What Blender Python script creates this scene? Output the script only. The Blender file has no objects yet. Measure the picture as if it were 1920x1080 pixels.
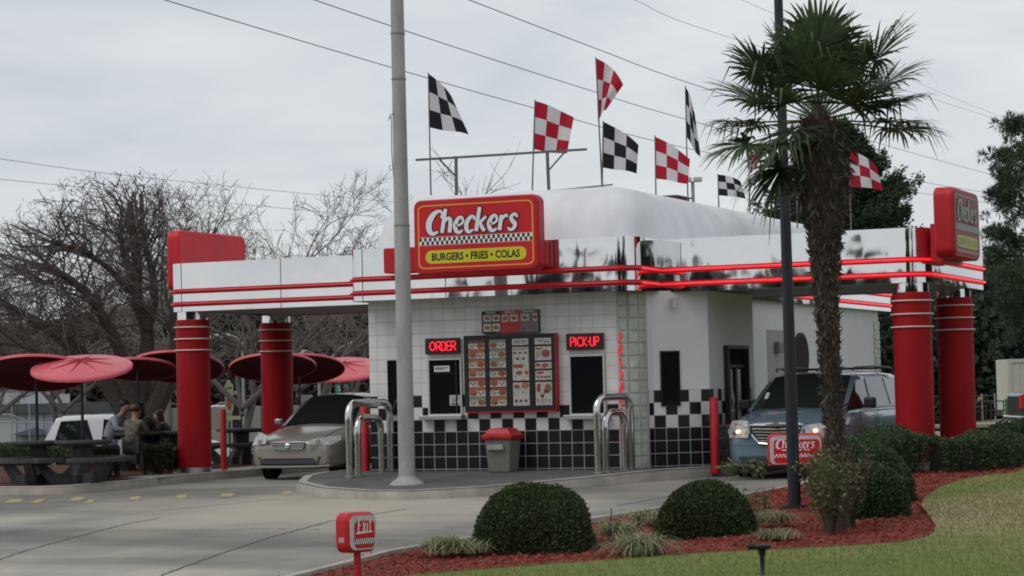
import bpy, bmesh, math, random
import numpy as np
from mathutils import Vector, Matrix
from mathutils.geometry import delaunay_2d_cdt
R = math.radians
rnd = random.Random(7)
nr = np.random.default_rng(11)
sc = bpy.context.scene
COL = sc.collection

# ------------------------------------------------------------------ camera
F_PX, YAW, PITCH, ROLL = 4363.8, R(23.194), R(2.525), R(-1.3187)
fw = Vector((-math.sin(YAW)*math.cos(PITCH), math.cos(YAW)*math.cos(PITCH), math.sin(PITCH)))
r0 = Vector((math.cos(YAW), math.sin(YAW), 0)); u0 = r0.cross(fw)
rt = r0*math.cos(ROLL) + u0*math.sin(ROLL); up = rt.cross(fw)
def ray(x, y): return fw + rt*((x-960)/F_PX) - up*((y-540)/F_PX)
CAM = -40*ray(930, 879)
def dep(x, y, D): return CAM + ray(x, y)*D
def at(x, y, ax, v):
    d = ray(x, y); return CAM + d*((v-CAM[ax])/d[ax])
cam = bpy.data.cameras.new('camera'); co = bpy.data.objects.new('camera', cam); COL.objects.link(co)
m3 = Matrix((rt, up, -fw)).transposed(); co.matrix_world = Matrix.Translation(CAM) @ m3.to_4x4()
cam.sensor_width = 36; cam.lens = F_PX/1920*36; cam.clip_end = 3000; cam.clip_start = .5
sc.camera = co
# ------------------------------------------------------------------ light
SUN_EL, SUN_AZ = R(48), R(215)
w = bpy.data.worlds.new('World'); sc.world = w; w.use_nodes = True
nt = w.node_tree; nt.nodes.clear(); N = nt.nodes.new; L = nt.links.new
out = N('ShaderNodeOutputWorld'); sky = N('ShaderNodeTexSky'); sky.sky_type = 'NISHITA'; sky.sun_disc = False
sky.sun_elevation = SUN_EL; sky.sun_rotation = SUN_AZ
b1 = N('ShaderNodeBackground'); b1.inputs[1].default_value = .1; L(sky.outputs[0], b1.inputs[0])
tc = N('ShaderNodeTexCoord'); mp = N('ShaderNodeMapping'); mp.inputs['Scale'].default_value = (1.6, 1.6, 5.2); L(tc.outputs['Generated'], mp.inputs[0])
n1 = N('ShaderNodeTexNoise'); n1.inputs['Scale'].default_value = 3.6; n1.inputs['Detail'].default_value = 7; n1.inputs['Roughness'].default_value = .52
n1.inputs['Distortion'].default_value = .35
L(mp.outputs[0], n1.inputs['Vector'])
cr = N('ShaderNodeValToRGB'); e = cr.color_ramp.elements
e[0].position = .34; e[0].color = (.60, .64, .695, 1); e[1].position = .66; e[1].color = (.79, .81, .815, 1)
k = cr.color_ramp.elements.new(.5); k.color = (.70, .73, .765, 1)
L(n1.outputs[0], cr.inputs[0])
b2 = N('ShaderNodeBackground'); b2.inputs[1].default_value = 1.0; L(cr.outputs[0], b2.inputs[0])
mx = N('ShaderNodeMixShader'); mx.inputs[0].default_value = .9; L(b1.outputs[0], mx.inputs[1]); L(b2.outputs[0], mx.inputs[2]); L(mx.outputs[0], out.inputs[0])
sl = bpy.data.lights.new('sun', 'SUN'); so = bpy.data.objects.new('sun', sl); COL.objects.link(so)
sl.energy = 1.0; sl.angle = R(35); sl.color = (1, .97, .92)
sd = Vector((math.sin(SUN_AZ)*math.cos(SUN_EL), math.cos(SUN_AZ)*math.cos(SUN_EL), math.sin(SUN_EL)))
so.rotation_euler = sd.to_track_quat('Z', 'Y').to_euler()
sc.view_settings.view_transform = 'Standard'; sc.view_settings.look = 'None'; sc.view_settings.exposure = 0; sc.view_settings.gamma = 1
sc.cycles.filter_width = 1.9
sc.cycles.max_bounces = 6; sc.cycles.transparent_max_bounces = 6

# ------------------------------------------------------------------ materials
MATS = {}
def mat(name, col=(.5,.5,.5), rough=.6, metal=0, emit=None, es=1, noise=0, nscale=4, bump=0, bscale=20, spec=.5, coat=0, trans=0, col2=None, stretch=None, ior=1.45, detail=5):
    if name in MATS: return MATS[name]
    m = bpy.data.materials.new(name); m.use_nodes = True; t = m.node_tree; p = t.nodes['Principled BSDF']
    p.inputs['Base Color'].default_value = (*col, 1); p.inputs['Roughness'].default_value = rough; p.inputs['Metallic'].default_value = metal
    p.inputs['Specular IOR Level'].default_value = spec; p.inputs['Coat Weight'].default_value = coat; p.inputs['Transmission Weight'].default_value = trans
    p.inputs['IOR'].default_value = ior
    if emit: p.inputs['Emission Color'].default_value = (*emit, 1); p.inputs['Emission Strength'].default_value = es
    tcn = t.nodes.new('ShaderNodeTexCoord'); src = tcn.outputs['Object']
    if stretch:
        mpn = t.nodes.new('ShaderNodeMapping'); mpn.inputs['Scale'].default_value = stretch; t.links.new(src, mpn.inputs[0]); src = mpn.outputs[0]
    if noise:
        n = t.nodes.new('ShaderNodeTexNoise'); n.inputs['Scale'].default_value = nscale; n.inputs['Detail'].default_value = detail; n.inputs['Roughness'].default_value = .62
        t.links.new(src, n.inputs['Vector'])
        c = t.nodes.new('ShaderNodeValToRGB'); c.color_ramp.elements[0].position = .3; c.color_ramp.elements[1].position = .7
        ca = col2 or tuple(x*(1-noise) for x in col)
        c.color_ramp.elements[0].color = (*ca, 1); c.color_ramp.elements[1].color = (*[min(1, x*(1+noise*.5)) for x in col], 1)
        t.links.new(n.outputs[0], c.inputs[0]); t.links.new(c.outputs[0], p.inputs['Base Color'])
    if bump:
        n2 = t.nodes.new('ShaderNodeTexNoise'); n2.inputs['Scale'].default_value = bscale; n2.inputs['Detail'].default_value = 3
        t.links.new(src, n2.inputs['Vector'])
        bp = t.nodes.new('ShaderNodeBump'); bp.inputs['Strength'].default_value = 1; bp.inputs['Distance'].default_value = bump
        t.links.new(n2.outputs[0], bp.inputs['Height']); t.links.new(bp.outputs[0], p.inputs['Normal'])
    MATS[name] = m; return m

def tile_mat(name, t=.215, black_rows=3, check_rows=3):
    m = bpy.data.materials.new(name); m.use_nodes = True; T = m.node_tree; p = T.nodes['Principled BSDF']
    uv = T.nodes.new('ShaderNodeUVMap'); sx = T.nodes.new('ShaderNodeSeparateXYZ'); T.links.new(uv.outputs[0], sx.inputs[0])
    def M(op, a, b=None):
        n = T.nodes.new('ShaderNodeMath'); n.operation = op
        for i, v in enumerate((a, b)):
            if v is None: continue
            if isinstance(v, (int, float)): n.inputs[i].default_value = v
            else: T.links.new(v, n.inputs[i])
        return n.outputs[0]
    u = M('DIVIDE', sx.outputs[0], t); v = M('DIVIDE', sx.outputs[1], t)
    fu, fv = M('FLOOR', u), M('FLOOR', v)
    chk = M('MODULO', M('ADD', M('ADD', fu, fv), 200), 2)
    inchk = M('LESS_THAN', v, black_rows+check_rows)
    black = M('MAXIMUM', M('LESS_THAN', v, black_rows), M('MULTIPLY', inchk, chk))
    gu = M('ABSOLUTE', M('SUBTRACT', M('SUBTRACT', u, fu), .5)); gv = M('ABSOLUTE', M('SUBTRACT', M('SUBTRACT', v, fv), .5))
    gr = M('GREATER_THAN', M('MAXIMUM', gu, gv), .472)
    # white tile -> grey grout faint ; black -> light grout
    n = T.nodes.new('ShaderNodeTexNoise'); n.inputs['Scale'].default_value = 1.3; n.inputs['Detail'].default_value = 6
    tcn = T.nodes.new('ShaderNodeTexCoord'); T.links.new(tcn.outputs['Object'], n.inputs['Vector'])
    cw = T.nodes.new('ShaderNodeValToRGB'); cw.color_ramp.elements[0].position = .3; cw.color_ramp.elements[0].color = (.60, .60, .58, 1); cw.color_ramp.elements[1].position = .65; cw.color_ramp.elements[1].color = (.74, .74, .72, 1)
    T.links.new(n.outputs[0], cw.inputs[0])
    def mix(f, a, b):
        x = T.nodes.new('ShaderNodeMix'); x.data_type = 'RGBA'; T.links.new(f, x.inputs['Factor'])
        for s, vv in (('A', a), ('B', b)):
            if isinstance(vv, tuple): [i for i in x.inputs if i.name == s and i.type == 'RGBA'][0].default_value = (*vv, 1)
            else: T.links.new(vv, [i for i in x.inputs if i.name == s and i.type == 'RGBA'][0])
        return [o for o in x.outputs if o.type == 'RGBA'][0]
    wn = T.nodes.new('ShaderNodeTexWhiteNoise'); wn.noise_dimensions = '2D'; cb = T.nodes.new('ShaderNodeCombineXYZ'); T.links.new(fu, cb.inputs[0]); T.links.new(fv, cb.inputs[1]); T.links.new(cb.outputs[0], wn.inputs['Vector'])
    sc2 = T.nodes.new('ShaderNodeVectorMath'); sc2.operation = 'SCALE'; T.links.new(cw.outputs[0], sc2.inputs[0]); T.links.new(M('ADD', M('MULTIPLY', wn.outputs['Value'], .13), .9), sc2.inputs['Scale'])
    base = mix(black, sc2.outputs[0], (.012, .012, .014))
    gcol = mix(M('LESS_THAN', v, black_rows+.02), (.52, .52, .51), (.40, .40, .39))
    fin = mix(gr, base, gcol)
    T.links.new(fin, p.inputs['Base Color'])
    ro = M('ADD', M('MULTIPLY', black, -.25), .45); T.links.new(ro, p.inputs['Roughness']); p.inputs['Specular IOR Level'].default_value = .35
    bp = T.nodes.new('ShaderNodeBump'); bp.inputs['Distance'].default_value = .004; bp.invert = True; T.links.new(gr, bp.inputs['Height']); T.links.new(bp.outputs[0], p.inputs['Normal'])
    return m

def flag_mat(name, a, b):
    m = bpy.data.materials.new(name); m.use_nodes = True; T = m.node_tree; p = T.nodes['Principled BSDF']
    uv = T.nodes.new('ShaderNodeUVMap'); c = T.nodes.new('ShaderNodeTexChecker'); c.inputs['Scale'].default_value = 3
    mpn = T.nodes.new('ShaderNodeMapping'); mpn.inputs['Location'].default_value = (.0005, .0005, .0005); T.links.new(uv.outputs[0], mpn.inputs[0])
    T.links.new(mpn.outputs[0], c.inputs['Vector']); c.inputs['Color1'].default_value = (*b, 1); c.inputs['Color2'].default_value = (*a, 1)
    T.links.new(c.outputs[0], p.inputs['Base Color']); p.inputs['Roughness'].default_value = .8
    tr = T.nodes.new('ShaderNodeBsdfTranslucent'); T.links.new(c.outputs[0], tr.inputs[0]); mxn = T.nodes.new('ShaderNodeMixShader'); mxn.inputs[0].default_value = .35
    T.links.new(p.outputs[0], mxn.inputs[1]); T.links.new(tr.outputs[0], mxn.inputs[2]); T.links.new(mxn.outputs[0], T.nodes['Material Output'].inputs[0])
    return m

def ground_mat(name, stops, scale, bump=.01, bscale=60, fine=.0, rough=.9, layer=None, stretch=None):
    """large blotches from a ramp, fine grain on top, optional second stretched stain layer"""
    m = bpy.data.materials.new(name); m.use_nodes = True; T = m.node_tree; p = T.nodes['Principled BSDF']; p.inputs['Roughness'].default_value = rough
    p.inputs['Specular IOR Level'].default_value = .25
    tcn = T.nodes.new('ShaderNodeTexCoord'); src = tcn.outputs['Object']
    if stretch:
        mpn = T.nodes.new('ShaderNodeMapping'); mpn.inputs['Scale'].default_value = stretch[0]; mpn.inputs['Rotation'].default_value = (0, 0, stretch[1]); T.links.new(src, mpn.inputs[0]); s2 = mpn.outputs[0]
    else: s2 = src
    n = T.nodes.new('ShaderNodeTexNoise'); n.inputs['Scale'].default_value = scale; n.inputs['Detail'].default_value = 7; n.inputs['Roughness'].default_value = .55; T.links.new(s2, n.inputs['Vector'])
    c = T.nodes.new('ShaderNodeValToRGB'); els = c.color_ramp.elements
    while len(els) > 1: els.remove(els[-1])
    els[0].position = stops[0][0]; els[0].color = (*stops[0][1], 1)
    for q, cc in stops[1:]:
        x = els.new(q); x.color = (*cc, 1)
    T.links.new(n.outputs[0], c.inputs[0]); colr = c.outputs[0]
    def mul(a, fac_socket, lo, hi, mn=.35, mxx=.65):
        mr = T.nodes.new('ShaderNodeMapRange'); mr.inputs['From Min'].default_value = mn; mr.inputs['From Max'].default_value = mxx
        mr.inputs['To Min'].default_value = lo; mr.inputs['To Max'].default_value = hi; T.links.new(fac_socket, mr.inputs[0])
        v = T.nodes.new('ShaderNodeVectorMath'); v.operation = 'SCALE'; T.links.new(a, v.inputs[0]); T.links.new(mr.outputs[0], v.inputs['Scale']); return v.outputs[0]
    if fine:
        nf = T.nodes.new('ShaderNodeTexNoise'); nf.inputs['Scale'].default_value = bscale; nf.inputs['Detail'].default_value = 4; T.links.new(src, nf.inputs['Vector'])
        colr = mul(colr, nf.outputs[0], 1-fine, 1+fine)
    if layer:
        nl = T.nodes.new('ShaderNodeTexNoise'); nl.inputs['Scale'].default_value = layer[0]; nl.inputs['Detail'].default_value = 4
        ml = T.nodes.new('ShaderNodeMapping'); ml.inputs['Scale'].default_value = layer[1]; ml.inputs['Rotation'].default_value = (0, 0, layer[2]); T.links.new(src, ml.inputs[0]); T.links.new(ml.outputs[0], nl.inputs['Vector'])
        colr = mul(colr, nl.outputs[0], layer[3], layer[4])
    T.links.new(colr, p.inputs['Base Color'])
    nb = T.nodes.new('ShaderNodeTexNoise'); nb.inputs['Scale'].default_value = bscale; T.links.new(src, nb.inputs['Vector'])
    bp = T.nodes.new('ShaderNodeBump'); bp.inputs['Distance'].default_value = bump; T.links.new(nb.outputs[0], bp.inputs['Height']); T.links.new(bp.outputs[0], p.inputs['Normal'])
    return m

def leaf_mat(name, a, b, scale=3, rough=.55, transl=.25):
    m = bpy.data.materials.new(name); m.use_nodes = True; T = m.node_tree; p = T.nodes['Principled BSDF']; p.inputs['Roughness'].default_value = rough; p.inputs['Specular IOR Level'].default_value = .3
    ge = T.nodes.new('ShaderNodeNewGeometry'); tcn = T.nodes.new('ShaderNodeTexCoord')
    n = T.nodes.new('ShaderNodeTexNoise'); n.inputs['Scale'].default_value = scale; n.inputs['Detail'].default_value = 5; T.links.new(tcn.outputs['Object'], n.inputs['Vector'])
    ad = T.nodes.new('ShaderNodeMath'); ad.operation = 'MULTIPLY_ADD'; ad.inputs[1].default_value = .55; T.links.new(ge.outputs['Random Per Island'], ad.inputs[0])
    mm = T.nodes.new('ShaderNodeMath'); mm.operation = 'MULTIPLY'; mm.inputs[1].default_value = .5; T.links.new(n.outputs[0], mm.inputs[0]); T.links.new(mm.outputs[0], ad.inputs[2])
    c = T.nodes.new('ShaderNodeValToRGB'); c.color_ramp.elements[0].position = .15; c.color_ramp.elements[0].color = (*a, 1); c.color_ramp.elements[1].position = .85; c.color_ramp.elements[1].color = (*b, 1)
    T.links.new(ad.outputs[0], c.inputs[0]); T.links.new(c.outputs[0], p.inputs['Base Color'])
    if transl:
        tr = T.nodes.new('ShaderNodeBsdfTranslucent'); T.links.new(c.outputs[0], tr.inputs[0]); mxn = T.nodes.new('ShaderNodeMixShader'); mxn.inputs[0].default_value = transl
        T.links.new(p.outputs[0], mxn.inputs[1]); T.links.new(tr.outputs[0], mxn.inputs[2]); T.links.new(mxn.outputs[0], T.nodes['Material Output'].inputs[0])
    return m

RED = mat('red_paint', (.50, .013, .022), .45, noise=.22, nscale=2.2, spec=.4)
REDCOL = mat('red_column_paint', (.33, .007, .012), .55, noise=.26, nscale=1.5, spec=.2, stretch=(2.2, 2.2, .5))
REDFADE = mat('faded_red_acrylic', (.30, .10, .11), .6, noise=.15, nscale=9)
PINKGREY = mat('faded_white_acrylic', (.42, .40, .40), .6)
REDDARK = mat('dark_red_metal', (.22, .008, .02), .5)
CHROME = mat('chrome_panel', (.73, .74, .75), .03, 1, bump=.013, bscale=.5)
CHROMET = mat('chrome_tube', (.62, .62, .62), .14, 1, bump=.004, bscale=4)
STEEL = mat('brushed_steel', (.45, .45, .45), .38, 1)
ROOFW = mat('white_roof_membrane', (.72, .73, .75), .55, noise=.15, nscale=1.2, stretch=(1, 1, .5), bump=.02, bscale=1.2)
WALLP = mat('white_stucco', (.72, .73, .73), .7, noise=.05, nscale=2, bump=.002, bscale=60)
TILE = tile_mat('checker_tile_wall')
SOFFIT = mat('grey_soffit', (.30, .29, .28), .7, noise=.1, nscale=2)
WHITE = mat('white_paint', (.78, .78, .77), .5)
LETTER = mat('white_letter', (.80, .78, .82), .4)
BLACK = mat('black_paint', (.012, .012, .014), .5)
YELLOW = mat('yellow_acrylic', (.62, .56, .02), .45)
GOLD = mat('gold_stripe', (.80, .42, .05), .5)
NEON = mat('lit_red_neon', (.6, .01, .02), .3, emit=(1, .018, .035), es=1.05)
NEONSIGN = mat('lit_sign_neon', (.6, .01, .02), .3, emit=(1, .02, .04), es=1.7)
NEONOFF = mat('dim_red_neon', (.42, .006, .018), .2, emit=(1, .01, .03), es=.10)
GLASSD = mat('dark_window_glass', (.008, .009, .010), .06, spec=.6)
GLASSCAR = mat('car_glass', (.012, .016, .016), .03, spec=.8, coat=.3)
CONC = mat('weathered_concrete', (.34, .335, .32), .85, noise=.25, nscale=3, bump=.004, bscale=60)
CONCP = mat('pole_concrete', (.36, .36, .355), .8, noise=.25, nscale=1.4, bump=.003, bscale=50, stretch=(2.5, 2.5, .9))
CONCD = mat('dark_picnic_concrete', (.06, .062, .066), .8, noise=.45, nscale=3, bump=.004, bscale=50)
KERB = mat('kerb_concrete', (.40, .37, .32), .88, noise=.35, nscale=1.6, bump=.006, bscale=40)
TYRE = mat('tyre_rubber', (.012, .012, .012), .8)
RIM = mat('wheel_alloy', (.4, .4, .41), .35, .8)
METALG = mat('grey_metal', (.22, .22, .23), .5, .5)
DARKM = mat('dark_metal', (.02, .022, .03), .45, .2, noise=.2, nscale=3)
WOODB = mat('bark', (.085, .068, .058), .9, noise=.4, nscale=6, bump=.02, bscale=10)
TWIG = mat('bare_twigs', (.075, .062, .058), .9)

# ------------------------------------------------------------------ mesh helpers
def link(name, me, parent=None, mats=()):
    o = bpy.data.objects.new(name, me); COL.objects.link(o)
    for m in mats: me.materials.append(m)
    if parent is not None: o.parent = parent
    return o
def tag(o, label=None, cat=None, group=None, kind=None):
    if label: o['label'] = label
    if cat: o['category'] = cat
    if group: o['group'] = group
    if kind: o['kind'] = kind
    return o
def empty(name, loc=(0, 0, 0), rz=0, label=None, cat=None, group=None):
    o = bpy.data.objects.new(name, None); COL.objects.link(o); o.location = loc; o.rotation_euler = (0, 0, rz); o.empty_display_size = .2
    return tag(o, label, cat, group)
class MB:
    def __init__(s, xf=None): s.v = []; s.f = []; s.mi = []; s.uv = []; s.m = 0; s.xf = xf
    def add(s, vs, fs, uvs=None):
        b = len(s.v)
        s.v += [tuple(s.xf @ Vector(p)) if s.xf is not None else tuple(p) for p in vs]
        for i, f in enumerate(fs):
            s.f.append([b+j for j in f]); s.mi.append(s.m); s.uv.append(uvs[i] if uvs else None)
    def quad(s, a, b, c, d, uv=None): s.add([a, b, c, d], [(0, 1, 2, 3)], [uv] if uv else None)
    def box(s, x0, x1, y0, y1, z0, z1):
        s.add([(x, y, z) for z in (z0, z1) for y in (y0, y1) for x in (x0, x1)], [(0, 2, 3, 1), (4, 5, 7, 6), (0, 1, 5, 4), (2, 6, 7, 3), (0, 4, 6, 2), (1, 3, 7, 5)])
    def cyl(s, p0, p1, ra, rb=None, n=16, caps=True):
        rb = ra if rb is None else rb; p0 = Vector(p0); p1 = Vector(p1); a = (p1-p0).normalized()
        x = a.orthogonal().normalized(); y = a.cross(x)
        vs = [p0+(x*math.cos(t)+y*math.sin(t))*ra for t in [2*math.pi*i/n for i in range(n)]] + [p1+(x*math.cos(t)+y*math.sin(t))*rb for t in [2*math.pi*i/n for i in range(n)]]
        fs = [(i, (i+1) % n, n+(i+1) % n, n+i) for i in range(n)]
        if caps: fs += [tuple(range(n-1, -1, -1)), tuple(range(n, 2*n))]
        s.add(vs, fs)
    def tube(s, pts, r, n=8, caps=True, rs=None):
        pts = [Vector(p) for p in pts]; k = len(pts); vs = []; prev = None
        for i, p in enumerate(pts):
            a = (pts[min(k-1, i+1)]-pts[max(0, i-1)]).normalized()
            if prev is None: x = a.orthogonal().normalized()
            else: x = (prev-a*prev.dot(a)).normalized()
            prev = x; y = a.cross(x); rr = rs[i] if rs else r
            vs += [p+(x*math.cos(t)+y*math.sin(t))*rr for t in [2*math.pi*j/n for j in range(n)]]
        fs = [(i*n+j, i*n+(j+1) % n, (i+1)*n+(j+1) % n, (i+1)*n+j) for i in range(k-1) for j in range(n)]
        if caps: fs += [tuple(range(n-1, -1, -1)), tuple(range((k-1)*n, k*n))]
        s.add(vs, fs)
    def lathe(s, prof, c=(0, 0, 0), n=24, axis='z'):
        vs = []
        for r, z in prof:
            for j in range(n):
                t = 2*math.pi*j/n; vs.append((c[0]+r*math.cos(t), c[1]+r*math.sin(t), c[2]+z))
        k = len(prof); s.add(vs, [(i*n+j, i*n+(j+1) % n, (i+1)*n+(j+1) % n, (i+1)*n+j) for i in range(k-1) for j in range(n)] + [tuple(range(n-1, -1, -1)), tuple(range((k-1)*n, k*n))])
    def prism(s, poly, P, w0, w1):
        """poly in (u,v); P(u,v,w) -> point; extruded from w0 to w1"""
        n = len(poly); vs = [P(u, v, w0) for u, v in poly]+[P(u, v, w1) for u, v in poly]
        s.add(vs, [tuple(range(n-1, -1, -1)), tuple(range(n, 2*n))]+[(i, (i+1) % n, n+(i+1) % n, n+i) for i in range(n)])
    def build(s, name, mats, parent=None, smooth=False, bevel=0, auto=None):
        me = bpy.data.meshes.new(name); me.from_pydata(s.v, [], s.f)
        if not isinstance(mats, (list, tuple)): mats = [mats]
        if any(u is not None for u in s.uv):
            ul = me.uv_layers.new(name='UVMap'); li = 0
            for f, u in zip(s.f, s.uv):
                for j in range(len(f)):
                    if u is not None: ul.data[li].uv = u[j]
                    li += 1
        me.polygons.foreach_set('material_index', [min(i, len(mats)-1) for i in s.mi])
        me.validate(); me.update()
        o = link(name, me, parent, mats)
        if smooth:
            bm = bmesh.new(); bm.from_mesh(me); bmesh.ops.remove_doubles(bm, verts=bm.verts, dist=1e-5); bmesh.ops.recalc_face_normals(bm, faces=bm.faces)
            for f in bm.faces: f.smooth = True
            ang = R(auto or 40)
            for ed in bm.edges:
                if len(ed.link_faces) == 2 and ed.calc_face_angle(0) > ang: ed.smooth = False
            bm.to_mesh(me); bm.free()
        if bevel:
            bv = o.modifiers.new('bevel', 'BEVEL'); bv.width = bevel; bv.segments = 2; bv.limit_method = 'ANGLE'; bv.angle_limit = R(35)
        return o
def quads_obj(name, V, mt, parent=None):
    n, k = V.shape[0], V.shape[1]; me = bpy.data.meshes.new(name); me.vertices.add(n*k); me.vertices.foreach_set('co', V.reshape(-1).astype(np.float32))
    me.loops.add(n*k); me.loops.foreach_set('vertex_index', np.arange(n*k, dtype=np.int32)); me.polygons.add(n)
    me.polygons.foreach_set('loop_start', np.arange(0, n*k, k, dtype=np.int32)); me.polygons.foreach_set('loop_total', np.full(n, k, dtype=np.int32))
    me.update(calc_edges=True); me.validate(); return link(name, me, parent, [mt])
def unit(a): return a/np.maximum(1e-9, np.linalg.norm(a, axis=-1, keepdims=True))
def leaves(P, D, ln, wd, jit=.6):
    """diamond leaves at P (n,3), long axis around D, random roll"""
    n = len(P); d = unit(D+nr.normal(0, jit, (n, 3))); s = unit(np.cross(d, nr.normal(0, 1, (n, 3))))
    l = (ln*nr.uniform(.6, 1.3, n))[:, None]; w_ = (wd*nr.uniform(.7, 1.2, n))[:, None]
    return np.stack([P, P+d*l*.5+s*w_, P+d*l, P+d*l*.5-s*w_], 1)
def segs_obj(name, S, mt, parent=None, n=4):
    """S list of (p0,p1,r0,r1)"""
    P0 = np.array([s[0] for s in S], float); P1 = np.array([s[1] for s in S], float); r0_ = np.array([s[2] for s in S])[:, None]; r1_ = np.array([s[3] for s in S])[:, None]
    a = unit(P1-P0); ref = np.where(np.abs(a[:, 2:3]) > .9, np.array([[1., 0, 0]]), np.array([[0, 0, 1.]])); x = unit(np.cross(a, ref)); y = np.cross(a, x)
    Q = []
    for i in range(n):
        t0, t1 = 2*math.pi*i/n, 2*math.pi*(i+1)/n
        c0 = x*math.cos(t0)+y*math.sin(t0); c1 = x*math.cos(t1)+y*math.sin(t1)
        Q.append(np.stack([P0+c0*r0_, P0+c1*r0_, P1+c1*r1_, P1+c0*r1_], 1))
    return quads_obj(name, np.concatenate(Q), mt, parent)
def rrect(u0, u1, v0, v1, r, n=5):
    o = []
    for cx, cy, a0 in ((u1-r, v1-r, 0), (u0+r, v1-r, 90), (u0+r, v0+r, 180), (u1-r, v0+r, 270)):
        for i in range(n+1):
            t = R(a0+90*i/n); o.append((cx+r*math.cos(t), cy+r*math.sin(t)))
    return o
def text_obj(s, size, P, mt, name, parent=None, w=0, bold=0, shear=0, sx=1, depth=.004):
    cu = bpy.data.curves.new('t', 'FONT'); cu.body = s; cu.size = size; cu.offset = bold; cu.shear = shear; cu.align_x = 'CENTER'; cu.align_y = 'CENTER'; cu.resolution_u = 3
    to = bpy.data.objects.new('t', cu); COL.objects.link(to); dg = bpy.context.evaluated_depsgraph_get()
    me = bpy.data.meshes.new_from_object(to.evaluated_get(dg)); bpy.data.objects.remove(to)
    vs = [P(v.co.x*sx, v.co.y, w) for v in me.vertices]; mb = MB(); mb.add(vs, [tuple(p.vertices) for p in me.polygons]); return mb
def cat_spline(pts, k=6):
    P = [np.array(p, float) for p in pts]; P = [2*P[0]-P[1]]+P+[2*P[-1]-P[-2]]; o = []
    for i in range(1, len(P)-2):
        for j in range(k):
            t = j/k; o.append(.5*((2*P[i])+(-P[i-1]+P[i+1])*t+(2*P[i-1]-5*P[i]+4*P[i+1]-P[i+2])*t*t+(-P[i-1]+3*P[i]-3*P[i+1]+P[i+2])*t**3))
    o.append(P[-2]); return o
# strokes (u, v, half width); x-height 1
GLY = {
 'C': (1.02, [[(.98, .98, .10), (.98, 1.30, .07), (.72, 1.44, .10), (.36, 1.22, .17), (.14, .72, .21), (.24, .22, .18), (.52, 0, .12), (.86, .12, .07)]]),
 'h': (.86, [[(.16, 1.56, .12), (.14, 1.1, .13), (.13, .04, .13)], [(.16, .62, .06), (.36, .92, .10), (.58, .88, .13), (.64, .5, .13), (.66, .04, .13)]]),
 'e': (.78, [[(.16, .46, .06), (.46, .50, .07), (.64, .68, .08), (.52, .96, .09), (.28, .90, .12), (.12, .50, .15), (.26, .12, .13), (.50, .02, .10), (.70, .16, .05)]]),
 'c': (.74, [[(.64, .76, .09), (.60, .95, .08), (.38, .98, .11), (.14, .62, .15), (.18, .2, .14), (.40, .02, .11), (.66, .16, .05)]]),
 'k': (.84, [[(.16, 1.56, .12), (.14, 1.0, .13), (.13, .04, .13)], [(.20, .46, .07), (.46, .72, .10), (.70, .95, .08)], [(.34, .60, .08), (.48, .30, .12), (.72, .03, .12)]]),
 'r': (.64, [[(.12, .98, .11), (.13, .5, .13), (.13, .03, .13)], [(.16, .58, .06), (.34, .90, .09), (.58, .92, .10)]]),
 's': (.66, [[(.58, .78, .07), (.50, .97, .08), (.28, .96, .10), (.17, .76, .12), (.32, .56, .14), (.50, .36, .14), (.44, .10, .11), (.22, .02, .09), (.05, .18, .07)]]),
 'E': (.62, [[(.12, 0, .09), (.12, 1.4, .09)], [(.1, .06, .08), (.52, .06, .07)], [(.1, .72, .07), (.46, .72, .07)], [(.1, 1.34, .07), (.52, 1.34, .08)]]),
 'x': (.60, [[(.06, 0, .08), (.52, .95, .08)], [(.08, .95, .08), (.52, 0, .08)]]),
 'i': (.30, [[(.15, 0, .08), (.15, .88, .08)], [(.15, 1.18, .08), (.15, 1.34, .08)]]),
 't': (.50, [[(.24, 1.34, .08), (.24, .0, .08)], [(.02, .98, .07), (.46, .98, .07)]]),
}
def strokes_word(mb, word, P, height, slant=.17, grow=0, w=0., width=None):
    tot = sum(GLY[c][0] for c in word); s = height/1.5; sxx = (width/tot) if width else s
    u = -tot/2; k = 0
    for c in word:
        adv, sts = GLY[c]
        for st in sts:
            pts = cat_spline(st, 5) if len(st) > 2 else [np.array(p, float) for p in st]
            Ls, Rs = [], []; k += 1
            Q = [np.array([(p[0]+u)*sxx+(p[1]-.7)*slant*s, (p[1]-.7)*s]) for p in pts]
            for i, q in enumerate(Q):
                d = Q[min(len(Q)-1, i+1)]-Q[max(0, i-1)]; d = d/np.linalg.norm(d); nn = np.array([-d[1], d[0]]); hw = pts[i][2]*s+grow
                ext = d*(-grow if i == 0 else grow if i == len(Q)-1 else 0)
                Ls.append(q+nn*hw+ext); Rs.append(q-nn*hw+ext)
            ww = w+k*.0004
            for i in range(len(Q)-1):
                mb.quad(P(*Rs[i], ww), P(*Rs[i+1], ww), P(*Ls[i+1], ww), P(*Ls[i], ww))
        u += adv
def sm(a, b, x):
    t = min(1, max(0, (x-a)/(b-a))); return t*t*(3-2*t)
def g(x, y):
    z = -.2+.036*min(0, max(y, -20)); return z-.75*sm(5, 24, y)*(1-sm(-12, -3, x))
def gnd(px, py, off=0):
    d = ray(px, py); t = 15.
    while t < 400:
        p = CAM+d*t
        if p.z < g(p.x, p.y)+off: break
        t += .04
    return CAM+d*t
def walk(x, y): return -.02+.045*min(0, y)
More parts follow.
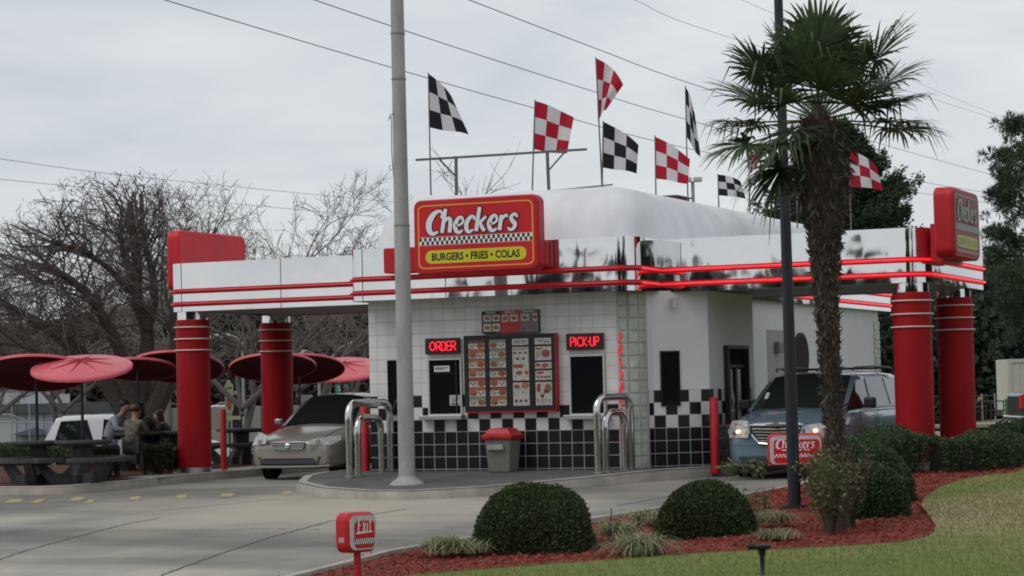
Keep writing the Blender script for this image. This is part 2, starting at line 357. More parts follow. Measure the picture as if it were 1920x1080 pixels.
# ------------------------------------------------------------------ ground
def area(name, poly, zf, mt, res=.5, skirt=0, kind='structure', parent=None):
    P = [Vector(p[:2]) for p in poly]; D = []
    for a, b in zip(P, P[1:]+P[:1]):
        n = max(1, int((b-a).length/res))
        D += [a.lerp(b, i/n) for i in range(n)]
    n = len(D); x0 = min(p.x for p in D); x1 = max(p.x for p in D); y0 = min(p.y for p in D); y1 = max(p.y for p in D)
    pts = list(D); y = y0+res*.5
    while y < y1:
        x = x0+res*.5
        while x < x1: pts.append(Vector((x, y))); x += res
        y += res
    v, e, f, *_ = delaunay_2d_cdt(pts, [(i, (i+1) % n) for i in range(n)], [], 1, 1e-4)
    mb = MB(); mb.add([(p.x, p.y, zf(p.x, p.y)) for p in v], [tuple(t) for t in f])
    o = mb.build(name, mt, parent)
    for pg in o.data.polygons:
        if pg.normal.z < 0: pg.flip()
    if skirt:
        s = MB()
        for i in range(n):
            a, b = D[i], D[(i+1) % n]
            s.quad((a.x, a.y, zf(a.x, a.y)), (b.x, b.y, zf(b.x, b.y)), (b.x, b.y, zf(b.x, b.y)-skirt), (a.x, a.y, zf(a.x, a.y)-skirt))
    return tag(o, kind=kind) if kind else o
def kerb(name, line, zf, wd=.16, drop=.2, closed=False, mt=None):
    """rounded kerb stone run along a line; zf = top height; lies inside (left of) the line"""
    P = [Vector(p) for p in line]; Q = []
    for a, b in zip(P, P[1:]+([P[0]] if closed else [])):
        n = max(1, int((b-a).length/.4)); Q += [a.lerp(b, i/n) for i in range(n)]
    if not closed: Q.append(P[-1])
    k = len(Q); mb = MB(); prof = [(0, -drop), (0, -.04), (.012, -.012), (.035, 0), (wd, .003), (wd, -.06)]; vs = []
    for i, q in enumerate(Q):
        d = (Q[(i+1) % k if closed else min(k-1, i+1)]-Q[(i-1) % k if closed else max(0, i-1)]).normalized(); nn = Vector((-d.y, d.x))
        for o_, z in prof:
            p = q+nn*o_; vs.append((p.x, p.y, zf(q.x, q.y)+z+.004))
    m = len(prof); fs = []
    for i in range(k if closed else k-1):
        j = (i+1) % k
        fs += [(i*m+a, i*m+a+1, j*m+a+1, j*m+a) for a in range(m-1)]
    mb.add(vs, fs); return tag(mb.build(name, mt or KERB, smooth=True, auto=50), kind='structure')

GRASSG = ground_mat('dry_ground_grass', [(.3, (.10, .095, .045)), (.5, (.12, .13, .05)), (.7, (.16, .14, .08))], .12, .02, 20, .25)
gm = MB(); xs = [-600, -300, -180, -120, -90, -70, -55, -45]+[-40+2*i for i in range(40)]+[42, 50, 60, 80, 120, 200, 400, 600]
ys = [-600, -300, -150, -80, -50, -35]+[-30+2*i for i in range(45)]+[65, 80, 100, 140, 200, 300, 500, 800]
gm.add([(x, y, g(x, y)-.12) for y in ys for x in xs], [(j*len(xs)+i, j*len(xs)+i+1, (j+1)*len(xs)+i+1, (j+1)*len(xs)+i) for j in range(len(ys)-1) for i in range(len(xs)-1)])
tag(gm.build('ground', GRASSG, smooth=True), kind='structure')
LOT = ground_mat('worn_concrete_road', [(.28, (.17, .168, .162)), (.42, (.245, .238, .22)), (.55, (.305, .29, .255)), (.7, (.42, .385, .315))], .42, .003, 90, .2, layer=(.9, (.14, .62, 1), .42, .60, 1.16), stretch=((1, .55, 1), .5))
T = LOT.node_tree; p = T.nodes['Principled BSDF']; src = p.inputs['Base Color'].links[0].from_socket
tcn = T.nodes.new('ShaderNodeTexCoord'); ds = T.nodes.new('ShaderNodeVectorMath'); ds.operation = 'DISTANCE'; ds.inputs[1].default_value = (-.6, -5.4, -.35); T.links.new(tcn.outputs['Object'], ds.inputs[0])
nz = T.nodes.new('ShaderNodeTexNoise'); nz.inputs['Scale'].default_value = .8; nz.inputs['Detail'].default_value = 6; T.links.new(tcn.outputs['Object'], nz.inputs['Vector'])
a = T.nodes.new('ShaderNodeMath'); a.operation = 'MULTIPLY_ADD'; a.inputs[1].default_value = 4; T.links.new(nz.outputs[0], a.inputs[0]); T.links.new(ds.outputs['Value'], a.inputs[2])
mr = T.nodes.new('ShaderNodeMapRange'); mr.inputs['From Min'].default_value = 3.6; mr.inputs['From Max'].default_value = 6.6; mr.inputs['To Min'].default_value = .8; mr.inputs['To Max'].default_value = 0; T.links.new(a.outputs[0], mr.inputs[0])
x_ = T.nodes.new('ShaderNodeMix'); x_.data_type = 'RGBA'; T.links.new(mr.outputs[0], x_.inputs['Factor']); ia = [i for i in x_.inputs if i.type == 'RGBA']
T.links.new(src, ia[0]); ia[1].default_value = (.43, .395, .32, 1); T.links.new([o for o in x_.outputs if o.type == 'RGBA'][0], p.inputs['Base Color'])
LOTPOLY = [(-70, -30), (60, -30), (60, -19), (16, -19), (16, 34), (-70, 34)]
area('parking_lot', LOTPOLY, lambda x, y: g(x, y)+.0, LOT, 1.0)
ASPH = ground_mat('far_asphalt', [(.3, (.06, .06, .06)), (.7, (.09, .09, .088))], .5, .01, 60, .2)
# walkway island round the building
ISL = [(-3.35, 18), (-3.35, .3), (-3.28, -.9), (-2.75, -2.1), (-1.75, -3.15), (-.6, -3.75), (.2, -3.80), (1.15, -3.25), (2.25, -1.7), (3.1, -.25), (3.75, 1.3), (3.95, 3), (3.95, 18)]
AGG = ground_mat('exposed_aggregate', [(.3, (.085, .085, .088)), (.7, (.135, .132, .13))], 1.2, .004, 110, .35)
wz = lambda x, y: min(walk(x, y), g(x, y)+.155) if y < 0 else -.045
area('walkway', ISL, lambda x, y: max(g(x, y)+.12, walk(x, y)) if y < .1 else -.03, AGG, .35)
kerb('kerb', ISL, lambda x, y: max(g(x, y)+.12, walk(x, y)) if y < .1 else -.03, .17, .22)
# planting bed, lawn
EDGE = [tuple(gnd(x, y, .125)[:2]) for x, y in ((1905, 886), (1850, 891), (1800, 900), (1760, 915), (1733, 932), (1728, 948), (1742, 965), (1755, 985), (1752, 998), (1735, 1008), (1690, 1017), (1600, 1023), (1500, 1028), (1300, 1038), (1100, 1053), (900, 1068), (800, 1077), (690, 1087))]
BED = [(3.86, -22), (3.86, -13.5), (3.82, -12.2), (4.0, -11.2), (4.45, -9.6), (5.1, -7), (5.75, -4.6), (6.05, -2.9), (6.2, -.5), (6.25, 1), (6.25, 14), (8.0, 14), (8.6, 6)]+EDGE+[(EDGE[-1][0], -22)]
MULCH = ground_mat('red_wood_mulch', [(.3, (.10, .018, .014)), (.5, (.20, .036, .026)), (.7, (.29, .062, .045))], 9, .03, 45, .35)
bedz = lambda x, y: g(x, y)+.09+.03*math.sin(x*2.1+1)*math.sin(y*1.3)
BED2 = [p if i < 12 else (p[0]+.3, p[1]-.3) for i, p in enumerate(BED)]
area('planting_bed', BED2, bedz, MULCH, .3, skirt=.3)
kerb('kerb', [BED[i] for i in range(10, -1, -1)], lambda x, y: g(x, y)+.13, .16, .22)
LAWN = [(EDGE[-1][0], -22)]+EDGE[::-1]+[(8.6, 6), (8, 14), (9, 60), (60, 60), (60, -18), (30, -22)]
def lawn_mat():
    m = ground_mat('mown_lawn', [(.30, (.18, .185, .06)), (.45, (.15, .215, .05)), (.6, (.225, .235, .08)), (.72, (.30, .265, .12))], .32, .02, 70, .3)
    T = m.node_tree; p = T.nodes['Principled BSDF']; src = p.inputs['Base Color'].links[0].from_socket
    tcn = T.nodes.new('ShaderNodeTexCoord'); ds = T.nodes.new('ShaderNodeVectorMath'); ds.operation = 'DISTANCE'; ds.inputs[1].default_value = (10.3, -5.2, -.3)
    mpn = T.nodes.new('ShaderNodeMapping'); mpn.inputs['Scale'].default_value = (1, .55, 1); ds.inputs[1].default_value = (EDGE[6][0]+.9, (EDGE[6][1]+.8)*.55, -.3)
    T.links.new(tcn.outputs['Object'], mpn.inputs[0]); T.links.new(mpn.outputs[0], ds.inputs[0])
    nz = T.nodes.new('ShaderNodeTexNoise'); nz.inputs['Scale'].default_value = 1.1; nz.inputs['Detail'].default_value = 6; T.links.new(tcn.outputs['Object'], nz.inputs['Vector'])
    a = T.nodes.new('ShaderNodeMath'); a.operation = 'MULTIPLY_ADD'; a.inputs[1].default_value = 1.6; T.links.new(nz.outputs[0], a.inputs[0]); T.links.new(ds.outputs['Value'], a.inputs[2])
    mr = T.nodes.new('ShaderNodeMapRange'); mr.inputs['From Min'].default_value = 1.7; mr.inputs['From Max'].default_value = 3.0; mr.inputs['To Min'].default_value = 1; mr.inputs['To Max'].default_value = 0; T.links.new(a.outputs[0], mr.inputs[0])
    x = T.nodes.new('ShaderNodeMix'); x.data_type = 'RGBA'; T.links.new(mr.outputs[0], x.inputs['Factor']); ia = [i for i in x.inputs if i.type == 'RGBA']
    T.links.new(src, ia[0]); ia[1].default_value = (.36, .30, .17, 1); T.links.new([o for o in x.outputs if o.type == 'RGBA'][0], p.inputs['Base Color']); return m
area('lawn', LAWN, lambda x, y: g(x, y)+.125, lawn_mat(), .8, skirt=.3)
# picnic island on the left
PIC = [(-6.22, 16), (-6.22, .5), (-6.55, -1.3), (-7.1, -2.3), (-7.6, -2.55), (-24, -2.55), (-24, 16)]
PMUL = ground_mat('dark_mulch', [(.3, (.05, .03, .022)), (.6, (.10, .035, .025))], 3, .02, 40, .35)
area('picnic_ground', PIC, lambda x, y: g(x, y)+.13, PMUL, .6)
kerb('kerb', [PIC[i] for i in (5, 4, 3, 2, 1, 0)], lambda x, y: g(x, y)+.14, .17, .22)
area('column_pad', [(-6.35, -.6), (-6.35, 6), (-7.2, 6), (-7.2, -.6)], lambda x, y: g(x, y)+.137, CONC, 1)
# painted stripes, joints and cracks
YPAINT = mat('worn_yellow_paint', (.42, .31, .11), .8, noise=.3, nscale=7, col2=(.29, .27, .23), detail=8)
mk = MB()
for (x, y, w_) in ((25, 940, .5), (72, 940, .34), (145, 936, .34), (168, 941, .2), (252, 935, .3), (340, 932, .3), (425, 929, .4), (538, 925, .28)):
    p = gnd(x, y)
    d1 = Vector((.42, -.9, 0)).normalized(); d2 = Vector((1, 0, 0))
    c = [p+d1*a*.40*rnd.uniform(.8, 1.1)+d2*b*w_*.36*rnd.uniform(.7, 1.15) for a, b in ((-1, -1), (-.3, -1.05), (.4, -.9), (1, -1), (1.1, .1), (1, 1), (.2, 1.1), (-.5, .85), (-1, 1), (-1.08, 0))]
    mk.add([(q.x, q.y, g(q.x, q.y)+.006) for q in c], [tuple(range(10))])
tag(mk.build('painted_marking', YPAINT), kind='structure')
jt = MB(); JM = mat('joint_dark', (.09, .085, .075), .95)
for pts in ([(300, 1080), (400, 1043), (500, 1010), (617, 978), (760, 955)], [(-20, 1055), (60, 1030), (140, 1008), (235, 983), (300, 972)], [(200, 1002), (330, 995), (470, 992), (600, 994)], [(60, 962), (300, 958), (520, 936)], [(880, 960), (1150, 950), (1400, 905)]):
    G = [gnd(*p) for p in pts]
    for a, b in zip(G, G[1:]):
        n = 14; prev = None
        for i in range(n+1):
            q = a.lerp(b, i/n)+Vector((rnd.uniform(-.012, .012), rnd.uniform(-.03, .03), 0)); w_ = .012+rnd.random()*.010
            if prev: jt.add([(prev[0].x-prev[1], prev[0].y, g(prev[0].x, prev[0].y)+.004), (q.x-w_, q.y, g(q.x, q.y)+.004), (q.x+w_, q.y+.02, g(q.x, q.y)+.004), (prev[0].x+prev[1], prev[0].y+.02, g(prev[0].x, prev[0].y)+.004)], [(0, 1, 2, 3)])
            prev = (q, w_)
tag(jt.build('road_joints', JM), kind='structure')

# ------------------------------------------------------------------ building
B = empty('drive_through_restaurant', (0, 0, 0), 0, 'white checkered drive-through restaurant with chrome canopies, red columns and domed roof', 'restaurant')
T_ = .215
# plan of the body; (x, y, tiled?)
W1X = -2.39
plan = [((W1X, 0), (2.29, 0), TILE), ((2.67, .38), (2.72, .52), TILE), ((2.72, .52), (3.5, 1.18), TILE), ((3.5, 1.18), (3.5, 3.75), TILE), ((3.5, 3.75), (2.9, 3.75), TILE), ((2.9, 3.75), (2.9, 15.2), WALLP),
        ((2.9, 15.2), (2.4, 15.8), WALLP), ((2.4, 15.8), (-2.9, 15.8), WALLP), ((-2.9, 15.8), (-2.9, 3.75), WALLP), ((-2.9, 3.75), (-3.0, 3.75), TILE), ((-3.0, 3.75), (-3.0, 1.3), TILE), ((-3.0, 1.3), (W1X, .6), TILE), ((W1X, .6), (W1X, 0), TILE)]
wb = MB(); TILES = [TILE, WALLP, mat('blockwork_white_paint', (.70, .71, .71), .6, noise=.06, nscale=2)]
ph = -.73 % T_
CUT = {}
for i, (a, b, mt) in enumerate(plan):
    Ln = math.dist(a, b); wb.m = 0 if mt is TILE else 1
    if i in (1, 2, 3, 10, 11):   # tiles to 1.29 m, smooth above
        zs = [(-.35, 1.29, 0), (1.29, 2.97, 1)]
    else: zs = [(-.35, 2.97, wb.m)]
    u0 = {0: a[0]-(-.73), 1: .9*T_, 2: 0, 3: 0}.get(i, 0)
    for z0, z1, mm in zs:
        wb.m = mm
        wb.quad((*a, z0), (*b, z0), (*b, z1), (*a, z1), uv=[(u0, z0), (u0+Ln, z0), (u0+Ln, z1), (u0, z1)])
wb.m = 1; wb.add([(p[0][0], p[0][1], 2.965) for p in plan], [tuple(range(len(plan)))])
wb.build('wall', TILES, B)
# glass block corner column (curved), translucent blocks with neon behind
GB = mat('glass_block', (.46, .49, .43), .15, spec=.6, noise=.22, nscale=7, bump=.012, bscale=9)
GJ = mat('glass_block_joint', (.42, .43, .40), .8)
gb = MB(); gj = MB(); cx, cy, rr = 2.29, .385, .385
angs = [(-90+1, -64), (-62.5, -37.5), (-36, -11)]
arc = [(cx+rr*math.cos(R(t)), cy+rr*math.sin(R(t))) for t in range(-90, 1, 6)]
gj.add([(x, y, z) for z in (-.3, 2.96) for x, y in arc], [(i, i+1, i+17, i+16) for i in range(15)])
for k in range(14):
    z0, z1 = k*.2115-.02, k*.2115+.18
    for a0, a1 in angs:
        P = []
        for r_, q in ((rr-.004, 0), (rr+.022, 1)):
            for z in (z0+.012*q, z1-.012*q):
                for t in np.linspace(a0+2*q, a1-2*q, 4): P.append((cx+r_*math.cos(R(t)), cy+r_*math.sin(R(t)), z))
        F = [(8+i, 9+i, 13+i, 12+i) for i in range(3)]+[(i, 1+i, 9+i, 8+i) for i in range(3)]+[(4+i, 12+i, 13+i, 5+i) for i in range(3)]+[(0, 8, 12, 4), (3, 7, 15, 11)]
        gb.add(P, F)
col = gb.build('glass_block_column', GB, B, smooth=True, auto=50); gj.build('mortar', GJ, col)
nb = MB()
for k in range(2, 11):   # red tube seen broken up through the blocks
    z0 = k*.2115+.0; pts = [(2.345+.018*math.sin(k*1.7+q), -.028, z0+q*.0325) for q in range(6)]
    nb.tube(pts, .022 if k % 3 else .03, 6)
nb.build('neon_tube', mat('blurred_neon', (.5, .03, .03), .4, emit=(1, .03, .04), es=.38), B)
# rear corner glass blocks
rb = MB()
for k in range(13):
    for q in range(2): rb.box(2.88, 2.925, 15.25-.24*(q+1), 15.25-.24*q-.02, k*.21, k*.21+.19)
rb.build('rear_glass_blocks', GB, B)

def arcpath(seq):
    """seq of (x,y,r): outline with rounded convex/concave corners"""
    n = len(seq); o = []
    for i, (x, y, r) in enumerate(seq):
        p = Vector((x, y)); a = (Vector(seq[i-1][:2])-p).normalized(); b = (Vector(seq[(i+1) % n][:2])-p).normalized()
        if r <= 0: o.append((x, y)); continue
        s = p+a*r; e = p+b*r; c = s+b*r
        k = 8
        for j in range(k+1):
            t = j/k*math.pi/2; q = c-b*r*math.cos(t)-a*r*math.sin(t); o.append((q.x, q.y))
    return o
FZ0, FZ1 = 2.95, 3.85
FSEQ = [(-6.97, 5.1, 0), (-6.97, .75, .3), (-2.50, .75, 0), (-2.50, -.6, .3), (2.84, -.6, .34), (2.84, .75, 0), (7.42, .75, .36), (7.42, 5.1, 0), (3.02, 5.1, 0), (3.02, 16.2, .3), (-2.95, 16.2, .3), (-2.95, 5.1, 0)]
FP = arcpath(FSEQ)
def band(path, z0, z1, off, th, closed=True):
    """wall strip following the outline, off outward"""
    n = len(path); mb = MB(); V = [Vector(p) for p in path]; O = []
    for i in range(n):
        a, b = V[i-1], V[(i+1) % n]
        if not closed and i == 0: a = V[0]
        if not closed and i == n-1: b = V[-1]
        d1 = (V[i]-a); d2 = (b-V[i]); d1 = d1.normalized() if d1.length > 1e-6 else d2.normalized(); d2 = d2.normalized() if d2.length > 1e-6 else d1
        n1 = Vector((d1.y, -d1.x)); n2 = Vector((d2.y, -d2.x)); m = n1+n2
        m = m/max(.2, m.length_squared)*2 if m.length > 1e-3 else n1
        O.append(m)
    def P(i, o_, z): q = V[i]+O[i]*o_; return (q.x, q.y, z)
    for i in range(n if closed else n-1):
        j = (i+1) % n
        mb.quad(P(i, off, z0), P(j, off, z0), P(j, off, z1), P(i, off, z1))
        mb.quad(P(j, off-th, z0), P(i, off-th, z0), P(i, off-th, z1), P(j, off-th, z1))
        mb.quad(P(i, off, z1), P(j, off, z1), P(j, off-th, z1), P(i, off-th, z1))
        mb.quad(P(j, off, z0), P(i, off, z0), P(i, off-th, z0), P(j, off-th, z0))
    return mb
fa = band(FP, FZ0, FZ1, 0, .05).build('chrome_fascia', CHROME, B, smooth=True, auto=35)
# panel seams and edge trims on the fascia
sm_ = MB()
for x, y in ((-6.66, .747), (-4.55, .747), (-2.19, -.603), (-.6, -.603), (.9, -.603), (5.0, .747)): sm_.box(x-.006, x+.006, y-.003, y+.004, FZ0+.002, FZ1-.002)
sm_.build('panel_seam', mat('seam_grey', (.16, .16, .17), .5), fa)
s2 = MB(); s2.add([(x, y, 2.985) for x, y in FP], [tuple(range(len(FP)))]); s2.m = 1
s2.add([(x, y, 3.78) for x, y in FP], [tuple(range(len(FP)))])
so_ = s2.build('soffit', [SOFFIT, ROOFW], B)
for pg in so_.data.polygons:
    if (pg.normal.z > 0) == (pg.center.z < 3.3): pg.flip()
# neon channel + tubes, two rows
i_l0 = 0
def sub(i0, i1): return FP[i0:i1+1]
# indices: find cut point on the bump's right rounded corner
cut = min(range(len(FP)), key=lambda i: math.dist(FP[i], (2.84, -.3)))
endi = min(range(len(FP)), key=lambda i: math.dist(FP[i], (7.42, 5.1)))
for z in (3.325, 3.085):
    ch = band(FP[:cut+1], z-.047, z+.047, .012, .011, False).build('neon_channel', RED, B)
    ch2 = band(FP[cut:endi+1], z-.047, z+.047, .012, .011, False).build('neon_channel', RED, B)
    ch3 = band(FP[endi+1:-1], z-.047, z+.047, .012, .011, False).build('neon_channel', RED, B)
    for (i0, i1, mt, chn) in ((0, cut, NEONOFF, ch), (cut, endi, NEON, ch2), (endi+1, len(FP)-2, NEON, ch3)):
        V = [Vector(p) for p in FP[i0:i1+1]]; pts = []
        for i, v in enumerate(V):
            d = (V[min(len(V)-1, i+1)]-V[max(0, i-1)]).normalized(); nn = Vector((d.y, -d.x)); pts.append((v.x+nn.x*.034, v.y+nn.y*.034, z))
        # make straight runs dense enough to keep the tube round at corners
        t = MB(); t.tube(pts, .019, 8); t.build('neon_tube', mt, chn, smooth=True, auto=60)
# roof dome
def rring(ins, z, k=7):
    x0, x1, y0, y1 = -2.42+ins, 2.62-ins, .20+ins, 15.9-ins; r = max(.10, .42-.38*ins)
    o = []
    for cx_, cy_, a0 in ((x1-r, y1-r, 0), (x0+r, y1-r, 90), (x0+r, y0+r, 180), (x1-r, y0+r, 270)):
        for i in range(k+1):
            t = R(a0+90*i/k); o.append((cx_+r*math.cos(t), cy_+r*math.sin(t), z))
    return o
rm = MB(); rows = []
rows.append(rring(0, 3.79))
for i in range(13):
    t = i/12*math.pi/2; rows.append(rring(.80*(1-math.cos(t)**.85), 3.80+1.03*math.sin(t)**.85))
rows.append(rring(1.6, 4.87))
n = len(rows[0]); rm.add([p for r_ in rows for p in r_], [(a*n+i, a*n+(i+1) % n, (a+1)*n+(i+1) % n, (a+1)*n+i) for a in range(len(rows)-1) for i in range(n)]+[tuple(range((len(rows)-1)*n, len(rows)*n))])
roof = rm.build('roof', ROOFW, B, smooth=True, auto=25)
hb = MB(); c_ = at(1256, 380, 0, 1.2); hb.box(.9, 1.5, c_.y-.5, c_.y+.3, 4.8, 4.99); hb.box(.85, 1.55, c_.y-.56, c_.y+.36, 4.99, 5.01)
hb.build('roof_vent', mat('rusty_brown_metal', (.10, .07, .065), .7, noise=.3), roof)
hb = MB(); hb.tube([(.2, 2.2, 4.93), (1.55, 1.9, 4.95)], .016, 6); hb.build('roof_pipe', METALG, roof)
# columns
def column(x, y):
    zb = g(x, y)+.14; b_ = MB(); b_.lathe([(.318, .10), (.318, 2.86-.07-zb), (.30, 2.86-.06-zb)], (x, y, zb), 40)
    c = b_.build('column', REDCOL, B, smooth=True)
    k_ = MB(); k_.lathe([(.285, 2.70-zb), (.285, 2.99-zb)], (x, y, zb), 32)
    k_.build('column_collar', CHROME, c, smooth=True); k_ = MB(); k_.lathe([(.312, -.1), (.312, .12)], (x, y, zb), 32); k_.build('column_foot', STEEL, c, smooth=True)
    for z in (2.66, 2.44, 2.23):
        r_ = MB(); pts = [(x+.345*math.cos(R(t)), y+.345*math.sin(R(t)), z) for t in range(0, 361, 10)]; r_.tube(pts, .013, 6, False)
        for t in range(30, 360, 60): r_.cyl((x+.31*math.cos(R(t)), y+.31*math.sin(R(t)), z), (x+.345*math.cos(R(t)), y+.345*math.sin(R(t)), z), .008, n=6)
        r_.build('column_ring', mat('pinkish_ring_tube', (.66, .58, .56), .4), c, smooth=True)
for x, y in ((-6.64, 1.1), (-6.63, 4.3), (7.06, 1.1), (7.06, 4.3)): column(x, y)

# windows
FRAMEG = mat('pale_window_frame', (.50, .50, .49), .5)
def window(mb_frame, name, P, u0, u1, v0, v1, frame=.028, depth=.04, parent=B, sill=None, fmat=FRAMEG, mull=None, glass=GLASSD):
    f = MB()
    for a, b, c, d in ((u0-frame, u0, v0-frame, v1+frame), (u1, u1+frame, v0-frame, v1+frame), (u0, u1, v1, v1+frame), (u0, u1, v0-frame, v0)): f.prism([(a, c), (b, c), (b, d), (a, d)], P, .004, depth)
    fr = f.build(name, fmat, parent)
    gl = MB(); gl.prism([(u0, v0), (u1, v0), (u1, v1), (u0, v1)], P, .003, .012); gl.build('pane', glass, fr)
    if mull:
        m_ = MB()
        for a, b, c, d in mull: m_.prism([(a, c), (b, c), (b, d), (a, d)], P, .012, .03)
        m_.build('mullion', BLACK, fr)
    if sill:
        s_ = MB(); s_.prism([(sill[0], v0-frame-.07), (sill[1], v0-frame-.07), (sill[1], v0-frame+.005), (sill[0], v0-frame+.005)], P, .002, .2); s_.build('sill', STEEL, fr, bevel=.006)
    return fr
PF = lambda u, v, w_: (u, -w_, v)
def X0(px, py=700): return at(px, py, 1, 0).x
def Z0(px, py): return at(px, py, 1, 0).z
ow = window(None, 'order_window', PF, X0(806), X0(864), Z0(835, 776), Z0(835, 675), sill=(X0(793), X0(872)), mull=[(X0(806), X0(864), Z0(835, 690)-.10, Z0(835, 690)-.09), (X0(855), X0(857), Z0(835, 776), Z0(835, 675))])
def at_front(mb, u0, u1, v0, v1, w0, w1): mb.prism([(u0, v0), (u1, v0), (u1, v1), (u0, v1)], PF, w0, w1)
pw = window(None, 'pickup_window', PF, X0(1071), X0(1132), Z0(1100, 775), Z0(1100, 668), sill=(X0(1062), X0(1143)))
window(None, 'narrow_window', PF, X0(729), X0(745), Z0(737, 776), Z0(737, 677), frame=.015, depth=.03, fmat=BLACK)
NOTE = mat('paper_notice', (.62, .62, .60), .7); 
st = MB(); at_front(st, X0(815), X0(844), Z0(830, 697), Z0(830, 686), .014, .018); st.build('window_notice', NOTE, ow); st = MB(); at_front(st, X0(843), X0(862), Z0(852, 760), Z0(852, 741), .014, .018)
sto = st.build('window_notice', NOTE, ow)
tx = MB()
for (px, py, s_, z_) in (('FREE', 852.5, 745, .085),):
    q = text_obj('FREE', .085, lambda u, v, w_: (X0(852.5)+u, -.0195, Z0(852, 746)+v), BLACK, 't'); tx.v += q.v; tx.f += q.f; tx.mi += q.mi; tx.uv += q.uv
for i, (a, b, yy) in enumerate(((817, 842, 689.5), (817, 834, 692), (845, 860, 750), (846, 858, 753))): at_front(tx, X0(a), X0(b), Z0((a+b)/2, yy)-.008, Z0((a+b)/2, yy)+.006, .0185, .0195)
tx.build('notice_print', BLACK, sto)
br = MB(); at_front(br, X0(845), X0(860), Z0(852, 759), Z0(852, 755.5), .0185, .0195); br.build('notice_picture', mat('brown_print', (.16, .10, .05), .7), sto)
# things faintly seen inside the order window
# chamfer wall window
ca, cb = Vector((2.72, .52)), Vector((3.5, 1.18)); cd = (cb-ca).normalized(); cn = Vector((cd.y, -cd.x))
PC = lambda u, v, w_: (ca.x+cd.x*u+cn.x*w_, ca.y+cd.y*u+cn.y*w_, v)
window(None, 'narrow_window', PC, .15, .46, 1.03, 1.93, frame=.02, depth=.03, fmat=BLACK)
# drive-through window on the side wall
PS = lambda u, v, w_: (3.5+w_, u, v)
dw = window(None, 'drive_through_window', PS, 2.05, 3.15, .72, 1.98, frame=.06, depth=.09, fmat=BLACK, mull=[(2.05, 3.15, 1.66, 1.70), (2.58, 2.63, .72, 1.66)], sill=(1.95, 3.25))
q = MB(); q.prism([(2.3, 1.1), (2.36, 1.1), (2.36, 1.62), (2.3, 1.62)], PS, .02, .03); q.prism([(2.68, 1.0), (2.84, 1.0), (2.84, 1.62), (2.68, 1.62)], PS, .02, .03); q.build('window_poster', NOTE, dw)
# recessed niche and round mirror on the long side wall
P2 = lambda u, v, w_: (2.9+w_, u, v)
nc = MB(); yn0, yn1 = at(1438, 650, 0, 2.9).y, at(1481, 650, 0, 2.9).y; nc.prism([(yn0, .2), (yn1, .2), (yn1, 2.40), (yn0, 2.40)], P2, .001, .008); nc.build('recessed_door', mat('grey_beige_door', (.36, .35, .34), .6), B)
lb = MB(); lb.prism([(yn0+.45, 1.95), (yn0+.75, 1.95), (yn0+.75, 2.17), (yn0+.45, 2.17)], P2, .01, .12); lb.build('wall_lamp', mat('grey_fixture', (.2, .2, .19), .5), B, bevel=.02)
pm = MB(); pc = at(1500, 668, 0, 2.9); pts = [(pc.y+.50*math.cos(R(t)), pc.z+.48*math.sin(R(t))) for t in range(0, 360, 10)]
pm.prism(pts, P2, .002, .05); po = pm.build('oval_window', BLACK, B); pm = MB(); pm.prism([((a-pc.y)*.88+pc.y, (b-pc.z)*.9+pc.z) for a, b in pts], P2, .051, .055); pm.build('pane', mat('dull_black_glass', (.01, .01, .01), .5, spec=.1), po)
# cameras / lamps under the eave
for (px, py) in ((1256, 568),):
    l_ = MB(); PCn = PC(.38, 2.78, 0); l_.cyl(PC(.38, 2.83, .0), PC(.38, 2.83, .09), .02, n=8); l_.cyl(PC(.38, 2.85, .10), PC(.38, 2.68, .10), .05, .06, 12); l_.build('wall_camera', mat('beige_plastic', (.5, .5, .46), .5), B)
